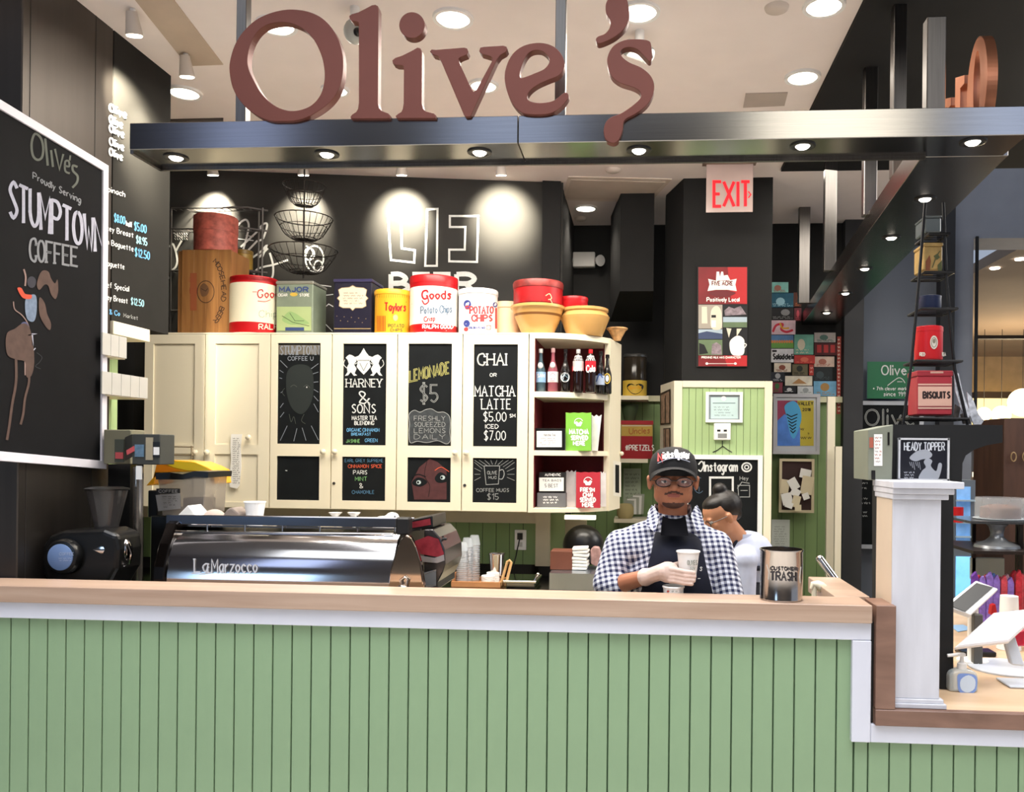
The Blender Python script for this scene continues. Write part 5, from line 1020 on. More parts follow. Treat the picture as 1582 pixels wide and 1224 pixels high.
sd = (Vector((sx, 5.96, 0))-Vector((xa, fy-.01, 0))).normalized(); SIDE = planeG((xa, fy-.01, 1), (-sd.y, sd.x, 0))
for q, lb in ((((1021,608),(1037,601),(1037,655),(1021,656)), 'tall dark framed photographs on the narrow side of the pillar'), (((1026,662),(1037,661),(1037,700),(1026,698)), 'smaller dark frame under the tall one on the narrow pillar side')):
    k = Ink(SIDE, .006); k.fill(q, 0); c0 = [((a[0]-1029)*.78+1029, (a[1]-640 if q[0][1] < 650 else a[1]-680)*.9+(640 if q[0][1] < 650 else 680)) for a in q]; k.fill(c0, 1, 1); k.line([(1029.5, c0[0][1]), (1029.5, c0[3][1])], 1.5, 0, lay=2)
    k.build([mat('dark_frame', '3a2a20', .5), mat('sepia_photo', 'a98a72', .6, var=.4, scale=30)], None, 'picture_frame', label=lb, cat='picture')
# red dairy poster
ps = thing('wall_poster', 'red dairy poster with farm and coffee photos on the black pillar', 'poster', W(1116, 568, PY-.01)); pY = PY-.012
mb = MB(); mb.pbox(1077, 412, 1155, 567, pY, .01); mb.build('poster_board', mat('black_card'), ps)
k = Ink(planeY(pY), .002); k.rect(1079, 413, 1154, 470, 0); k.fill([(1124,413),(1154,413),(1154,470),(1130,468)], 1, 1)
k.fill([(1094,431),(1106,434),(1124,434),(1138,431),(1136,440),(1138,450),(1124,448),(1106,448),(1093,450),(1096,440)], 2, 2); k.fill([(1106,434),(1107,420),(1111,420),(1112,428),(1114,420),(1117,420),(1118,426),(1124,425),(1128,433)], 2, 2)
k.text('FIVE ACRE', 1100, 435, 1132, 441, 1.3, 3, lay=3); k.scrib(1102, 443, 1131, 446, 1, 3, .6, 3); k.fill([(1096,452),(1116,449),(1136,452),(1130,457),(1116,459),(1102,457)], 3, 2, smooth=True); k.text('Positively Local', 1092, 460, 1142, 466, 1.3, 2, lay=2)
k.rect(1079, 471, 1116, 508, 4); k.fill([(1084,474),(1092,474),(1093,500),(1084,500)], 5, 1); k.fill([(1099,507),(1098,484),(1102,475),(1108,473),(1113,478),(1115,488),(1114,508)], 5, 1, smooth=True); k.rect(1099, 487, 1106, 491, 6, 2); k.rect(1099, 495, 1106, 506, 2, 2)
k.rect(1117, 471, 1154, 489, 6); k.fill([(1119,480),(1126,474),(1134,477),(1144,473),(1153,486),(1120,488)], 7, 1); k.rect(1117, 490, 1154, 506, 8); k.rect(1117, 498, 1154, 506, 9, 1)
k.rect(1079, 509, 1116, 524, 8); k.fill([(1079,515),(1092,512),(1116,516),(1116,524),(1079,524)], 10, 1); k.rect(1079, 525, 1116, 549, 9); k.fill([(1080,548),(1080,530),(1088,533),(1094,546)], 6, 1); k.fill([(1099,548),(1100,532),(1107,529),(1114,534),(1115,548)], 7, 1)
k.rect(1117, 507, 1154, 549, 6); k.fill([(1127,530),(1134,521),(1142,519),(1149,524),(1150,532),(1148,548),(1131,548)], 2, 1, smooth=True); k.line([(1148,530),(1153,533),(1148,540)], 1.5, 2, smooth=True, lay=1); k.fill([(1122,507),(1130,508),(1126,522)], 5, 1); k.fill([(1138,508),(1146,508),(1138,520)], 5, 1)
k.rect(1079, 549.5, 1154, 566, 0); k.fill([(1118,549.5),(1154,549.5),(1154,566),(1124,566)], 1, 1); k.text('PROVING MILK HAS CHARACTER', 1084, 551, 1144, 554, .8, 2, lay=2); k.line([(1092,562),(1136,562)], .8, 2, lay=2); k.fill(circ(1092, 562, 2.2, 2, 10), 2, 2); k.fill(circ(1136, 562, 2.2, 2, 10), 2, 2)
k.build([mat('wine_red_print', '7d1a20', .5, var=.2), mat('bright_red_print', 'b5262a', .5), paper, mat('dark_red_print', '6a2026'), mat('warm_grey_print', 'a49c90', .5), mat('cream_print', 'd8d2be'), mat('near_black_print', '17171a'), mat('mauve_print', '8d7f86', .5, var=.4, scale=40), mat('pale_sky_print', 'a9bac6'), mat('grass_print', '667a5a', .5, var=.2), mat('navy_hill_print', '3b4868')], ps, 'printed_artwork')
# framed certificate, thermostat, instagram board
def framed(px0_, py0, px1_, py1, Y, fw, fm, bm_, lab, cat='picture', name='framed_picture', dep=.02):
    t = thing(name, lab, cat, W((px0_+px1_)/2, py1, Y)); X0, X1 = W(px0_, (py0+py1)/2, Y).x, W(px1_, (py0+py1)/2, Y).x; Z1, Z0 = W((px0_+px1_)/2, py0, Y).z, W((px0_+px1_)/2, py1, Y).z; f = fw*Y/1300
    mb = MB(); mb.box(X0, X0+f, Y-dep, Y, Z0, Z1); mb.box(X1-f, X1, Y-dep, Y, Z0, Z1); mb.box(X0+f, X1-f, Y-dep, Y, Z1-f, Z1); mb.box(X0+f, X1-f, Y-dep, Y, Z0, Z0+f); mb.build('frame', fm, t)
    mb = MB(); mb.box(X0+f, X1-f, Y-dep*.4, Y, Z0+f, Z1-f); mb.build('backing', bm_, t); return t, Ink(planeY(Y-dep*.4), .0015)
FY = fy-.0005
t, k = framed(1090, 606, 1147, 653, FY, 4.5, wht, mat('dusty_blue_mat', '8a979c', .6), 'small white framed certificate on the light green pillar panel')
k.rect(1098, 614, 1140, 647, 0); k.fill(circ(1118, 616, 4, 4, 14), 1, 1); k.line([(1101,623),(1136,623)], 1.4, 2, lay=1); k.scrib(1102, 627, 1136, 644, 4, 2, .6, 8); k.build([mat('ice_blue_paper', 'c4dcdc', .7), wht, mat('teal_grey_print', '7d9598')], t, 'certificate')
t = thing('thermostat', 'small white thermostat box with a black wire below the certificate', 'thermostat', W(1116, 680, FY)); mb = MB(); mb.pbox(1103, 654, 1129, 680, FY-.03, .03); mb.build('housing', wht, t, bev=.004)
k = Ink(planeY(FY-.03), .001); k.rect(1109, 670, 1123, 677, 0); k.rect(1108, 664, 1113, 667, 1); k.rect(1118, 664, 1123, 667, 1); k.build([mat('mid_grey', '8d8f8e'), blackp], t, 'display')
mb = MB(); mb.tube([W(1116, 681, FY-.004), W(1116, 690, FY-.004), W(1108, 696, FY-.004), W(1101, 699, FY-.004)], .003, 6); mb.tube([W(1116, 689, FY-.004), W(1124, 695, FY-.004), W(1131, 699, FY-.004)], .003, 6); mb.build('wire', blackp, t)
t, k = framed(1056, 703, 1177, 872, FY, 7, wht, chalkb, 'white framed chalkboard with a script heading and round camera mark behind the man', 'chalkboard', 'chalkboard_sign')
k.text('Instagram', 1088, 714, 1139, 728, 2.2, 0, serif=1); k.line([(1079,718),(1084,713),(1087,719),(1083,728),(1079,726)], 2, 0, smooth=True)
k.line(circ(1153.5, 722, 7.2, 6.6, 22), 2.4, 0, closed=True); k.line(circ(1153.5, 722, 3.2, 3, 14), 1.8, 0, closed=True)
k.line([(1097,738),(1132,738),(1132,776),(1097,776)], 3.2, 0, closed=True); k.line(circ(1080, 750, 8, 12, 16)[2:14], 1., 1); k.line([(1080,752),(1080,760)], 1, 1)
k.line([(1140,750),(1158,750),(1158,768),(1141,768)], 1.2, 2, closed=True); k.line([(1139,755),(1146,745),(1158,747)], 1.2, 2); k.line([(1144,758),(1155,758)], 1, 2); k.text('Hey', 1143, 736, 1156, 742, .9, 2)
k.build([chalk, mat('dusk_chalk', '50647a', .9), chalk_dim], t, 'chalk_marks')
# collage on the rear wall
rp_ = [(1191,436,1218,452,'8fd0c6','b07868','teal flyer with a face, topmost of the poster wall'),(1191,453,1226,475,'1d5f78','9fd0e0','dark teal flyer below the face flyer'),(1226,452,1238,474,'5a2c1c','c86a38','small brown and orange flyer at the top right of the poster wall'),(1191,476,1226,494,'17171c','8b8b8e','black flyer under the dark teal flyer'),(1227,476,1238,496,'6a2430','c84a5a','thin crimson flyer beside the black flyer'),
       (1191,495,1229,517,'e4c6d2','d8304a','pink poster with bold red swirls'),(1191,518,1226,538,'5a86b8','6aa04a','blue and green strip poster under the pink poster'),(1191,539,1226,560,'d8d8dc','1a1a1c','white poster with bold black script'),(1227,517,1257,548,'6fae9a','d8d0b8','sea green poster in the middle of the collage'),(1227,549,1259,562,'c03a34','e07058','bright red poster in the middle of the collage'),
       (1258,514,1291,529,'b8b0ac','5a7a70','pale grey flyer at the right of the collage'),(1258,530,1293,549,'4c1518','b03030','dark maroon poster with three red squares'),(1258,551,1289,567,'d0b8a8','a86a5a','pale striped flyer under the maroon poster'),(1196,561,1222,575,'e0d4c0','8a4a38','cream flyer with a brown dish'),(1224,563,1248,580,'6a6248','2c3028','olive brown flyer above the pyramid flyer'),(1250,563,1257,580,'b83a30','e8b0a0','narrow red flyer edge right of the olive flyer'),
       (1256,568,1286,588,'1b2326','3a464a','black screen-like flyer at the lower right of the collage'),(1191,575,1212,590,'20242e','a8a8ac','small black flyer with white letters at lower left'),(1213,581,1255,596,'e4dcc8','b98a58','cream flyer with a tan pyramid shape'),(1257,589,1292,612,'6fa6c8','a8824a','sky blue flyer with a brown figure at the bottom right'),(1192,591,1209,607,'8a3a4a','3a6a3a','maroon and green flyer at the bottom left'),(1210,597,1230,607,'24262c','d8d8d8','black flyer with a white scribble at the bottom'),(1232,597,1256,609,'d4d6d6','a0a4a4','pale blank flyer at the bottom middle'),(1293,520,1299,640,'b04a40','e8ddd0','narrow folded edge of layered posters at the right wall corner')]
for i, (a, b_, c_, d_, m1, m2, lb) in enumerate(rp_):
    Yq = 6.738-.0025*(i % 4)
    t = thing('wall_flyer', lb, 'poster', W((a+c_)/2, d_, Yq), 'posters pasted on the rear wall'); mb = MB(); mb.pbox(a, b_, c_, d_, Yq, .002); mb.build('sheet', mat('flyer_'+m1, m1, .6, var=.15, scale=20), t)
    k = Ink(planeY(Yq), .0015); rn = random.Random(i*7+1); wq, hq = c_-a, d_-b_; m2m = mat('ink_'+m2, m2, .6)
    if i == 5: k.line([(a+3,b_+18),(a+8,b_+8),(a+18,b_+6),(a+16,b_+14),(a+24,b_+18),(a+34,b_+15)], 3.5, 0, smooth=True); k.line([(a+14,b_+4),(a+18,b_+12),(a+28,b_+12)], 2.5, 1, smooth=True); k.build([m2m, yel], t)
    elif i == 7: k.text('Salad', a+3, b_+8, a+20, b_+16, 2, 0); k.text('deli', a+22, b_+8, a+34, b_+16, 2, 0); k.rect(a+2, b_+2, a+9, b_+5, 0); k.build([m2m], t)
    elif i == 11:
        for j in range(3): k.rect(a+4+j*10.5, b_+3, a+11+j*10.5, b_+hq-4, 0)
        k.build([m2m], t)
    elif i == 18: k.fill([(a+wq*.25, d_-3), (a+wq*.5, b_+4), (a+wq*.8, d_-3)], 0); k.build([m2m], t)
    elif i == 6:
        k.rect(a, b_+hq*.55, c_, d_, 0)
        for j in range(9): k.fill(circ(a+2+j*3.8, b_+hq*.5, 1.8, 2.6, 8), 1, 1)
        k.build([m2m, mat('orange_dot_print', 'd88a4a')], t)
    else:
        if hq > 9 and wq > 9:
            k.fill(circ(a+wq*rn.uniform(.35, .65), b_+hq*rn.uniform(.35, .6), wq*.2, hq*.28, 12), 0); k.scrib(a+2, b_+hq*.7, c_-2, d_-1, 1 if hq < 14 else 2, 0, .8, i)
        else: k.scrib(a+1, b_+2, c_-1, d_-2, max(2, int(hq/6)), 0, .8, i)
        k.build([m2m], t)
t, k = framed(1194, 609, 1266, 702, 6.66, 5, mat('pewter_frame', 'b8b8bc', .4, .3), mat('grey_mat_board', 'b5b9bd', .6), 'silver framed colourful fish-tail poster right of the pillar')
k.rect(1201, 619, 1232, 689, 0); k.fill([(1201,650),(1212,640),(1236,660),(1236,689),(1201,689)], 1, 1); k.rect(1232, 619, 1257, 689, 2); k.fill([(1214,640),(1212,628),(1220,621),(1229,621),(1236,632),(1238,648),(1232,668),(1226,678),(1220,668)], 3, 2, smooth=True)
for j in range(6): k.line([(1215+j*1.2,640+j*5),(1222+j*.6,644+j*5),(1232-j*.6,640+j*5)], 1.6, 4, lay=3)
k.text('VALLEY', 1233, 621, 1256, 626, 1.1, 4, lay=2); k.text('2018', 1240, 631, 1252, 635, 1, 4, lay=2); k.scrib(1236, 660, 1254, 680, 3, 4, .8, 4)
k.build([mat('plum_print', '8a3450', .5, var=.3), mat('cobalt_print', '4a7ac8', .5, var=.25, scale=9), mat('mustard_print', 'b8a838', .5), mat('azure_print', '4aa0d0', .5), blackp], t, 'artwork')
t, k = framed(1203, 709, 1257, 792, 6.66, 4, mat('tan_frame', 'c9bc9c', .5), mat('dark_brown_felt', '3a2624', .8), 'pin board crowded with small white notes right of the pillar', 'notice board', 'pin_board', .025)
k.build([wht], t) if 0 else None
for i, (a, b_, w_, h_, an) in enumerate([(1206,741,13,22,8),(1219,739,14,18,-30),(1236,725,17,14,12),(1238,736,18,28,10),(1208,762,16,18,-12),(1222,755,14,12,30),(1224,766,12,18,14),(1240,762,10,10,-20),(1213,776,12,9,20),(1228,780,10,10,0)]):
    an = math.radians(an); cx, cy = a+w_/2, b_+h_/2; pts = [(cx+x*math.cos(an)-y*math.sin(an), cy+x*math.sin(an)+y*math.cos(an)) for x, y in ((-w_/2,-h_/2),(w_/2,-h_/2),(w_/2,h_/2),(-w_/2,h_/2))]
    Yn = 6.632-.004*i; mb = MB(); mb.prism([W(p[0], p[1], Yn) for p in pts], (0, .002, 0)); o = mb.build('pinned_note', paper if i % 3 else mat('cream_note', 'dccfae', .8), t, fix=True)
mb = MB(); mb.pbox(1192, 803, 1220, 852, 6.70, .004); o = mb.build('pinned_notice', mat('pale_notice', 'c2c8c0', .8), None, label='plain typed notice on the green boards above the trash can', cat='notice')
k = Ink(planeY(6.70), .001); k.scrib(1195, 812, 1217, 846, 9, 0, .6, 17); k.build([mat('soft_grey_print', '90968e')], o)
# ================================================================ boards on the grey column
t, k = framed(1305, 620, 1425, 848, 6.9, 6, mat('silver_white_frame', 'b9bdc6', .4), chalkb, 'tall white framed chalk menu board on the grey column behind the post', 'chalkboard', 'menu_board')
k.text('Olive', 1337, 633, 1412, 657, 3., 0, serif=1); k.text('Olive', 1337, 633, 1412, 657, 1., 2, lay=1)
k.fill([(1319,687),(1330,679),(1334,670),(1346,668),(1346,680),(1336,686),(1326,692)], 1, smooth=False)
for y in (704, 710, 726, 730, 744, 752, 768, 775, 789, 795): k.scrib(1314, y, 1344, y+5, 1, 0, .9, y)
for i in range(5): k.line([(1317, 634+i*4), (1322, 632+i*4), (1327, 635+i*4), (1332, 633+i*4)], .9, 2, smooth=True)
k.build([chalk_dim, mat('grey_ribbon_chalk', '7d8a8c', .9), mat('dim_line')], t, 'chalk_marks')
mb = MB(); mb.pbox(1340, 559, 1412, 616, 6.85, .02); t = mb.build('green_plaque', mat('plaque_green', '1f6a45', .4, var=.04), None, label='dark green sign with white lettering hung above the chalk menu board', cat='sign')
k = Ink(planeY(6.85), .002); k.text('Olives', 1362, 565, 1410, 579, 2., 0, serif=1); k.line([(1371,596),(1380,589),(1388,584),(1394,586),(1398,592)], 1.2, 0, smooth=True); k.line([(1386,590),(1394,590)], 1, 0); k.text('+ 7th clever market', 1348, 598, 1408, 603, 1., 0); k.text('since 1991', 1365, 606, 1402, 612, 1., 0); k.build([chalk], t)
# ================================================================ espresso machine and the bar equipment
WZT = .9605
mY = 3.04
em_ = thing('espresso_machine', 'long polished chrome espresso machine with a curved back panel on the bar', 'espresso machine', (W(440, 900, 3.2).x, 3.3, WZT))
xL_, xR_ = W(256, 870, mY).x, W(606, 870, mY).x
def mz(py, Y=mY): return W(430, py, Y).z
prof = [(mY+.10, mz(822, mY+.1)), (mY+.075, mz(828, mY+.07)), (mY+.045, mz(842, mY+.045)), (mY+.018, mz(865, mY+.02)), (mY+.004, mz(890)), (mY, mz(905)), (mY+.003, mz(915)), (mY+.003, WZT+.09)]
mb = MB()
n_ = len(prof); mb.add([(xL_, y, z) for y, z in prof]+[(xR_, y, z) for y, z in prof], [(i, i+1, n_+i+1, n_+i) for i in range(n_-1)], 0, True)
bp_ = mb.build('back_panel', chrome, em_, fix=True)
# flip normals to face the hall if needed is harmless for principled
mb = MB(); mb.box(xL_+.004, xR_-.004, mY+.105, 3.52, WZT+.05, mz(823, mY+.1)); mb.build('body', mat('machine_body', '55504e', .25, .8), em_)
mb = MB()
for fx in (xL_+.05, xR_-.05):
    for fy_ in (mY+.16, 3.46): mb.cyl((fx, fy_, WZT), .025, .05, 16)
mb.build('foot', blackp, em_)
mb = MB(); xs_l, xs_r = W(238, 860, mY+.02).x, W(690, 860, mY+.3).x
# side cheeks: tear-shaped
def cheek(x0, x1, mm, nmx):
    pr = [(mY-.012, WZT+.06), (mY-.012, mz(905)), (mY-.005, mz(880)), (mY+.03, mz(845)), (mY+.075, mz(815)), (mY+.12, mz(803, mY+.1)), (3.5, mz(812, 3.3)), (3.56, mz(850, 3.5)), (3.56, WZT+.06)]
    mb = MB(); mb.prism([(x0, y, z) for y, z in pr], (x1-x0, 0, 0)); return mb.build(nmx, mm, em_, bev=.004, fix=True)
cheek(W(238, 870, mY).x, xL_-.001, mat('black_chrome', '2a2522', .12, .9), 'side_cheek')
ckm = mat('tan_chrome', 'c2b09c', .09, 1.)
sidex0, sidex1 = xR_+.001, W(655, 880, mY).x
ax_ = [(600, 905), (603, 880), (610, 855), (618, 835), (626, 826), (634, 830), (642, 845), (650, 870), (655, 905), (655, 918), (600, 918)]
mb = MB(); mb.prism([W(a, b, mY-.01) for a, b in ax_], (0, .03, 0)); mb.build('end_plate', ckm, em_, bev=.006, fix=True, segs=2)
mb = MB(); P = [W(a, b, mY-.02) for a, b in ((620, 905), (619, 897), (625, 892), (630, 896), (627, 906))]; mb.tube(P, .006, 8); mb.ell(W(622, 908, mY-.02), (.02, .012, .01), 12, 8); mb.build('foot_clamp', chrome, em_)
mb = MB(); mb.pbox(611, 800, 632, 827, mY+.01, .05); mb.build('black_cap', mat('rubber_black', '0c0c0c', .5), em_, bev=.006)
# right group side: dark body with red panel
pr = [(655, 818), (668, 818), (679, 830), (687, 850), (688, 872), (684, 885), (676, 900), (676, 912), (655, 915)]
mb = MB(); mb.prism([W(a, b, mY+.10) for a, b in pr], (0, .3, 0)); rs = mb.build('side_body', mat('dark_chrome', '5d5b5c', .2, .9), em_, bev=.004, fix=True)
k = Ink(planeY(mY+.10), .003); k.fill([(641,836),(662,828),(678,833),(686,855),(684,862),(650,856)], 0); k.fill([(648,858),(672,862),(686,857),(687,866),(676,870),(652,868)], 1); k.fill([(651,886),(674,880),(674,905),(651,912)], 2, 0); k.line([(651,888),(674,881)], 1.2, 1, lay=1); k.line([(651,908),(674,903)], 1.2, 1, lay=1); k.build([mat('ruby_panel', 'a13a44', .25, .5, var=.3, scale=25), mat('silver_trim', 'd4d0d0', .2, .8), mat('grey_drawer', '8a8f94', .3, .6)], rs, 'side_panel')
mb = MB(); P_ = [(631,804),(668,797),(669,815),(634,822)]; mb.prism([W(a, b, mY+.12) for a, b in P_], (0, .22, 0)); tb = mb.build('display_bar', blackp, em_, bev=.003, fix=True)
k = Ink(planeY(mY+.12), .003); k.fill([(636,807),(665,801),(666,811),(637,816)], 0); k.build([mat('ruby_panel')], tb, 'badge')
mb = MB(); mb.tube([W(681, 828, mY+.15), W(681, 842, mY+.15)], .012, 10); mb.tube([W(676, 833, mY+.14), W(690, 833, mY+.14)], .005, 8); mb.tube([W(676, 847, mY+.14), W(690, 847, mY+.14)], .004, 8); mb.build('steam_knob', blackp, em_)
# top rack
mb = MB(); zt = mz(797, mY+.12); zb_ = mz(815, mY+.12)
mb.box(W(258, 800, mY+.1).x, W(612, 800, mY+.1).x, mY+.095, mY+.10, mz(812, mY+.1), mz(799, mY+.1)); mb.build('rack_rail', mat('bluish_chrome', 'a8b2c4', .12, 1), em_)
mb = MB(); mb.box(W(258, 800, mY+.1).x, W(650, 800, mY+.1).x, mY+.115, mY+.42, mz(816, mY+.12), mz(813, mY+.12)); mb.build('cup_tray', chrome, em_)
mb = MB(); mb.tube([W(258, 797, mY+.1), W(640, 801, mY+.1)], .004, 8); mb.tube([W(258, 822, mY+.09), W(608, 825, mY+.09)], .004, 8)
for px in range(262, 612, 58): mb.tube([W(px, 797, mY+.1), W(px, 822, mY+.1)], .003, 6)
mb.build('rack_wire', chrome, em_)
# script lettering on the back panel: raised letters
def panelP(px, py, off=0):
    p = W(px, py, mY); 
    for _ in range(3):
        y = mY
        for (ya, za), (yb, zb2) in zip(prof, prof[1:]):
            if zb2 <= p.z <= za: y = yb+(ya-yb)*(p.z-zb2)/max(za-zb2, 1e-6)
        p = W(px, py, y-off)
    return p
k = Ink(panelP, .004); k.text('La', 300, 864, 321, 884, 2.2, 0, serif=2); k.text('Marzocco', 327, 865, 397, 885, 2.2, 0, serif=1); k.line([(296,886),(310,887),(326,885)], 1.8, 0, smooth=True)
k.build([mat('script_chrome', 'f0ece8', .25, .6)], em_, 'script_lettering')
# things on top of the machine
tz = mz(813, mY+.12)+.0005
def paper_cup(px, Y, z0, hpy, rt, lab, m=wht, grp=None, name='paper_cup', lid=False):
    x = W(px, 850, Y).x; H = W(px, hpy, Y).z-z0; t = thing(name, lab, 'cup', (x, Y, z0), grp); mb = MB()
    mb.lathe((x, Y, z0), [(rt*.68, 0), (rt*.7, .002), (rt*.97, H*.95), (rt*1.03, H*.955), (rt*1.04, H*.985), (rt, H), (rt*.95, H*.99), (rt*.66, .006), (0, .006)], 32); mb.build('cup_body', m, t); return t, x, H
paper_cup(393, mY+.2, tz, 775, .041, 'white paper cup standing on the rack of the espresso machine')
nk = thing('paper_napkin', 'folded white napkin peaked like a tent at the left of the machine rack', 'napkin', (W(290, 800, mY+.2).x, mY+.2, tz))
mb = MB(); mb.prism([W(a, b, mY+.18) for a, b in ((270, 800), (276, 795), (290, 781), (296, 788), (306, 800), (306, 812), (270, 812))], (0, .1, 0)); mb.build('folded_sheet', paper, nk, fix=True, bev=.002)
mb = MB(); mb.ell(W(331, 802, mY+.25), (.045, .05, .04), 16, 10); mb.ell(W(316, 806, mY+.2), (.03, .03, .02), 12, 8); mb.build('rolled_cloth', mat('grey_beige_cloth', 'a99a92', .9, var=.12), None, label='rolled grey beige cloth between the tent napkin and the paper cup', cat='cloth', remesh=.006)
mb = MB(); mb.prism([W(a, b, mY+.16) for a, b in ((342, 799), (350, 787), (358, 784), (370, 794), (374, 812), (342, 812))], (0, .09, 0)); mb.build('grey_cloth', mat('warm_grey_cloth', '857970', .9, var=.12), None, label='peaked grey cleaning cloth left of the paper cup', cat='cloth', fix=True, bev=.008, segs=2)
for px, lb in ((518, 'left upturned glass goblet foot on the machine rack'), (547, 'right upturned glass goblet foot on the machine rack')):
    x = W(px, 800, mY+.25).x; z1_ = W(px, 792, mY+.25).z; t = thing('glass_goblet', lb, 'glass', (x, mY+.25, tz), 'goblets on the machine'); mb = MB()
    mb.lathe((x, mY+.25, tz), [(.018, 0), (.006, .006), (.005, (z1_-tz)*.5), (.02, (z1_-tz)*.85), (.027, z1_-tz), (.025, z1_-tz), (.0, (z1_-tz)*.6)], 20); mb.build('glass_bowl', mat('milky_glass', 'd9d6cf', .1, alpha=.85), t)
t = thing('steel_jug', 'crumpled white cloth heap at the right end of the machine rack', 'cloth', (W(590, 800, mY+.2).x, mY+.2, tz)); t.name = 'cloth_heap'
mb = MB(); mb.ell(W(592, 806, mY+.22), (.045, .04, .022), 14, 8); mb.ell(W(606, 800, mY+.24), (.028, .03, .022), 14, 8); mb.ell(W(582, 805, mY+.2), (.03, .025, .014), 12, 8); mb.build('heaped_cloth', paper, t, remesh=.005)
# ---- round black grinder at left
gt = thing('coffee_grinder', 'squat black coffee grinder with a round blue badge and a dark cone hopper', 'grinder', (W(130, 900, 3.12).x, 3.14, WZT)); gY = 3.06
cz_ = W(102, 862, gY).z; xa_ = W(62, 862, gY+.1).x; xb_ = W(178, 862, gY+.1).x
mb = MB(); hb = W(120, 820, gY+.1).z-W(120, 905, gY+.1).z
pts = [(60, 870), (63, 845), (75, 828), (95, 820), (160, 818), (180, 826), (184, 850), (182, 880), (168, 905), (168, 930), (78, 930), (78, 905), (66, 890)]
mb.prism([W(a, b, gY+.06) for a, b in pts], (0, .16, 0)); mb.build('body', blackp, gt, bev=.02, fix=True, segs=3)
c = W(100, 860, gY+.05); mb = MB(); mb.lathe((c.x, gY+.06, c.z), [(.07, 0), (.07, -.02), (.062, -.032), (.055, -.034)], 32, 0, 'y'); mb.build('motor_cap', blackp, gt, fix=True)
mb = MB(); mb.lathe((c.x, gY+.027, c.z), [(.051, 0), (.051, -.004), (.047, -.006)], 32, 0, 'y'); bd_ = mb.build('badge', mat('blue_badge', '7089b4', .3, var=.08), gt, fix=True)
k = Ink(planeY(gY+.021), .001); k.text('COFFEE', 92, 854, 114, 858, .8, 0); k.scrib(90, 861, 114, 868, 2, 0, .7, 3); k.build([mat('pale_blue_print', 'a6b6d2')], bd_)
mb = MB(); p = W(176, 848, gY+.1); mb.lathe((p.x, gY+.12, p.z), [(.06, -.06), (.062, -.02), (.05, .03)], 28, 0, 'x'); q = W(190, 850, gY+.12); mb.ell(q, (.035, .035, .05), 16, 10); mb.tube([W(198, 840, gY+.1), W(203, 855, gY+.1), W(200, 870, gY+.1), W(185, 877, gY+.1), W(172, 878, gY+.1)], .006, 8); mb.build('chrome_spout', chrome, gt)
x = W(165, 800, gY+.14).x; mb = MB(); zb_ = W(165, 815, gY+.14).z; zt = W(165, 757, gY+.14).z; mb.lathe((x, gY+.14, zb_), [(.04, -.02), (.042, 0), (.075, zt-zb_)], 32, caps=False); mb.build('hopper', mat('smoked_plastic', '3c3a3a', .1, alpha=.75), gt)
mb = MB(); mb.lathe((x, gY+.14, zt), [(.08, 0), (.082, .006), (.06, .012)], 32); mb.build('hopper_lid', blackp, gt); mb = MB(); mb.box(x-.05, x+.05, gY+.09, gY+.19, W(165, 822, gY+.14).z, zb_-.005); mb.build('hopper_collar', blackp, gt, bev=.004)
# ---- pole stand with card holder
ps_ = thing('card_stand', 'chrome pole stand carrying a dark holder of small cards by the sign', 'stand', (W(213, 900, 3.35).x, 3.36, WZT)); sY = 3.34
mb = MB(); x = W(213, 800, sY).x; mb.tube([(x, sY, WZT+.012), (x, sY, W(213, 722, sY).z)], .02, 18); mb.build('pole', mat('dull_chrome', 'a8a29a', .2, .9), ps_)
mb = MB(); mb.cyl((x, sY, WZT), .09, .012, 28); mb.build('base_plate', blackp, ps_)
mb = MB(); zt, zb_ = W(228, 671, sY-.03).z, W(228, 718, sY-.03).z; X0, X1 = W(204, 690, sY-.03).x, W(247, 690, sY-.03).x
hm2 = mat('charcoal_plastic', '3c3e3b', .5); mb.box(X0, X1, sY-.03, sY+.08, zb_, zt); mb.build('card_holder', hm2, ps_, bev=.003)
mb = MB(); mb.prism([W(204, 671, sY-.03), W(204, 706, sY-.03), W(193, 712, sY+.08), W(193, 676, sY+.08)], (.002, 0, 0)); mb.build('holder_side', hm2, ps_, fix=True)
for a, b_, c_, d_, m_ in ((208, 687, 222, 706, mat('blue_card', '5f7c94', .5, var=.3, scale=40)), (225, 676, 236, 711, mat('tan_card', 'a59c84', .5, var=.2)), (236, 683, 247, 707, blackp), (237, 691, 246, 703, wht)):
    mb = MB(); mb.pbox(a, b_, c_, d_, sY-.034-(.001 if m_ == wht else 0), .0035); mb.build('card', m_, ps_)
mb = MB(); mb.prism([W(195, 696, sY-.035), W(207, 689, sY-.035), W(208, 697, sY-.035), W(196, 703, sY-.035)], (0, .003, 0)); mb.build('card', mat('coral_card', 'c2555a', .5), ps_, fix=True)
mb = MB(); mb.pbox(210, 720, 218, 741, sY-.03, .008); mb.build('white_tag', wht, ps_)
t = thing('leaflet_box', 'olive grey leaflet box with a red topped card beside the card stand', 'box', W(182, 720, 3.4)); mb = MB(); mb.pbox(160, 664, 202, 717, 3.42, .1); mb.build('box_body', mat('olive_grey_plastic', '7d7a66', .6), t, bev=.003)
mb = MB(); mb.pbox(177, 679, 191, 714, 3.412, .006); mb.build('card', mat('slate_green_card', '4a4f48', .5), t); mb = MB(); mb.pbox(178, 699, 190, 709, 3.408, .004); mb.build('card', mat('coral_card'), t)
lt = W(182, 717, 3.42).z; mb = MB(); mb.pbox(166, 717.5, 200, 930, 3.46, .05); mb.build('support_leg', blackp, t)
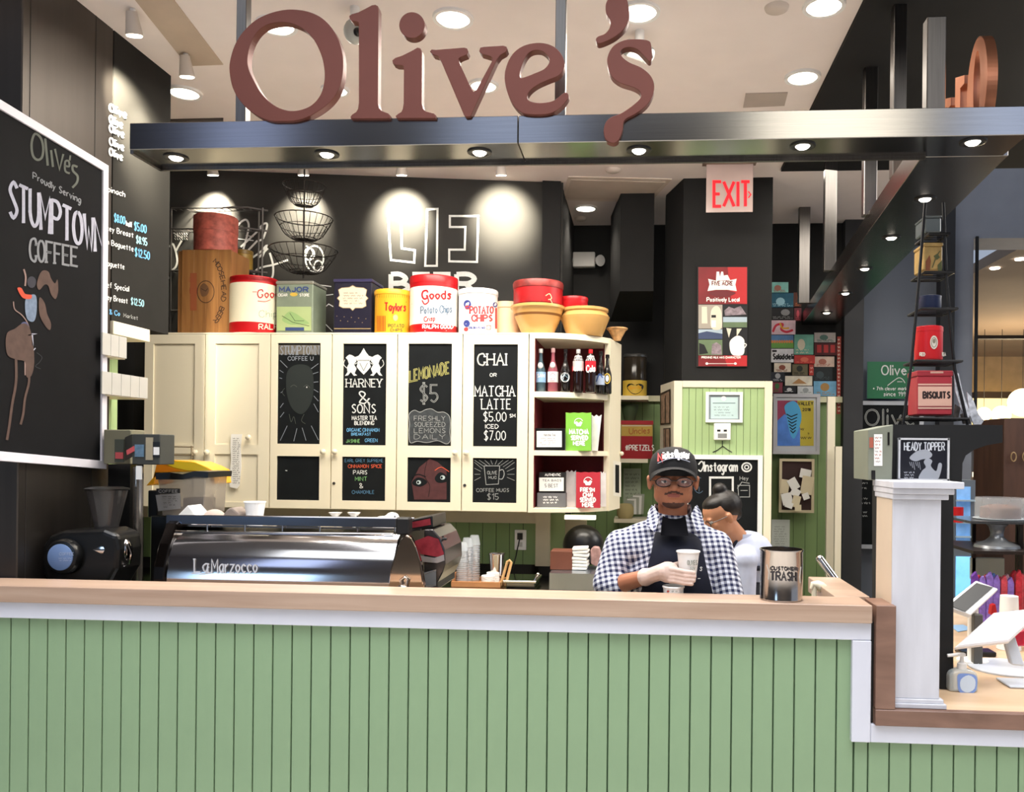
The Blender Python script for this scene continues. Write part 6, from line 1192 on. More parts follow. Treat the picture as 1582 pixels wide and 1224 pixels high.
# ---- bulk grinder with clear hopper and orange lid
bg = thing('bulk_grinder', 'tall coffee grinder with a square clear hopper and a black lid', 'grinder', (W(285, 900, 3.55).x, 3.66, WZT)); bY = 3.5
X0, X1 = W(243, 760, bY).x, W(318, 760, bY).x
P = [(243, 737), (318, 733), (314, 795), (250, 797)]
mb = MB(); f = [W(a, b, bY) for a, b in P]; dpt = .19; mb.prism(f, (0, dpt, 0)); mb.build('hopper', mat('smoky_clear_plastic', 'a79d92', .1, alpha=.55), bg, fix=True, bev=.004)
mb = MB(); mb.prism([W(a, b, bY-.006) for a, b in ((240, 731), (262, 730), (282, 733), (300, 728), (322, 729), (321, 738), (300, 737), (282, 741), (241, 741))], (0, dpt+.02, 0)); mb.build('hopper_lid', blackp, bg, fix=True)
mb = MB(); mb.pbox(282, 770, 312, 795, bY+.02, .12); mb.build('coffee_beans', mat('dark_beans', '241812', .6, var=.5, scale=90, bump=.6, bscale=120), bg, bev=.004)
k = Ink(planeY(bY), .003); k.rect(242, 755, 279, 763, 1); k.fill([(241,765),(279,762),(280,786),(245,790)], 0); k.scrib(250, 766, 277, 785, 6, 2, .6, 7); k.text('COFFEE', 246, 757, 275, 761, 1, 0, lay=1); k.build([mat('silver_label', 'a3a1a0', .5), mat('black_label', '28272a'), mat('label_ink', '55534f')], bg, 'label_sticker')
mb = MB(); mb.prism([(X0-.03, bY+.0, WZT+.001), (X1+.01, bY, WZT+.001), (X1+.01, bY, W(280, 798, bY).z), (X0-.03, bY, W(280, 798, bY).z)], (0, .11, 0)); mb.pbox(228, 758, 243, 800, bY+.03, .12); mb.build('body', blackp, bg, fix=True, bev=.004)
og = thing('orange_scoop_lid', 'big glossy yellow orange plastic lid lying on the clear hopper grinder', 'lid', W(285, 735, 3.72)); oY = 3.72
mb = MB(); top = cat_rom([(247, 711), (275, 711), (300, 714), (316, 720), (327, 726), (331, 745), (322, 745), (319, 733), (300, 731), (282, 729), (262, 732), (242, 733), (226, 752), (238, 735)], True, 2)
mb.prism([W(a, b, oY) for a, b in [(243, 712), (270, 711), (300, 714), (318, 721), (329, 727), (332, 748), (325, 748), (322, 731), (300, 729), (240, 731), (238, 748), (225, 751), (236, 738)]], (0, .16, 0))
oo = mb.build('lid_shell', mat('orange_yellow_plastic', 'f4aa1e', .3, var=.12, scale=8, coat=.3), og, fix=True, bev=.004, segs=2)
k = Ink(planeY(oY), .002); k.fill([(243,713),(249,712),(262,722),(280,728),(240,730)], 0); k.fill([(247,711.5),(300,714.5),(318,722),(326,728),(290,727),(268,722),(255,716)], 1, 1); k.build([mat('deep_orange_plastic', 'ee8a1a', .35), mat('bright_yellow_plastic', 'ffd633', .3)], og, 'colour_faces')
wr = thing('wire_shelf_rail', 'thin tan wire rail fixed below the plain cream cabinet doors', 'rail', W(275, 705, 4.8)); mb = MB()
for py in (690, 703): mb.tube([W(250, py, 4.82), W(299, py+1, 4.82)], .004, 6)
mb.tube([W(296, 689, 4.82), W(296, 709, 4.82)], .005, 6); mb.tube([W(253, 689, 4.82), W(253, 706, 4.82)], .004, 6); mb.tube([W(298, 700, 4.82), W(298, 700, 4.855)], .004, 6); mb.build('wire', mat('tan_wire', 'a8977a', .4, .4), wr)
# ---- big chalk sign on the steel column
r0 = Vector(WX(168, 258, -2.295)); r1 = Vector(WX(165, 725, -2.295))
pr_ = Vector((-2.295, (r0.y+r1.y)/2, 0)); SGX = -2.295
SGP = planeX(SGX)
sg3 = thing('chalk_sign', 'large white framed chalk sign with a rider drawing hung crookedly on the steel column', 'chalkboard', (-2.3, 3.1, 1.5))
TR, BR, TL, BL = SGP(168, 256), SGP(165, 725), SGP(0, 153), SGP(0, 712)
uy = (TL-TR); uy2 = (BL-BR); k2 = 1.35
TL2, BL2 = TR+uy*k2, BR+uy2*k2
zr = TL2.y
def lerp(a, b, t): return a+(b-a)*t
def quad_bar(a, b, c, d_, nm): mb = MB(); mb.prism([a, b, c, d_], (-.022, 0, 0)); mb.build(nm, mat('frame_white', 'd5d3dc', .5, var=.04), sg3, fix=True, bev=.001)
ft = .034
H_ = (TR-BR).length; Wd = (TR-TL2).length
dn = (BR-TR).normalized()*ft; lf = (TL2-TR).normalized()*ft
quad_bar(TR, TL2, TL2+dn, TR+dn, 'frame_top'); quad_bar(BR-dn, BL2-dn, BL2, BR, 'frame_bottom'); quad_bar(TR+dn, TR+dn+lf, BR-dn+lf, BR-dn, 'frame_side'); quad_bar(TL2+dn-lf, TL2+dn, BL2-dn, BL2-dn-lf, 'frame_side')
mb = MB(); mb.prism([TR+dn+lf-Vector((.008, 0, 0)), TL2+dn-lf-Vector((.008, 0, 0)), BL2-dn-lf-Vector((.008, 0, 0)), BR-dn+lf-Vector((.008, 0, 0))], (-.012, 0, 0)); mb.build('chalkboard_face', mat('sign_black', '131315', .8, spec=.15, var=.15), sg3, fix=True)
k = Ink(planeX(SGX-.008), .002)
k.line(cat_rom([(53,207),(62,213),(66,228),(64,243),(57,247),(50,240),(48,222)], True), 3.6, 0, closed=True)
k.line([(69,214),(73,256)], 3.6, 0); k.line([(78,232),(81,258)], 3.4, 0); k.line([(84,230),(91,262),(97,238)], 3.2, 0); k.line([(99,256),(106,257),(105,249),(100,250),(100,264),(107,268)], 3., 0, smooth=True); k.line([(108,240),(107,248)], 2.6, 0); k.line([(119,258),(112,256),(112,264),(119,272),(118,282),(111,290)], 3.4, 0, smooth=True)
k.text('Proudly Serving', 50, 266, 124, 276, 1.5, 1, slope=.52)
def slab(t_, x0, y0, x1, h0, h1, th, mi, sl):
    n = len(t_); 
    for i, ch in enumerate(t_):
        a = x0+(x1-x0)*i/n; b_ = x0+(x1-x0)*(i+.8)/n; h = h0+(h1-h0)*i/n
        k.text(ch, a, y0+sl*(a-x0), b_, y0+sl*(a-x0)+h, th, mi, slope=sl, serif=2.6)
slab('STUMPTOWN', 12, 278, 163, 55, 46, 5.0, 2, .46)
slab('COFFEE', 45, 368, 122, 34, 28, 3.4, 1, .2); 
slab('COFFEE', 45, 368, 122, 34, 28, 1.4, 5, .2)
brn, tn_ = 3, 4
k.fill([(60,425),(66,418),(74,420),(78,430),(84,438),(88,432),(89,450),(85,462),(78,455),(74,442),(68,440),(60,448),(56,440)], brn, smooth=True)
k.fill([(60,460),(68,468),(72,485),(78,500),(76,510),(68,502),(60,485)], brn, smooth=True)
k.fill([(10,515),(22,508),(34,500),(44,505),(50,530),(52,560),(48,580),(40,582),(38,560),(26,556),(12,550),(8,535)], brn, smooth=True)
k.line([(24,555),(24,590),(18,625),(14,655),(10,680)], 4, brn, smooth=True); k.line([(44,560),(44,590),(38,615),(35,640),(31,656)], 3.6, brn, smooth=True)
k.fill([(40,460),(54,456),(56,478),(52,496),(42,494),(38,478)], 6, smooth=True); k.fill([(26,446),(32,445),(38,454),(48,456),(46,462),(34,460)], 7, smooth=True)
k.fill(circ(48, 436, 7, 9, 14), 8); k.line([(36,416),(39,428),(38,442)], 2.6, tn_, smooth=True); k.line([(20,466),(22,478),(32,486),(40,496),(44,506)], 1.6, tn_, smooth=True); k.fill([(32,500),(40,498),(44,508),(34,514)], 9, smooth=True)
k.line([(36,518),(38,534),(46,544),(54,538)], 1.6, 2, smooth=True); k.line([(43,518),(55,516),(49,516),(50,534)], 2, 2); k.line([(37,540),(38,560),(38,580)], 2., tn_); k.line([(27,540),(30,534)], 2, 10); k.line(cat_rom([(56,545),(64,552),(60,560),(54,566),(62,570)]), .9, 5)
k.build([mat('olive_chalk', '5a5d57', .9), mat('silver_chalk', '7d7f84', .9), mat('lilac_chalk', 'a2a3b2', .9, var=.1, scale=60), mat('umber_chalk', '513f38', .9, var=.15, scale=30), mat('flesh_chalk', '86706a', .9), mat('dark_line_chalk', '33363a', .9), mat('denim_chalk', '6d7c92', .9, var=.2, scale=40), mat('scarf_chalk', 'bc4a34', .9), mat('shadow_chalk', '35343c', .9), mat('indigo_chalk', '4a4f70', .9), mat('mint_chalk', '7fae98', .9)], sg3, 'chalk_marks')  # sign lettering and rider drawing joined in one mesh
# ================================================================ trash can on the ledge, cups
tc = thing('trash_can', 'small shiny steel can with a paper trash label on the bar ledge', 'can', (W(1207, 925, 2.89).x, 2.885, LZ)); tY = 2.885; x = W(1207, 900, tY).x; r = .0715; H = W(1207, 848, tY).z-LZ-.001
mb = MB(); mb.lathe((x, tY, LZ+.001), [(r*.97, 0), (r*1.0, .004), (r*.985, .008), (r*.985, H-.008), (r*1.02, H-.005), (r*1.02, H), (r*.97, H), (r*.96, .01), (0, .01)], 44); mb.build('can_body', mat('shiny_tin', 'bdb6b0', .16, 1, var=.04), tc)
cpn = cylP(x, tY, r*.985); k = Ink(cpn, .002); k.fill([(1184,872),(1238,876),(1236,892),(1237,901),(1186,896),(1187,884)], 0); k.text('CUSTOMER', 1190, 876, 1233, 881, 1.3, 1, slope=.04, lay=1); k.text('TRASH', 1190, 884, 1231, 896, 2.4, 1, slope=.04, serif=1, lay=1); k.build([mat('grey_label_paper', 'b9b4ac', .7), mat('marker_ink', '3a3638', .7)], tc, 'label_sticker')
t, x, H = paper_cup(1041, 3.0, 1.001, 905, .038, 'white paper cup standing low in front of the apron', lid=True)
k = Ink(cylP(x, 3.0, .038), .003); k.fill(circ(1032, 914, 2, 1.8, 10), 0); k.scrib(1036, 912, 1050, 916, 1, 1, .9, 2); k.build([mat('rust_red', 'a0483a'), mat('soft_grey_print')], t)
pc = thing('water_tap', 'cream plastic tap nozzle in the gap right of the trash can', 'tap', W(1265, 925, 3.2)); mb = MB(); mb.tube([W(1254, 910, 3.2), W(1256, 903, 3.2), W(1262, 903, 3.2), W(1268, 907, 3.2), W(1277, 912, 3.2)], [.008, .012, .016, .02, .014], 12); mb.tube([W(1258, 905, 3.2), Vector((W(1258, 905, 3.2).x, 3.2, .98))], .01, 8); mb.build('nozzle', mat('cream_plastic', 'd8d2bc', .4), pc)
mb = MB(); mb.tube([W(1267, 864, 3.5), W(1296, 903, 3.45)], .016, 12); mb.ell(W(1267, 864, 3.5), .017, 12, 8); mb.tube([W(1296, 903, 3.45), Vector((W(1296, 903, 3.45).x, 3.45, LZ-.1))], .014, 10); mb.build('metal_rod', chrome, None, label='leaning chrome rod behind the wooden ledge corner', cat='rod')
# ================================================================ etagere with tins on the black hutch
HT = W(1440, 656, HYf).z+.001
et = thing('iron_etagere', 'tapering black iron shelf tower standing on the black hutch', 'shelf tower', (W(1440, 655, 3.18).x, 3.18, HT)); im = mat('wrought_iron', '1b1b1d', .5, .4)
eY = 3.17; cxp = 1441
for s_, Y in ((-1, eY-.06), (1, eY-.06), (-1, eY+.07), (1, eY+.07)):
    mb = MB(); wt_ = .085 if False else 0
    P = [W(cxp+s_*14+2, 335, Y)+Vector((0, 0, .05)), W(cxp+s_*21, 430, Y), W(cxp+s_*29, 520, Y), W(cxp+s_*34, 570, Y), W(cxp+s_*46+ (8 if s_ > 0 else 0), 655, Y)]
    P[-1].z = HT+.002; mb.tube(P, .0055, 8); mb.build('leg', im, et)
shelves = [(369, 15), (427, 22), (482, 27), (561, 34), (648, 44)]
for py, hw in shelves:
    z = W(cxp, py, eY).z; x0, x1 = W(cxp-hw, py, eY).x, W(cxp+hw, py, eY).x; mb = MB()
    mb.tube([(x0, eY-.07, z), (x1, eY-.07, z), (x1, eY+.08, z), (x0, eY+.08, z)], .005, 6, True)
    for i in range(5): y = eY-.05+i*.03; mb.tube([(x0, y, z-.002), (x1, y, z-.002)], .0025, 4)
    mb.build('shelf_frame', im, et)
def etin(px0, px1, pyt, pyb, m, lab, rnd=False, lid=None, name='tin'):
    z0 = W(cxp, pyb, eY).z; x0, x1 = W(px0, pyb, eY-.05).x, W(px1, pyb, eY-.05).x; z1_ = W(cxp, pyt, eY-.04).z; t = thing('display_tin', lab, 'tin', ((x0+x1)/2, eY, z0)); mb = MB()
    if rnd: mb.lathe(((x0+x1)/2, eY, z0+.006), [((x1-x0)/2*.97, 0), ((x1-x0)/2, .004), ((x1-x0)/2, (z1_-z0)*.85-.006)], 30)
    else: mb.box(x0, x1, eY-.05, eY+.06, z0+.006, z0+(z1_-z0)*.88)
    mb.build('body', m, t, bev=0 if rnd else .004)
    mb = MB()
    if rnd: mb.lathe(((x0+x1)/2, eY, z0+(z1_-z0)*.85), [((x1-x0)/2*1.02, 0), ((x1-x0)/2*1.02, (z1_-z0)*.13), ((x1-x0)/2*.95, (z1_-z0)*.15)], 30)
    else: mb.box(x0-.002, x1+.002, eY-.052, eY+.062, z0+(z1_-z0)*.88, z1_)
    mb.build('lid', lid or m, t, bev=0 if rnd else .003); return t, (x0+x1)/2, (x1-x0)/2
etin(1429, 1454, 334, 367, mat('grey_tin', '5f676a', .4, .3), 'small grey tin at the very top of the iron tower behind the canopy')
t, _, _ = etin(1427, 1456, 376, 424, mat('tan_picture_tin', 'a88a52', .5, var=.2, scale=30), 'tan picture tin on the second shelf of the iron tower'); k = Ink(planeY(eY-.05), .002); k.fill([(1430,404),(1436,394),(1438,404),(1436,418),(1430,418)], 0); k.line([(1440,414),(1446,398),(1452,388)], 1.6, 1, smooth=True); k.fill([(1442,396),(1448,392),(1452,398),(1447,402)], 1); k.fill([(1448,410),(1455,402),(1455,420),(1449,420)], 1); k.build([mat('sienna_print', '7a4326'), mat('moss_print', '4d5230')], t)
etin(1427, 1461, 455, 480, mat('midnight_tin', '1b2340', .4), 'low midnight blue round tin on the middle shelf of the iron tower', True)
t, xc, rr = etin(1420, 1463, 503, 559, mat('cherry_tin', 'c01f26', .35, var=.05), 'glossy cherry red round tin on the lower shelf of the iron tower', True); k = Ink(cylP(xc, eY, rr), .002); k.fill(circ(1443, 529, 6, 10.5, 20), 0); k.line(circ(1443, 529, 4, 7.5, 16), 1, 1, closed=True, lay=1); k.fill(circ(1443, 527, 2.4, 3.6, 10), 1, 1); k.text('RED', 1421, 545, 1429, 550, 1.2, 0); k.text('TEA', 1455, 545, 1461, 550, 1.2, 0); k.build([mat('pearl_print', 'd6d0c4'), mat('taupe_print', '857a6a')], t)
t, _, _ = etin(1417, 1471, 573, 645, mat('biscuit_red', 'a0303a', .45), 'square red and cream biscuit tin at the foot of the iron tower'); k = Ink(planeY(eY-.05), .002); k.rect(1418, 593, 1470, 632, 0); k.rect(1418, 595.5, 1470, 597, 1, 1); k.rect(1418, 627.5, 1470, 629, 1, 1); k.text('BISQUITS', 1426, 606, 1467, 615, 2.6, 2, lay=1, serif=1); k.rect(1437, 574, 1457, 577, 0, 1); k.build([mat('biscuit_cream', 'cfa594', .5), mat('biscuit_stripe', '7c2a30'), mat('biscuit_black', '2a1c1c')], t)
dp = thing('paper_pinwheel', 'black and white spotted card shapes leaning at the right foot of the iron tower', 'decoration', W(1490, 655, 3.12))
for i, pts in enumerate([[(1474,574),(1481,577),(1486,600),(1492,620),(1500,640),(1494,650),(1484,630),(1476,604)], [(1494,606),(1503,616),(1512,640),(1520,650),(1516,656),(1504,656),(1498,640)], [(1476,625),(1484,630),(1480,650),(1474,648)], [(1484,640),(1496,636),(1500,655),(1488,655)]]):
    mb = MB(); zz = [W(a, b, 3.115+.012*i) for a, b in pts]
    for p in zz: p.z = max(p.z, HT+.001)
    mb.prism(zz, (0, .006, 0)); mb.build('card_shape', mat('spotted_card' if i < 2 else 'dark_spotted_card', 'b9bcc4' if i < 2 else '4a4440', .6, var=.5, scale=45), dp, fix=True)
# ================================================================ till counter: tablets, pump bottle, goods
CT = CZT+.0005
def tp(px, py, z): return WZ(px, py, z)
pb = thing('hand_sanitizer', 'clear pump bottle of hand gel with a blue label on the low counter', 'bottle', (W(1489, 1073, 2.95).x, 2.95, CT)); bY_ = 2.9
c = tp(1489, 1070, CT); Yb_ = c.y+.0; x0, x1 = W(1467, 1050, Yb_).x, W(1512, 1050, Yb_).x; zt = W(1489, 1036, Yb_).z
mb = MB(); xm = (x0+x1)/2; hw = (x1-x0)/2
sh = [(-1, 0), (1, 0), (1, .75), (.8, .92), (.35, 1), (-.35, 1), (-.8, .92), (-1, .75)]
mb.prism([(xm+a*hw, Yb_-.0, CT+.001+b*(zt-CT)) for a, b in sh], (0, .045, 0)); mb.build('gel_body', mat('gel_plastic', 'd2dad8', .08, alpha=.6), pb, bev=.008, fix=True, segs=2)
k = Ink(planeY(Yb_), .002); k.fill(cat_rom([(1480,1042),(1495,1041),(1508,1045),(1509,1060),(1505,1070),(1490,1072),(1481,1068),(1479,1055)], True, 3), 0); k.fill(cat_rom([(1484,1050),(1496,1043),(1506,1050),(1505,1064),(1494,1070),(1484,1064)], True, 3), 1, 1); k.scrib(1487, 1050, 1503, 1062, 3, 0, .7, 2); k.build([mat('gel_blue', '7f9fe0', .4), mat('gel_pale', 'cfe0f2', .4)], pb, 'label_sticker')
mb = MB(); mb.lathe((xm, Yb_+.022, zt), [(.016, 0), (.016, .02), (.008, .024), (.006, .045)], 20); mb.box(xm-.016, xm+.01, Yb_+.013, Yb_+.031, zt+.045, zt+.055); mb.tube([(xm-.01, Yb_+.022, zt+.05), (xm-.05, Yb_+.022, zt+.045)], .006, 8); mb.build('pump', wht, pb)
def slabp(pts4, th, name, m, par, **kk):
    a = pts4; nrm = (a[1]-a[0]).cross(a[3]-a[0]).normalized(); nrm = nrm if nrm.dot(CAM-a[0]) > 0 else -nrm; mb = MB(); mb.prism(a, nrm*th); return mb.build(name, m, par, fix=True, **kk)
tb = thing('tablet_terminal', 'white tablet tilted on a stand, screen toward the cake stand, at the till', 'tablet', tp(1500, 958, CT))
A = [W(1460, 935, 3.35), W(1508, 897, 3.6), W(1540, 905, 3.62), W(1500, 950, 3.36)]; pl_ = (A[1]-A[0]).cross(A[3]-A[0]); A[2] = A[1]+(A[3]-A[0])*.93
slabp(A, -.02, 'tablet_body', wht, tb, bev=.003)
nrm = (A[1]-A[0]).cross(A[3]-A[0]).normalized(); TP = planeG(A[0], nrm); k = Ink(TP, .003); k.fill([(1466,936),(1508,901.5),(1534,908.5),(1491,946)][0:4], 0); k.build([mat('tablet_screen', '101012', .35, spec=.2)], tb, 'screen')
mb = MB(); mc = (A[0]+A[1]+A[2]+A[3])/4; mb.tube([mc-Vector((0, 0, .03)), Vector((mc.x, mc.y, CT+.012))], .02, 12); mb.cyl((mc.x, mc.y, CT), .06, .012, 24); mb.build('stand', wht, tb)
tb = thing('tablet_terminal', 'white point of sale tablet seen from behind on a slanted leg', 'tablet', tp(1540, 1030, CT)); 
A = [W(1475, 1000, 3.0), W(1536, 946, 3.14), W(1610, 938, 3.2), W(1560, 990, 3.05)]; A[2] = A[1]+(A[3]-A[0])
slabp(A, -.022, 'tablet_body', mat('warm_white_plastic', 'e6e2e2', .35), tb, bev=.005)
mb = MB(); a_, b_ = W(1550, 962, 3.12), W(1572, 1028, 3.08); mb.prism([W(1545, 960, 3.12), W(1563, 966, 3.12), W(1584, 1030, 3.1), W(1563, 1028, 3.1)], (0, .03, 0)); mb.build('leg', mat('pale_grey_plastic', 'c9d0da', .35), tb, bev=.005, fix=True)
q = tp(1560, 1036, CT); mb = MB(); mb.lathe((q.x, q.y+.03, CT), [(.14, 0), (.14, .006), (.13, .01)], 36); mb.build('base_plate', mat('pale_grey_plastic'), tb)
# black speaker-ish thing and small items near the post
mb = MB(); p = tp(1462, 1045, CT); mb.prism([Vector((W(x, y, p.y+.12).x, p.y+.12, max(CT+.001, W(x, y, p.y+.12).z))) for x, y in ((1450, 975), (1466, 978), (1470, 992), (1463, 1050), (1450, 1050))], (0, .06, 0)); mb.build('card_reader', blackp, None, label='black card reader standing just right of the white post', cat='card reader', fix=True, bev=.004)
nt2 = thing('leaflet', 'pale blue leaflet flat on the low counter under the tablet', 'leaflet', tp(1485, 972, CT)); P = [tp(1466, 967, CT), tp(1488, 966, CT), tp(1503, 973, CT), tp(1480, 977, CT)]; mb = MB(); mb.prism([v+Vector((0, 0, .0006)) for v in P], (0, 0, .002)); mb.build('sheet', mat('pale_blue_paper', '9cc4ee', .6), nt2, fix=True)
def sbox(px0, px1, pyt, pyb, Y, dep, m, lab, name='goods_box', cat='box', z0=None, **kk):
    mb = MB(); a, b = W(px0, pyb, Y).x, W(px1, pyb, Y).x; zb_ = W((px0+px1)/2, pyb, Y).z if z0 is None else z0; mb.box(a, b, Y, Y+dep, zb_, W((px0+px1)/2, pyt, Y).z); return mb.build(name, m, None, label=lab, cat=cat, bev=.003, **kk)
sbox(1505, 1519, 950, 968, 3.42, .03, mat('slate_grey_plastic', '5c5c58', .5), 'small slate grey holder between the two tablets', z0=CT)
sbox(1535, 1560, 926, 940, 3.95, .1, mat('brown_crate_wood', '6a3f30', .6), 'low brown wooden crate behind the slanted white tablet', z0=CT)
mb = MB(); p = tp(1558, 945, CT); x = W(1559, 930, 3.75).x; mb.lathe((x, 3.75, CT+.001), [(.05, 0), (.042, .06), (.036, W(1559, 921, 3.75).z-CT)], 24); mb.build('cone_holder', wht, None, label='short white cone shaped holder right of the brown crate', cat='holder')
mb = MB(); x = W(1458, 935, 3.6).x; mb.prism([Vector((W(a, b, 3.6).x, 3.6, max(CT+.001, W(a, b, 3.6).z))) for a, b in ((1440, 975), (1472, 975), (1460, 902), (1440, 900))], (0, .05, 0)); mb.build('tent_card', wht, None, label='white tent card leaning just right of the post top half', cat='card', fix=True)
mb = MB(); mb.prism([Vector((W(a, b, 3.3).x, 3.3, max(CT+.001, W(a, b, 3.3).z))) for a, b in ((1562, 990), (1572, 976), (1600, 966), (1600, 998), (1566, 1000))], (0, .06, 0)); t = mb.build('snack_bag', mat('crimson_foil', 'b81c38', .3, var=.3, scale=18), None, label='crimson foil snack bag at the right edge behind the tablet leg', cat='snack', fix=True, bev=.006)
mb = MB(); mb.prism([Vector((W(a, b, 3.6).x, 3.6, max(CT+.001, W(a, b, 3.6).z))) for a, b in ((1531, 950), (1533, 936), (1538, 934), (1541, 950))], (0, .03, 0)); mb.build('candy_pack', red, None, label='tiny red packet standing on the till counter between tablets', cat='packet', fix=True)
q = tp(1570, 1062, CT); mb = MB(); mb.box(q.x-.03, q.x+.2, q.y-.02, q.y+.1, CT+.001, CT+.008); mb.build('coin_tray', mat('pale_grey_plastic'), None, label='flat pale grey tray at the right edge of the low counter', cat='tray', bev=.002)
q = tp(1505, 1015, CT); mb = MB(); mb.box(q.x-.05, q.x+.09, q.y, q.y+.08, CT+.001, CT+.02); mb.build('black_pad', blackp, None, label='flat black pad beneath the slanted white tablet', cat='pad', bev=.003)
# ---- display shelves with cake domes
ds = thing('display_shelves', 'dark framed glass display shelves behind the till', 'shelves', (W(1540, 900, 4.1).x, 4.1, CT)); dY = 4.0
dk = mat('dark_shelf_frame', '2a2220', .4, .3)
xa, xb = W(1500, 806, dY).x, 3.35
zA = W(1540, 806, dY).z; zB = W(1520, 851, dY-.1).z
mb = MB(); mb.box(xa, xb, dY, dY+.35, zA-.012, zA); mb.build('shelf', mat('shelf_glass_edge', '55585c', .15, .3), ds)
mb = MB(); mb.box(W(1488, 850, dY).x, xb, dY-.12, dY+.35, zB-.014, zB); mb.build('shelf', dk, ds)
for px, Y in ((1573, dY+.3), (1578, dY+.02), (1505, dY+.3)): x = W(px, 850, Y).x; mb = MB(); mb.box(x-.008, x+.008, Y, Y+.016, CT, zA-.013); mb.build('upright', dk, ds)
def dome(px, hw, pyt, z0, Y, lab, cake, cr_=.8):
    x = W(px, 800, Y).x; r = hw*Y/1300; H = W(px, pyt, Y).z-z0; t = thing('cake_dome', lab, 'cake stand', (x, Y, z0)); mb = MB(); mb.lathe((x, Y, z0+.004), [(r, 0), (r, H*.9), (r*.96, H), (r*.2, H*1.02), (0, H*1.02)], 36, caps=False); mb.build('glass_dome', mat('dome_glass', 'eef4fa', .04, alpha=.28), t)
    mb = MB(); mb.lathe((x, Y, z0), [(r*1.05, 0), (r*1.08, .004), (0, .0045)], 36); mb.build('plate', mat('pale_plate', 'c9d2da', .3), t); mb = MB(); mb.lathe((x, Y, z0+.006), [(r*cr_, 0), (r*cr_*.98, H*.5), (r*cr_*.6, H*.62), (0, H*.64)], 24); mb.build('cake', cake, t)
dome(1545, 35, 770, zA+.001, dY+.16, 'wide clear cake dome over a brown cake on the top display shelf', mat('brown_cake', '6b4636', .8, var=.3, scale=30))
x = W(1540, 850, dY+.05).x; cs = thing('pedestal_stand', 'grey pressed metal pedestal under the cake shelf', 'cake stand', (x, dY+.05, zB)); H = zA-.013-zB; mb = MB(); mb.lathe((x, dY+.05, zB+.001), [(.1, 0), (.095, .012), (.05, .03), (.03, .05), (.028, H*.6), (.035, H*.85), (.05, H-.002)], 32); mb.build('pedestal', mat('pewter_metal', '8d9196', .3, .6), cs)
sbox(1500, 1552, 862, 896, 4.3, .02, mat('frosted_card', 'a9bcc0', .5), 'frosted pale panel below the pedestal', name='frosted_panel', cat='panel')
rn = random.Random(5)
for i in range(14):
    px = 1506+i*5.6+rn.uniform(-1, 1); c_ = rn.choice(['8a6fc8', 'c84a5a', 'dfe6f0', '5a86d0', 'e8b0c0', '6a3aa0', 'c03040']); 
    pos = ['first', 'second', 'third', 'fourth', 'fifth', 'sixth', 'seventh', 'eighth', 'ninth', 'tenth', 'eleventh', 'twelfth', 'thirteenth', 'fourteenth'][i]
    nmn = {'8a6fc8': 'violet', 'c84a5a': 'rose', 'dfe6f0': 'white', '5a86d0': 'blue', 'e8b0c0': 'pink', '6a3aa0': 'purple', 'c03040': 'red'}[c_]
    Y = 3.9+.05*(i % 2); x = W(px, 900, Y).x; H = W(px, 884+rn.uniform(-6, 8), Y).z-CT; mb = MB(); a = .015; mb.prism([(x-a, Y, CT+.001), (x+a, Y, CT+.001), (x+a*1.1, Y, CT+H*.9), (x+a*.4, Y, CT+H), (x-a*.8, Y, CT+H*.93)], (0, .02, 0)); mb.build('candy_bag', mat('candy_'+c_, c_, .3, var=.35, scale=60), None, label='%s wrapped sweet bag, %s from the left in the row behind the till' % (nmn, pos), cat='snack', fix=True, bev=.002, group='sweet bags behind the till')
# refrigerator glow and blue lit display at left of shelves
rf = thing('drinks_fridge', 'blue lit glass fronted fridge seen between the black hutch and the shelves', 'fridge', (W(1492, 900, 5.2).x, 5.2, 0)); fY = 5.2; x0, x1 = W(1474, 850, fY).x, W(1506, 850, fY).x
mb = MB(); mb.box(x0, x1, fY+.0, fY+.5, 0, W(1490, 742, fY).z); mb.build('cabinet', mat('fridge_grey', '6a7480', .4, .3), rf)
mb = MB(); mb.box(x0+.01, x1-.02, fY-.006, fY-.001, .6, W(1490, 860, fY).z); mb.build('lit_window', mat('fridge_blue_light', '8cc8f4', .4, emit='5fb4f0', es=.9, var=.3, scale=9), rf)
mb = MB(); mb.box(x0+.01, x1-.03, fY-.006, fY-.001, W(1490, 838, fY).z, W(1490, 752, fY).z); mb.build('lit_window', mat('fridge_blue_dim', '7fa8d8', .3, emit='4a90d8', es=.35, var=.5, scale=7), rf)
for py in (772, 806, 828): mb = MB(); mb.box(x0+.005, x1-.01, fY-.03, fY-.007, W(1490, py, fY).z-.01, W(1490, py, fY).z); mb.build('shelf_rail', mat('pale_rail_metal', 'b9d4ea', .3, .5), rf)
mb = MB(); mb.cyl((W(1480, 795, fY-.06).x, fY-.06, W(1480, 806, fY).z), .03, .09, 20); mb.build('red_tub', red, None, label='small red tub on the fridge rail right of the white post', cat='tub')
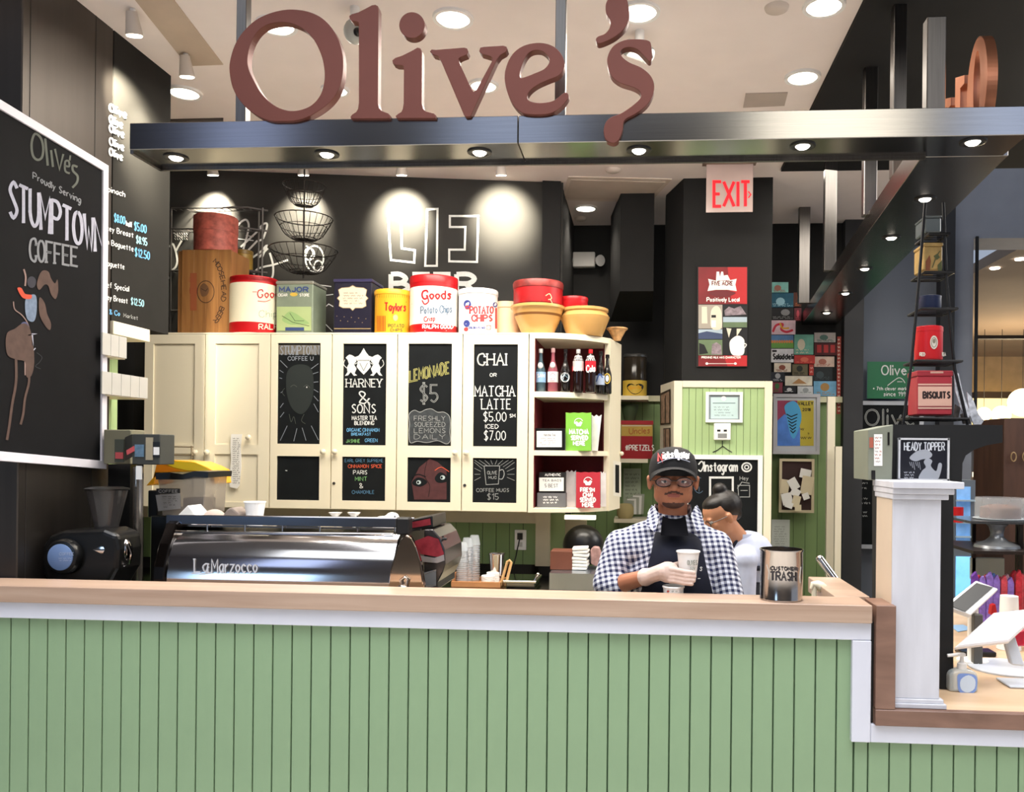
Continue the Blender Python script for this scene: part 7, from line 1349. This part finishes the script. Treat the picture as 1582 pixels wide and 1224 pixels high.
# blue lit window, tan posts, dark cabinet in the far right
bw = thing('lit_showcase', 'bright pale blue lit showcase under the arched bracket', 'showcase', (W(1520, 720, 7.5).x, 7.5, 0)); mb = MB(); mb.box(W(1507, 700, 7.5).x, W(1537, 700, 7.5).x, 7.5, 7.9, 0, W(1520, 690, 7.5).z); mb.build('case_body', mat('showcase_grey', '8a7a68', .6), bw)
mb = MB(); mb.box(W(1509, 700, 7.49).x, W(1528, 700, 7.49).x, 7.485, 7.495, W(1520, 728, 7.49).z, W(1520, 693, 7.49).z); mb.build('lit_panel', mat('showcase_light', 'd6f0fa', .4, emit='a8def2', es=.9), bw)
mb = MB(); mb.box(W(1508, 700, 7.4).x, W(1547, 700, 7.4).x, 7.38, 7.48, W(1520, 738, 7.4).z, W(1520, 730, 7.4).z); mb.build('lamp_strip', mat('warm_strip', 'fff0d8', .4, emit='ffe6c0', es=1.5), bw)
mb = MB(); mb.box(W(1536, 700, 7.6).x, W(1549, 700, 7.6).x, 7.6, 7.8, 0, W(1540, 684, 7.6).z); mb.build('wood_post', mat('pale_oak', 'c0a883', .6), bw)
sbox(1511, 1548, 738, 765, 6.8, .15, mat('cake_layers', 'b09c88', .7, var=.25, scale=14), 'tall tan packaging stack behind the cake dome', name='packaging_stack', cat='boxes', z0=.0)
dc = thing('dark_cabinet', 'dark brown wooden cabinet with ring handles at the right edge', 'cabinet', (W(1580, 800, 5.6).x, 5.8, 0)); x0, x1 = W(1551, 700, 5.6).x, 3.9; mb = MB(); mb.box(x0, x1, 5.6, 6.1, 0, W(1570, 646, 5.6).z); mb.build('cabinet_body', wood('dark_brown_wood', '3a251c', '4e3327', .5, 3, (6, 6, 1)), dc, bev=.004)
for px in (1566, 1584): mb = MB(); mb.tube([W(px+4*math.cos(a_), 706+7*math.sin(a_), 5.58) for a_ in [2*PI*i/16 for i in range(16)]], .004, 6, True); mb.build('ring_handle', mat('pale_brass', 'b59a72', .3, .6), dc)
# hall lamps
for i, (px, py, r_, lb) in enumerate([(1520, 640, .1, 'glowing warm globe lamp above the bracket, left of the three'), (1547, 641, .13, 'glowing warm globe lamp above the bracket, middle of the three'), (1580, 622, .2, 'large glowing warm globe lamp in a glass box at the right edge')]):
    c = W(px, py, 12.5); mb = MB(); t = thing('globe_lamp', lb, 'lamp', c, 'hall globe lamps'); mb.ell(c, r_, 20, 12); mb.build('globe', lampw, t); mb = MB(); mb.tube([c+Vector((0, 0, r_)), Vector((c.x, c.y, 3.44))], .004, 6); mb.build('cord', blackm, t)
    l = bpy.data.lights.new('globe_light', 'POINT'); l.energy = 40; l.color = (1, .82, .55); l.shadow_soft_size = .3; lo = bpy.data.objects.new('globe_light', l); COL.objects.link(lo); lo.location = c+Vector((0, -.5, 0))
for px, py, lb in ((1576, 401, 'bright small hall downlight at the right edge'), (1537, 415, 'dim small hall downlight left of the bright one')):
    c = WZ(px, py, 3.43); mb = MB(); mb.lathe((c.x, c.y, 3.425), [(.03, 0), (.045, .002), (.045, .012)], 20); mb.build('hall_downlight', lampm, None, label=lb, cat='downlight')
# ================================================================ people
skin_m = mat('skin_brown', 'a36a4e', .5, var=.05, scale=20); stub_m = mat('stubble', '4a2f26', .7, var=.15, scale=60); lip_m = mat('lips', '8a4a40', .5); skin2 = mat('skin_tan', 'c48a68', .5, var=.05, scale=20)
hair_m = mat('black_hair', '16110f', .45, var=.4, scale=50, stretch=(1, 1, 8), bump=.5)
ging = gingham('gingham_shirt', '20264e', 'e4e8f4', 46.)
apron_m = mat('navy_apron', '14182a', .8, var=.12, scale=50); pants_m = mat('dark_trousers', '22222a', .8); shoe_m = mat('black_shoes', '141414', .5)
MY = 3.14
def wp(px, py, Y): return W(px, py, Y)
man = thing('person', 'man in black cap, glasses and checked shirt with navy apron, holding a cup', 'person', (W(1040, 735, MY).x, MY, 0))
hx = W(1040, 740, MY).x; hc = Vector((hx, MY+.01, W(1040, 743, MY).z))     # head centre
chin = W(1040, 784, MY-.06).z
def RX(a): return Matrix.Rotation(a, 3, 'X')
def head_prims(mb, c, f=1., yaw=0, fwd=(0, -1, 0), fv=None):
    fv = f if fv is None else fv
    """face looks along fwd; c centre of skull"""
    fw = Vector(fwd).normalized(); sd = Vector((-fw.y, fw.x, 0)).normalized(); up = sd.cross(fw)*-1
    if up.z < 0: up = -up
    def P(s_, f_, u_): return c+sd*s_*f+fw*f_*f+up*u_*fv
    R3 = Matrix((sd, -fw, up)).transposed()
    mb.ell(P(0, -.012, .025), (.074*f, .094*f, .082*fv), 20, 14, R=R3)      # cranium
    mb.ell(P(0, .018, -.03), (.064*f, .068*f, .080*fv), 20, 14, R=R3)       # face
    mb.ell(P(0, .036, -.080), (.040*f, .036*f, .030*fv), 16, 10, R=R3)      # chin
    for s_ in (-1, 1):
        mb.ell(P(s_*.040, .015, -.058), (.024*f, .040*f, .034*fv), 12, 8, R=R3)  # jaw
        mb.ell(P(s_*.036, .055, -.022), (.022*f, .018*f, .018*f), 12, 8, R=R3)  # cheek
        mb.ell(P(s_*.026, .074, .014), (.022*f, .011*f, .007*f), 10, 8, R=R3)   # brow
        e = P(s_*.077, -.006, -.010); mb.ell(e, (.008*f, .016*f, .029*fv), 12, 8, R=R3 @ Matrix.Rotation(-s_*.35, 3, 'Z')); mb.ell(e+up*.014*f+sd*s_*.005*f, (.006*f, .016*f, .013*f), 10, 8, R=R3)
    mb.caps(P(0, .080, .008), P(0, .100, -.022), .008*f, .013*f, 10)      # nose
    mb.ell(P(-.011, .089, -.026), (.008*f, .010*f, .007*f), 8, 6, R=R3); mb.ell(P(.011, .089, -.026), (.008*f, .010*f, .007*f), 8, 6, R=R3)
    mb.ell(P(0, .078, -.051), (.025*f, .010*f, .0055*f), 12, 8, R=R3); mb.ell(P(0, .076, -.060), (.021*f, .010*f, .006*f), 12, 8, R=R3)
    return P, R3
PP = {}
sR = Vector((wp(960, 840, MY+.03).x, MY+.04, wp(962, 846, MY).z)); sL = Vector((wp(1106, 840, MY+.03).x, MY+.05, wp(1106, 848, MY).z))
eR = Vector((wp(938, 902, MY).x, MY-.0, wp(938, 908, MY).z)); wR = Vector((wp(1004, 886, 3.03).x, 3.03, wp(1004, 890, 3.03).z))
eL = Vector((wp(1128, 915, MY+.02).x, MY+.02, wp(1128, 925, MY).z)); wL = Vector((eL.x-.06, MY-.06, eL.z-.19))
pel = Vector((hx, MY+.05, .90)); nk = Vector((hx+.003, MY+.03, wp(1045, 800, MY).z)); shz = (sR.z+sL.z)/2
cupc = Vector((W(1063, 875, 3.0).x, 3.0, 0)); cz0, cz1 = W(1063, 899, 3.0).z, W(1063, 851, 3.0).z
gl = []   # finger chains: palm and fingers around the cup
pc_ = Vector((W(1030, 884, 3.0).x, 3.0, W(1030, 884, 3.0).z))
cup_r = .036
def around(a, z, extra=.011): return Vector((cupc.x+(cup_r+extra)*math.cos(a), cupc.y+(cup_r+extra)*math.sin(a), z))
def hand(mb, rs=1.):
    mb.caps(wR, pc_+Vector((-.012, .0, .002)), .026*rs, .028*rs, 12)
    mb.ell(pc_+Vector((.004, -.004, 0)), (.040*rs, .024*rs, .036*rs), 14, 10)
    for i, (dz, L_) in enumerate(((.024, 1.0), (.008, 1.1), (-.008, 1.02), (-.022, .82))):
        z = pc_.z-.008+dz*.85; a0 = PI+.45
        pts = [Vector((pc_.x+.012, pc_.y-.018, z)), around(a0+.05, z-.001, .013), around(a0+.45+.35*L_, z-.004, .011), around(a0+.65+.85*L_, z-.007, .009)]
        r = [.0108, .0098, .0088, .0074]
        for k_ in range(3): mb.caps(pts[k_], pts[k_+1], r[k_]*rs, r[k_+1]*rs, 10)
    z = pc_.z+.022
    pts = [Vector((pc_.x-.008, pc_.y+.016, z-.012)), around(PI-.55, z, .014), around(PI-1.15, z+.008, .010)]
    for k_ in range(2): mb.caps(pts[k_], pts[k_+1], (.013, .0105)[k_]*rs, (.0105, .0085)[k_]*rs, 10)
def body_mb(mb):
    mb.caps(hc+Vector((0, .02, -.06)), nk+Vector((0, .02, -.03)), .054, .056, 16)
    mb.caps(sR+Vector((.03, 0, -.01)), sL+Vector((-.03, 0, -.01)), .062, .062, 14)
    mb.caps(Vector((hx, MY+.05, shz-.02)), Vector((hx, MY+.05, 1.12)), .115, .11, 16); mb.ell((hx, MY+.05, shz-.13), (.16, .085, .16), 20, 12); mb.ell((hx, MY+.05, 1.08), (.145, .10, .2), 20, 12)
    mb.ell(pel, (.16, .11, .12), 18, 12)
    mb.caps(sR, eR, .05, .04); mb.caps(eR, wR, .040, .026); mb.caps(sL, eL, .05, .04); mb.caps(eL, wL, .038, .026)
    for s_ in (-1, 1):
        h = pel+Vector((s_*.08, 0, -.06)); kn = Vector((hx+s_*.095, MY+.04, .46)); an = Vector((hx+s_*.10, MY+.06, .07)); mb.caps(h, kn, .085, .055, 14); mb.caps(kn, an, .053, .035, 12); mb.caps(an+Vector((0, .02, -.03)), an+Vector((0, -.16, -.035)), .034, .03, 12)
    # left hand relaxed
    mb.ell(wL+Vector((0, -.02, -.045)), (.038, .018, .045), 12, 8)
    for i in range(4):
        b0 = wL+Vector((-.026+i*.017, -.025, -.08)); mb.caps(b0, b0+Vector((0, -.012, -.035+.004*abs(i-1.5))), .0095, .009, 8); mb.caps(b0+Vector((0, -.012, -.035)), b0+Vector((0, -.03, -.055)), .0088, .0078, 8)
    mb.caps(wL+Vector((.03, -.02, -.03)), wL+Vector((.045, -.04, -.07)), .011, .009, 8)
mb = MB(); P, R3 = head_prims(mb, hc, 1.12, fv=.93); body_mb(mb); hand(mb, .85)
bod = mb.build('body', [skin_m, stub_m, lip_m], man, remesh=.0042, smooth=4)
me = bod.data; off = WL[bod]
for p in me.polygons:
    c = p.center+off-hc; a = c.z/.93; f_ = -c.y/1.12; s_ = abs(c.x)/1.12
    if f_ > .02 and -.125 < a < -.03:
        if s_ < .021-.6*abs(a+.054) and abs(a+.054) < .0065 and f_ > .06: p.material_index = 2
        elif (a < -.083 and s_ < .036 and f_ > .035) or (s_ < .030 and abs(a-(-.040-.45*max(0, s_-.006))) < .0042 and f_ > .05): p.material_index = 1
for s_ in (-1, 1):
    mb = MB(); mb.ell(P(s_*.029, .069, -.001), (.0135, .010, .0062), 14, 10); ey = mb.build('eye', mat('eye_sclera', 'd8d4cc', .3), man)
    mb = MB(); mb.ell(P(s_*.029, .0762, -.001), (.0058, .004, .0056), 12, 8); mb.build('iris', mat('dark_iris', '1a100c', .2), ey)
# glasses
gm = mat('glasses_frame', '17171b', .3); mb = MB()
for s_ in (-1, 1):
    ring = [P(s_*.033+.026*math.cos(a_)*(1 if abs(math.cos(a_)) > .1 else 1), .092-.006*abs(math.cos(a_)), -.003+.018*math.sin(a_)) for a_ in [2*PI*i/20 for i in range(20)]]
    mb.tube(ring, .0018, 6, True); mb.tube([P(s_*.059, .086, .002), P(s_*.078, .02, .004), P(s_*.078, -.01, .0)], .0018, 6)
mb.tube([P(-.008, .093, .002), P(0, .095, .004), P(.008, .093, .002)], .0018, 6); gls = mb.build('glasses', gm, man)
mb = MB()
for s_ in (-1, 1): mb.add([P(s_*.033+.025*math.cos(a_), .091-.006*abs(math.cos(a_)), -.003+.017*math.sin(a_)) for a_ in [2*PI*i/20 for i in range(20)]], [tuple(range(20))])
mb.build('lenses', mat('lens_glass', 'c8d0e4', .02, alpha=.13, var=0), gls)
# cap
cm = mat('black_cap_cloth', '121214', .85, var=.15, scale=60)
mb = MB(); cc = P(0, -.006, .034); prof = [(1.0, -.012), (1.0, .01), (.97, .035), (.86, .062), (.62, .083), (.3, .093), (0, .095)]
n = 32; vs_ = []; 
for (r, z) in prof:
    for i in range(n): a_ = 2*PI*i/n; vs_.append(cc+Vector((r*.090*math.cos(a_), r*.112*math.sin(a_), z+.004*(1 if math.sin(a_) > 0 else 0)*0)))
fs = [(j*n+i, j*n+(i+1) % n, (j+1)*n+(i+1) % n, (j+1)*n+i) for j in range(len(prof)-1) for i in range(n)]; mb.add(vs_, fs, 0, True); cap_ = mb.build('cap', cm, man)
mb = MB(); vs_ = []; m_ = 16; rows = 5
for j in range(rows):
    t = j/(rows-1)
    for i in range(m_+1):
        a_ = PI+PI*i/m_; x = .089*math.cos(a_)*(1-.04*t); y0 = .110*math.sin(a_); ext = .068*t*(abs(math.sin(a_))**.6); sn_ = abs(math.sin(a_)); z = -.014+.036*(sn_**1.3)-.020*t*(1-.62*sn_)
        vs_.append(cc+Vector((x, y0-ext, z)))
k_ = m_+1; fs = [(j*k_+i, j*k_+i+1, (j+1)*k_+i+1, (j+1)*k_+i) for j in range(rows-1) for i in range(m_)]
mb.add(vs_, fs, 0, True); nv = len(vs_); mb.add([v-Vector((0, 0, .004)) for v in vs_], [f[::-1] for f in fs], 0, True); mb.build('cap_brim', cm, man)
# cap lettering on the front of the crown
def capP(px, py, off=0):
    d = ray(px, py); o = CAM-cc; sx_, sy_, sz_ = .090, .112, .096
    A = (d.x/sx_)**2+(d.y/sy_)**2+(d.z/sz_)**2; B = 2*(o.x*d.x/sx_**2+o.y*d.y/sy_**2+o.z*d.z/sz_**2); C_ = (o.x/sx_)**2+(o.y/sy_)**2+(o.z/sz_)**2-(1.10+off*8)**2
    t = (-B-math.sqrt(max(B*B-4*A*C_, 0)))/(2*A); return CAM+d*t
k = Ink(capP, .002); k.text('N', 1017, 702, 1023, 713, 3.2, 1, slope=-.1); k.text('icks', 1025, 699, 1040, 709, 3.0, 0, slope=-.15); k.text('Oyster', 1043, 695, 1065, 706, 3.0, 0, slope=.14)
k.line([(1016,716),(1030,710),(1044,708),(1058,711),(1066,714)], 1., 2, smooth=True); k.build([mat('cap_white_thread', 'e8e6ea', .7), mat('cap_red_thread', 'b03a3c', .7), mat('cap_grey_thread', '8f93a2', .7)], cap_, 'stitched_lettering')
# hair at the sides
mb = MB(); mb.ell(P(0, -.035, -.005), (.0775, .070, .06), 20, 12, R=R3); mb.build('hair', hair_m, man)
# shirt
mb = MB()
mb.ell((hx, MY+.05, shz-.035), (.15, .118, .115), 22, 14); mb.caps(sR+Vector((.03, 0, -.006)), sL+Vector((-.03, 0, -.006)), .070, .070, 14); mb.ell((hx, MY+.05, shz-.12), (.183, .118, .185), 24, 14); mb.ell((hx, MY+.05, 1.10), (.165, .115, .24), 24, 14)
mb.caps(Vector((hx, MY+.045, nk.z-.015)), Vector((hx, MY+.045, shz-.05)), .064, .12, 16)
mb.caps(Vector((hx-.035, MY+.045, nk.z-.035)), sR, .045, .062, 14); mb.caps(Vector((hx+.035, MY+.045, nk.z-.035)), sL, .045, .062, 14)
mb.caps(sR, eR+Vector((0, 0, .015)), .066, .056, 16); mb.caps(eR+Vector((0, 0, .015)), eR+(wR-eR)*.22, .056, .05, 14)
mb.caps(sL, eL, .066, .054, 16); mb.caps(eL, eL+(wL-eL)*.3, .054, .048, 14)
mb.build('checked_shirt', ging, man, remesh=.006, smooth=5)
def mw(px, py, Y): return W(px, py, Y)
mb = MB()
for s_ in (-1, 1):
    q = [mw(1042+s_*35, 781, MY+.03), mw(1042+s_*31, 784, MY-.03), mw(1043+s_*24, 797, MY-.075), mw(1044+s_*32, 823, MY-.118), mw(1043+s_*45, 812, MY-.085), mw(1042+s_*41, 792, MY+.0)]
    mb.prism(q, (0, -.006, .002))
ang_ = [-.25+(PI+.5)*i/14 for i in range(15)]; q = [(math.cos(a_)*.068, math.sin(a_)*.066) for a_ in ang_]; zc_ = mw(1042, 792, MY).z
mb.add([Vector((hx+x*1.08, MY+.03+y*1.1, zc_-.03)) for x, y in q]+[Vector((hx+x, MY+.03+y, zc_+.028)) for x, y in q], [(i, i+1, 15+i+1, 15+i) for i in range(14)], 0, True)
mb.build('shirt_collar', ging, man, fix=True)
mb = MB(); z0_, z1_ = W(1043, 828, MY-.09).z, W(1043, 798, MY-.03).z; vs_ = []
for j_ in range(5):
    t_ = j_/4
    for i_ in range(9):
        u_ = i_/4-1; vs_.append(Vector((hx+.004+u_*(.050-.008*t_), MY-.098+.062*t_**.9+.020*u_*u_, z0_+(z1_-z0_)*t_-.010*(1-u_*u_)*t_)))
fs_ = [(a_*9+b_, a_*9+b_+1, (a_+1)*9+b_+1, (a_+1)*9+b_) for a_ in range(4) for b_ in range(8)]
mb.add(vs_, fs_, 0, True); mb.add([v+Vector((0, .012, 0)) for v in vs_], [f[::-1] for f in fs_], 0, True); mb.build('undershirt', mat('black_tee', '0e0e12', .95, spec=.1), man)
# apron : curved bib over the chest plus straps
def torso_y(x, z):
    # front surface of the shirt ellipsoids
    best = MY+.06
    for (cz_, rx, ry, rz) in ((shz-.035, .15, .118, .115), (shz-.12, .183, .118, .185), (1.10, .165, .115, .24)):
        q = 1-((x-hx)/rx)**2-((z-cz_)/rz)**2
        if q > 0: best = min(best, MY+.05-ry*math.sqrt(q))
    return best
def strip_grid(fn, nu, nv, off, thick=.004):
    vs_ = []; 
    for j in range(nv+1):
        for i in range(nu+1):
            x, z = fn(i/nu, j/nv); vs_.append(Vector((x, torso_y(x, z)-off, z)))
    fs = [(j*(nu+1)+i, j*(nu+1)+i+1, (j+1)*(nu+1)+i+1, (j+1)*(nu+1)+i) for j in range(nv) for i in range(nu)]
    mb = MB(); mb.add(vs_, fs, 0, True); mb.add([v+Vector((0, thick, 0)) for v in vs_], [f[::-1] for f in fs], 0, True); return mb
ztop = W(1050, 811, MY-.09).z
def bib(u, v):
    z = ztop+(.78-ztop)*v; hw = .078+.062*min(1, v*2.0)**1.3; x = hx+.016+(u-.5)*2*hw; return x, z-(.012*(1-abs(2*u-1))*(1-v) if v < .2 else 0)
strip_grid(bib, 18, 24, .012).build('apron', apron_m, man)
for s_ in (-1, 1):
    xa_ = hx+.014+s_*.070
    mb = strip_grid(lambda u, v: (xa_+(s_*-.012)*v+(u-.5)*.03, ztop-.01+(shz+.045-ztop)*v), 3, 8, .011)
    mb.build('apron_strap', apron_m, man)
k = Ink(planeY(torso_y(hx+.1, 1.16)-.02), .0); k.text("s", 1081, 873, 1085, 882, 1.3, 0); k.line([(1078,894),(1082,894)], 1.4, 0); k.build([chalk], man, 'apron_lettering')
mb = MB(); mb.ell(pel, (.172, .125, .13), 18, 12)
for s_ in (-1, 1):
    h = pel+Vector((s_*.08, 0, -.06)); kn = Vector((hx+s_*.095, MY+.04, .46)); an = Vector((hx+s_*.10, MY+.06, .09)); mb.caps(h, kn, .098, .066, 14); mb.caps(kn, an, .066, .055, 12)
mb.build('trousers', pants_m, man, remesh=.009, smooth=4)
for s_ in (-1, 1): mb = MB(); an = Vector((hx+s_*.10, MY+.06, .05)); mb.caps(an+Vector((0, .03, -.005)), an+Vector((0, -.17, -.012)), .045, .038, 14); mb.ell(an, (.05, .06, .05)); o = mb.build('shoe', shoe_m, man, remesh=.007, smooth=3)
# glove
mb = MB(); hand(mb, 1.06); mb.caps(wR+(eR-wR)*.10, wR, .033, .029, 14); gv = mb.build('glove', mat('cloudy_glove', 'dcc4b8', .35, var=.1, scale=25, alpha=.88), man, remesh=.0026, smooth=3)
# held cup
hcup = thing('paper_cup', 'white paper cup held up in the gloved hand of the man', 'cup', (cupc.x, cupc.y, cz0)); mb = MB(); H = cz1-cz0; mb.lathe((cupc.x, cupc.y, cz0), [(.026, 0), (.027, .003), (.039, H*.94), (.042, H*.95), (.0425, H*.985), (.041, H), (.038, H*.99), (.026, .006), (0, .006)], 36); mb.build('cup_body', wht, hcup)
k = Ink(cylP(cupc.x, cupc.y, .0375), .001); k.text('OLIVES', 1062, 866, 1077, 873, 1., 0); k.text('NY', 1067, 877, 1074, 881, .8, 0); k.build([mat('soft_grey_print')], hcup)
# ---------------------------------------------------------------- second person
WY = 4.05
wx = W(1113, 800, WY).x
wm = thing('person', 'woman with a dark hair bun and pale blue shirt looking down behind the man', 'person', (W(1140, 850, WY).x, WY+.03, 0))
wc = Vector((W(1114, 798, WY).x, WY, W(1114, 797, WY).z)); fwd = Vector((-.86, -.30, -.40)).normalized()
mb = MB(); P2, R2 = head_prims(mb, wc, 1.0, fwd=fwd)
sc_ = W(1146, 848, WY+.03); nz = sc_.z
shR = Vector((sc_.x-.005, WY-.10, nz-.045)); shL = Vector((sc_.x+.03, WY+.22, nz-.03)); pel2 = Vector((sc_.x+.06, WY+.06, .90)); bw_ = Vector((sc_.x+.03, WY+.06, nz))
mb.caps(wc+Vector((.035, .0, -.05)), Vector((sc_.x+.0, WY+.04, nz+.02)), .048, .055, 14); mb.caps(shR, shL, .055, .055, 12); mb.caps(bw_-Vector((0, 0, .06)), pel2+Vector((0, 0, .12)), .115, .11, 16); mb.ell(pel2, (.13, .15, .13), 16, 10)
e2R = shR+Vector((-.0, -.03, -.27)); w2R = e2R+Vector((-.2, -.02, -.02)); e2L = shL+Vector((0, .03, -.27)); w2L = e2L+Vector((-.2, -.06, -.02))
for a_, b_, c_ in ((shR, e2R, w2R), (shL, e2L, w2L)):
    mb.caps(a_, b_, .045, .037); mb.caps(b_, c_, .036, .024); mb.ell(c_+Vector((-.04, 0, 0)), (.045, .035, .018), 12, 8)
    for i in range(4): q = c_+Vector((-.075, -.026+i*.017, 0)); mb.caps(q, q+Vector((-.035, 0, -.01)), .009, .0085, 8); mb.caps(q+Vector((-.035, 0, -.01)), q+Vector((-.055, 0, -.028)), .0084, .0075, 8)
    mb.caps(c_+Vector((-.03, -.03, 0)), c_+Vector((-.065, -.055, -.01)), .011, .009, 8)
for s_ in (-1, 1):
    h = pel2+Vector((0, s_*.08, -.05)); kn = Vector((pel2.x-.01, pel2.y+s_*.09, .46)); an = Vector((pel2.x+.02, pel2.y+s_*.09, .07)); mb.caps(h, kn, .082, .052, 14); mb.caps(kn, an, .05, .034); mb.caps(an+Vector((.02, 0, -.03)), an+Vector((-.15, 0, -.036)), .033, .029)
mb.build('body', skin2, wm, remesh=.0052, smooth=4)
mb = MB(); mb.ell(P2(0, -.034, .036), (.080, .086, .076), 22, 14, R=R2); mb.ell(P2(0, .004, .066), (.066, .066, .042), 18, 10, R=R2)
mb.ell(P2(0, -.070, -.012), (.05, .032, .04), 16, 10, R=R2)
bun = Vector((W(1112, 756, WY).x, WY, W(1112, 757, WY).z)); mb.ell(bun, (.036, .036, .034), 18, 12); mb.caps(bun, wc+Vector((0, 0, .05)), .024, .045, 12)
mb.build('hair', hair_m, wm, remesh=.005, smooth=2)
for s_ in (-1, 1): mb = MB(); mb.ell(P2(s_*.028, .068, .0), .012, 12, 8); mb.build('eye', mat('eye_sclera'), wm)
mb = MB()
for s_ in (-1, 1):
    mb.tube([P2(s_*.033+.026*math.cos(a_), .094-.006*abs(math.cos(a_)), -.003+.018*math.sin(a_)) for a_ in [2*PI*i/16 for i in range(16)]], .002, 6, True); mb.tube([P2(s_*.059, .088, .002), P2(s_*.082, .0, .004)], .002, 6)
mb.build('glasses', gm, wm)
lb_ = mat('pale_blue_shirt', 'bcc4dc', .85, var=.06, scale=25, bump=.2)
mb = MB(); mb.caps(shR+Vector((0, 0, .005)), shL+Vector((0, 0, .005)), .066, .066, 14); mb.caps(bw_-Vector((0, 0, .045)), pel2+Vector((0, 0, .15)), .132, .122, 18); mb.caps(Vector((sc_.x, WY+.04, nz+.025)), bw_-Vector((0, 0, .04)), .062, .11, 14)
mb.caps(shR, e2R, .060, .05, 14); mb.caps(e2R, e2R+(w2R-e2R)*.4, .05, .044, 12); mb.caps(shL, e2L, .060, .05, 14); mb.caps(e2L, e2L+(w2L-e2L)*.4, .05, .044, 12); mb.build('shirt', lb_, wm, remesh=.007, smooth=4)
mb = MB(); cq = Vector((sc_.x-.002, WY+.04, nz+.055)); mb.lathe(cq, [(.064, -.02), (.062, .0), (.058, .018)], 20, caps=False); mb.build('shirt_collar', lb_, wm)
mb = MB(); mb.tube([Vector((sc_.x-.03, WY-.02, nz+.045)), Vector((sc_.x-.055, WY-.03, nz+.0)), Vector((sc_.x-.095, WY-.03, nz-.08))], .008, 8); mb.tube([Vector((pel2.x+.125*math.cos(a_), pel2.y+.13*math.sin(a_), 1.07)) for a_ in [2*PI*i/24 for i in range(24)]], .012, 8, True)
mb.build('apron_strap', apron_m, wm)
mb = MB(); mb.ell(pel2, (.145, .165, .14), 16, 10)
for s_ in (-1, 1):
    h = pel2+Vector((0, s_*.08, -.05)); kn = Vector((pel2.x-.01, pel2.y+s_*.09, .46)); an = Vector((pel2.x+.02, pel2.y+s_*.09, .09)); mb.caps(h, kn, .094, .064, 14); mb.caps(kn, an, .062, .05)
mb.build('trousers', pants_m, wm, remesh=.01, smooth=4)
for s_ in (-1, 1): mb = MB(); an = Vector((pel2.x+.02, pel2.y+s_*.09, .045)); mb.caps(an+Vector((.03, 0, 0)), an+Vector((-.15, 0, -.01)), .042, .035, 12); mb.build('shoe', shoe_m, wm)
mb = MB(); mb.box(W(1060, 925, 4.0).x-.12, W(1085, 925, 4.0).x, 3.75, 4.35, .88, .91); mb.box(W(1060, 925, 4.0).x-.10, W(1085, 925, 4.0).x-.02, 3.78, 4.32, 0, .88); mb.build('prep_table', steel, None, label='low steel preparation table in front of the woman', cat='table')
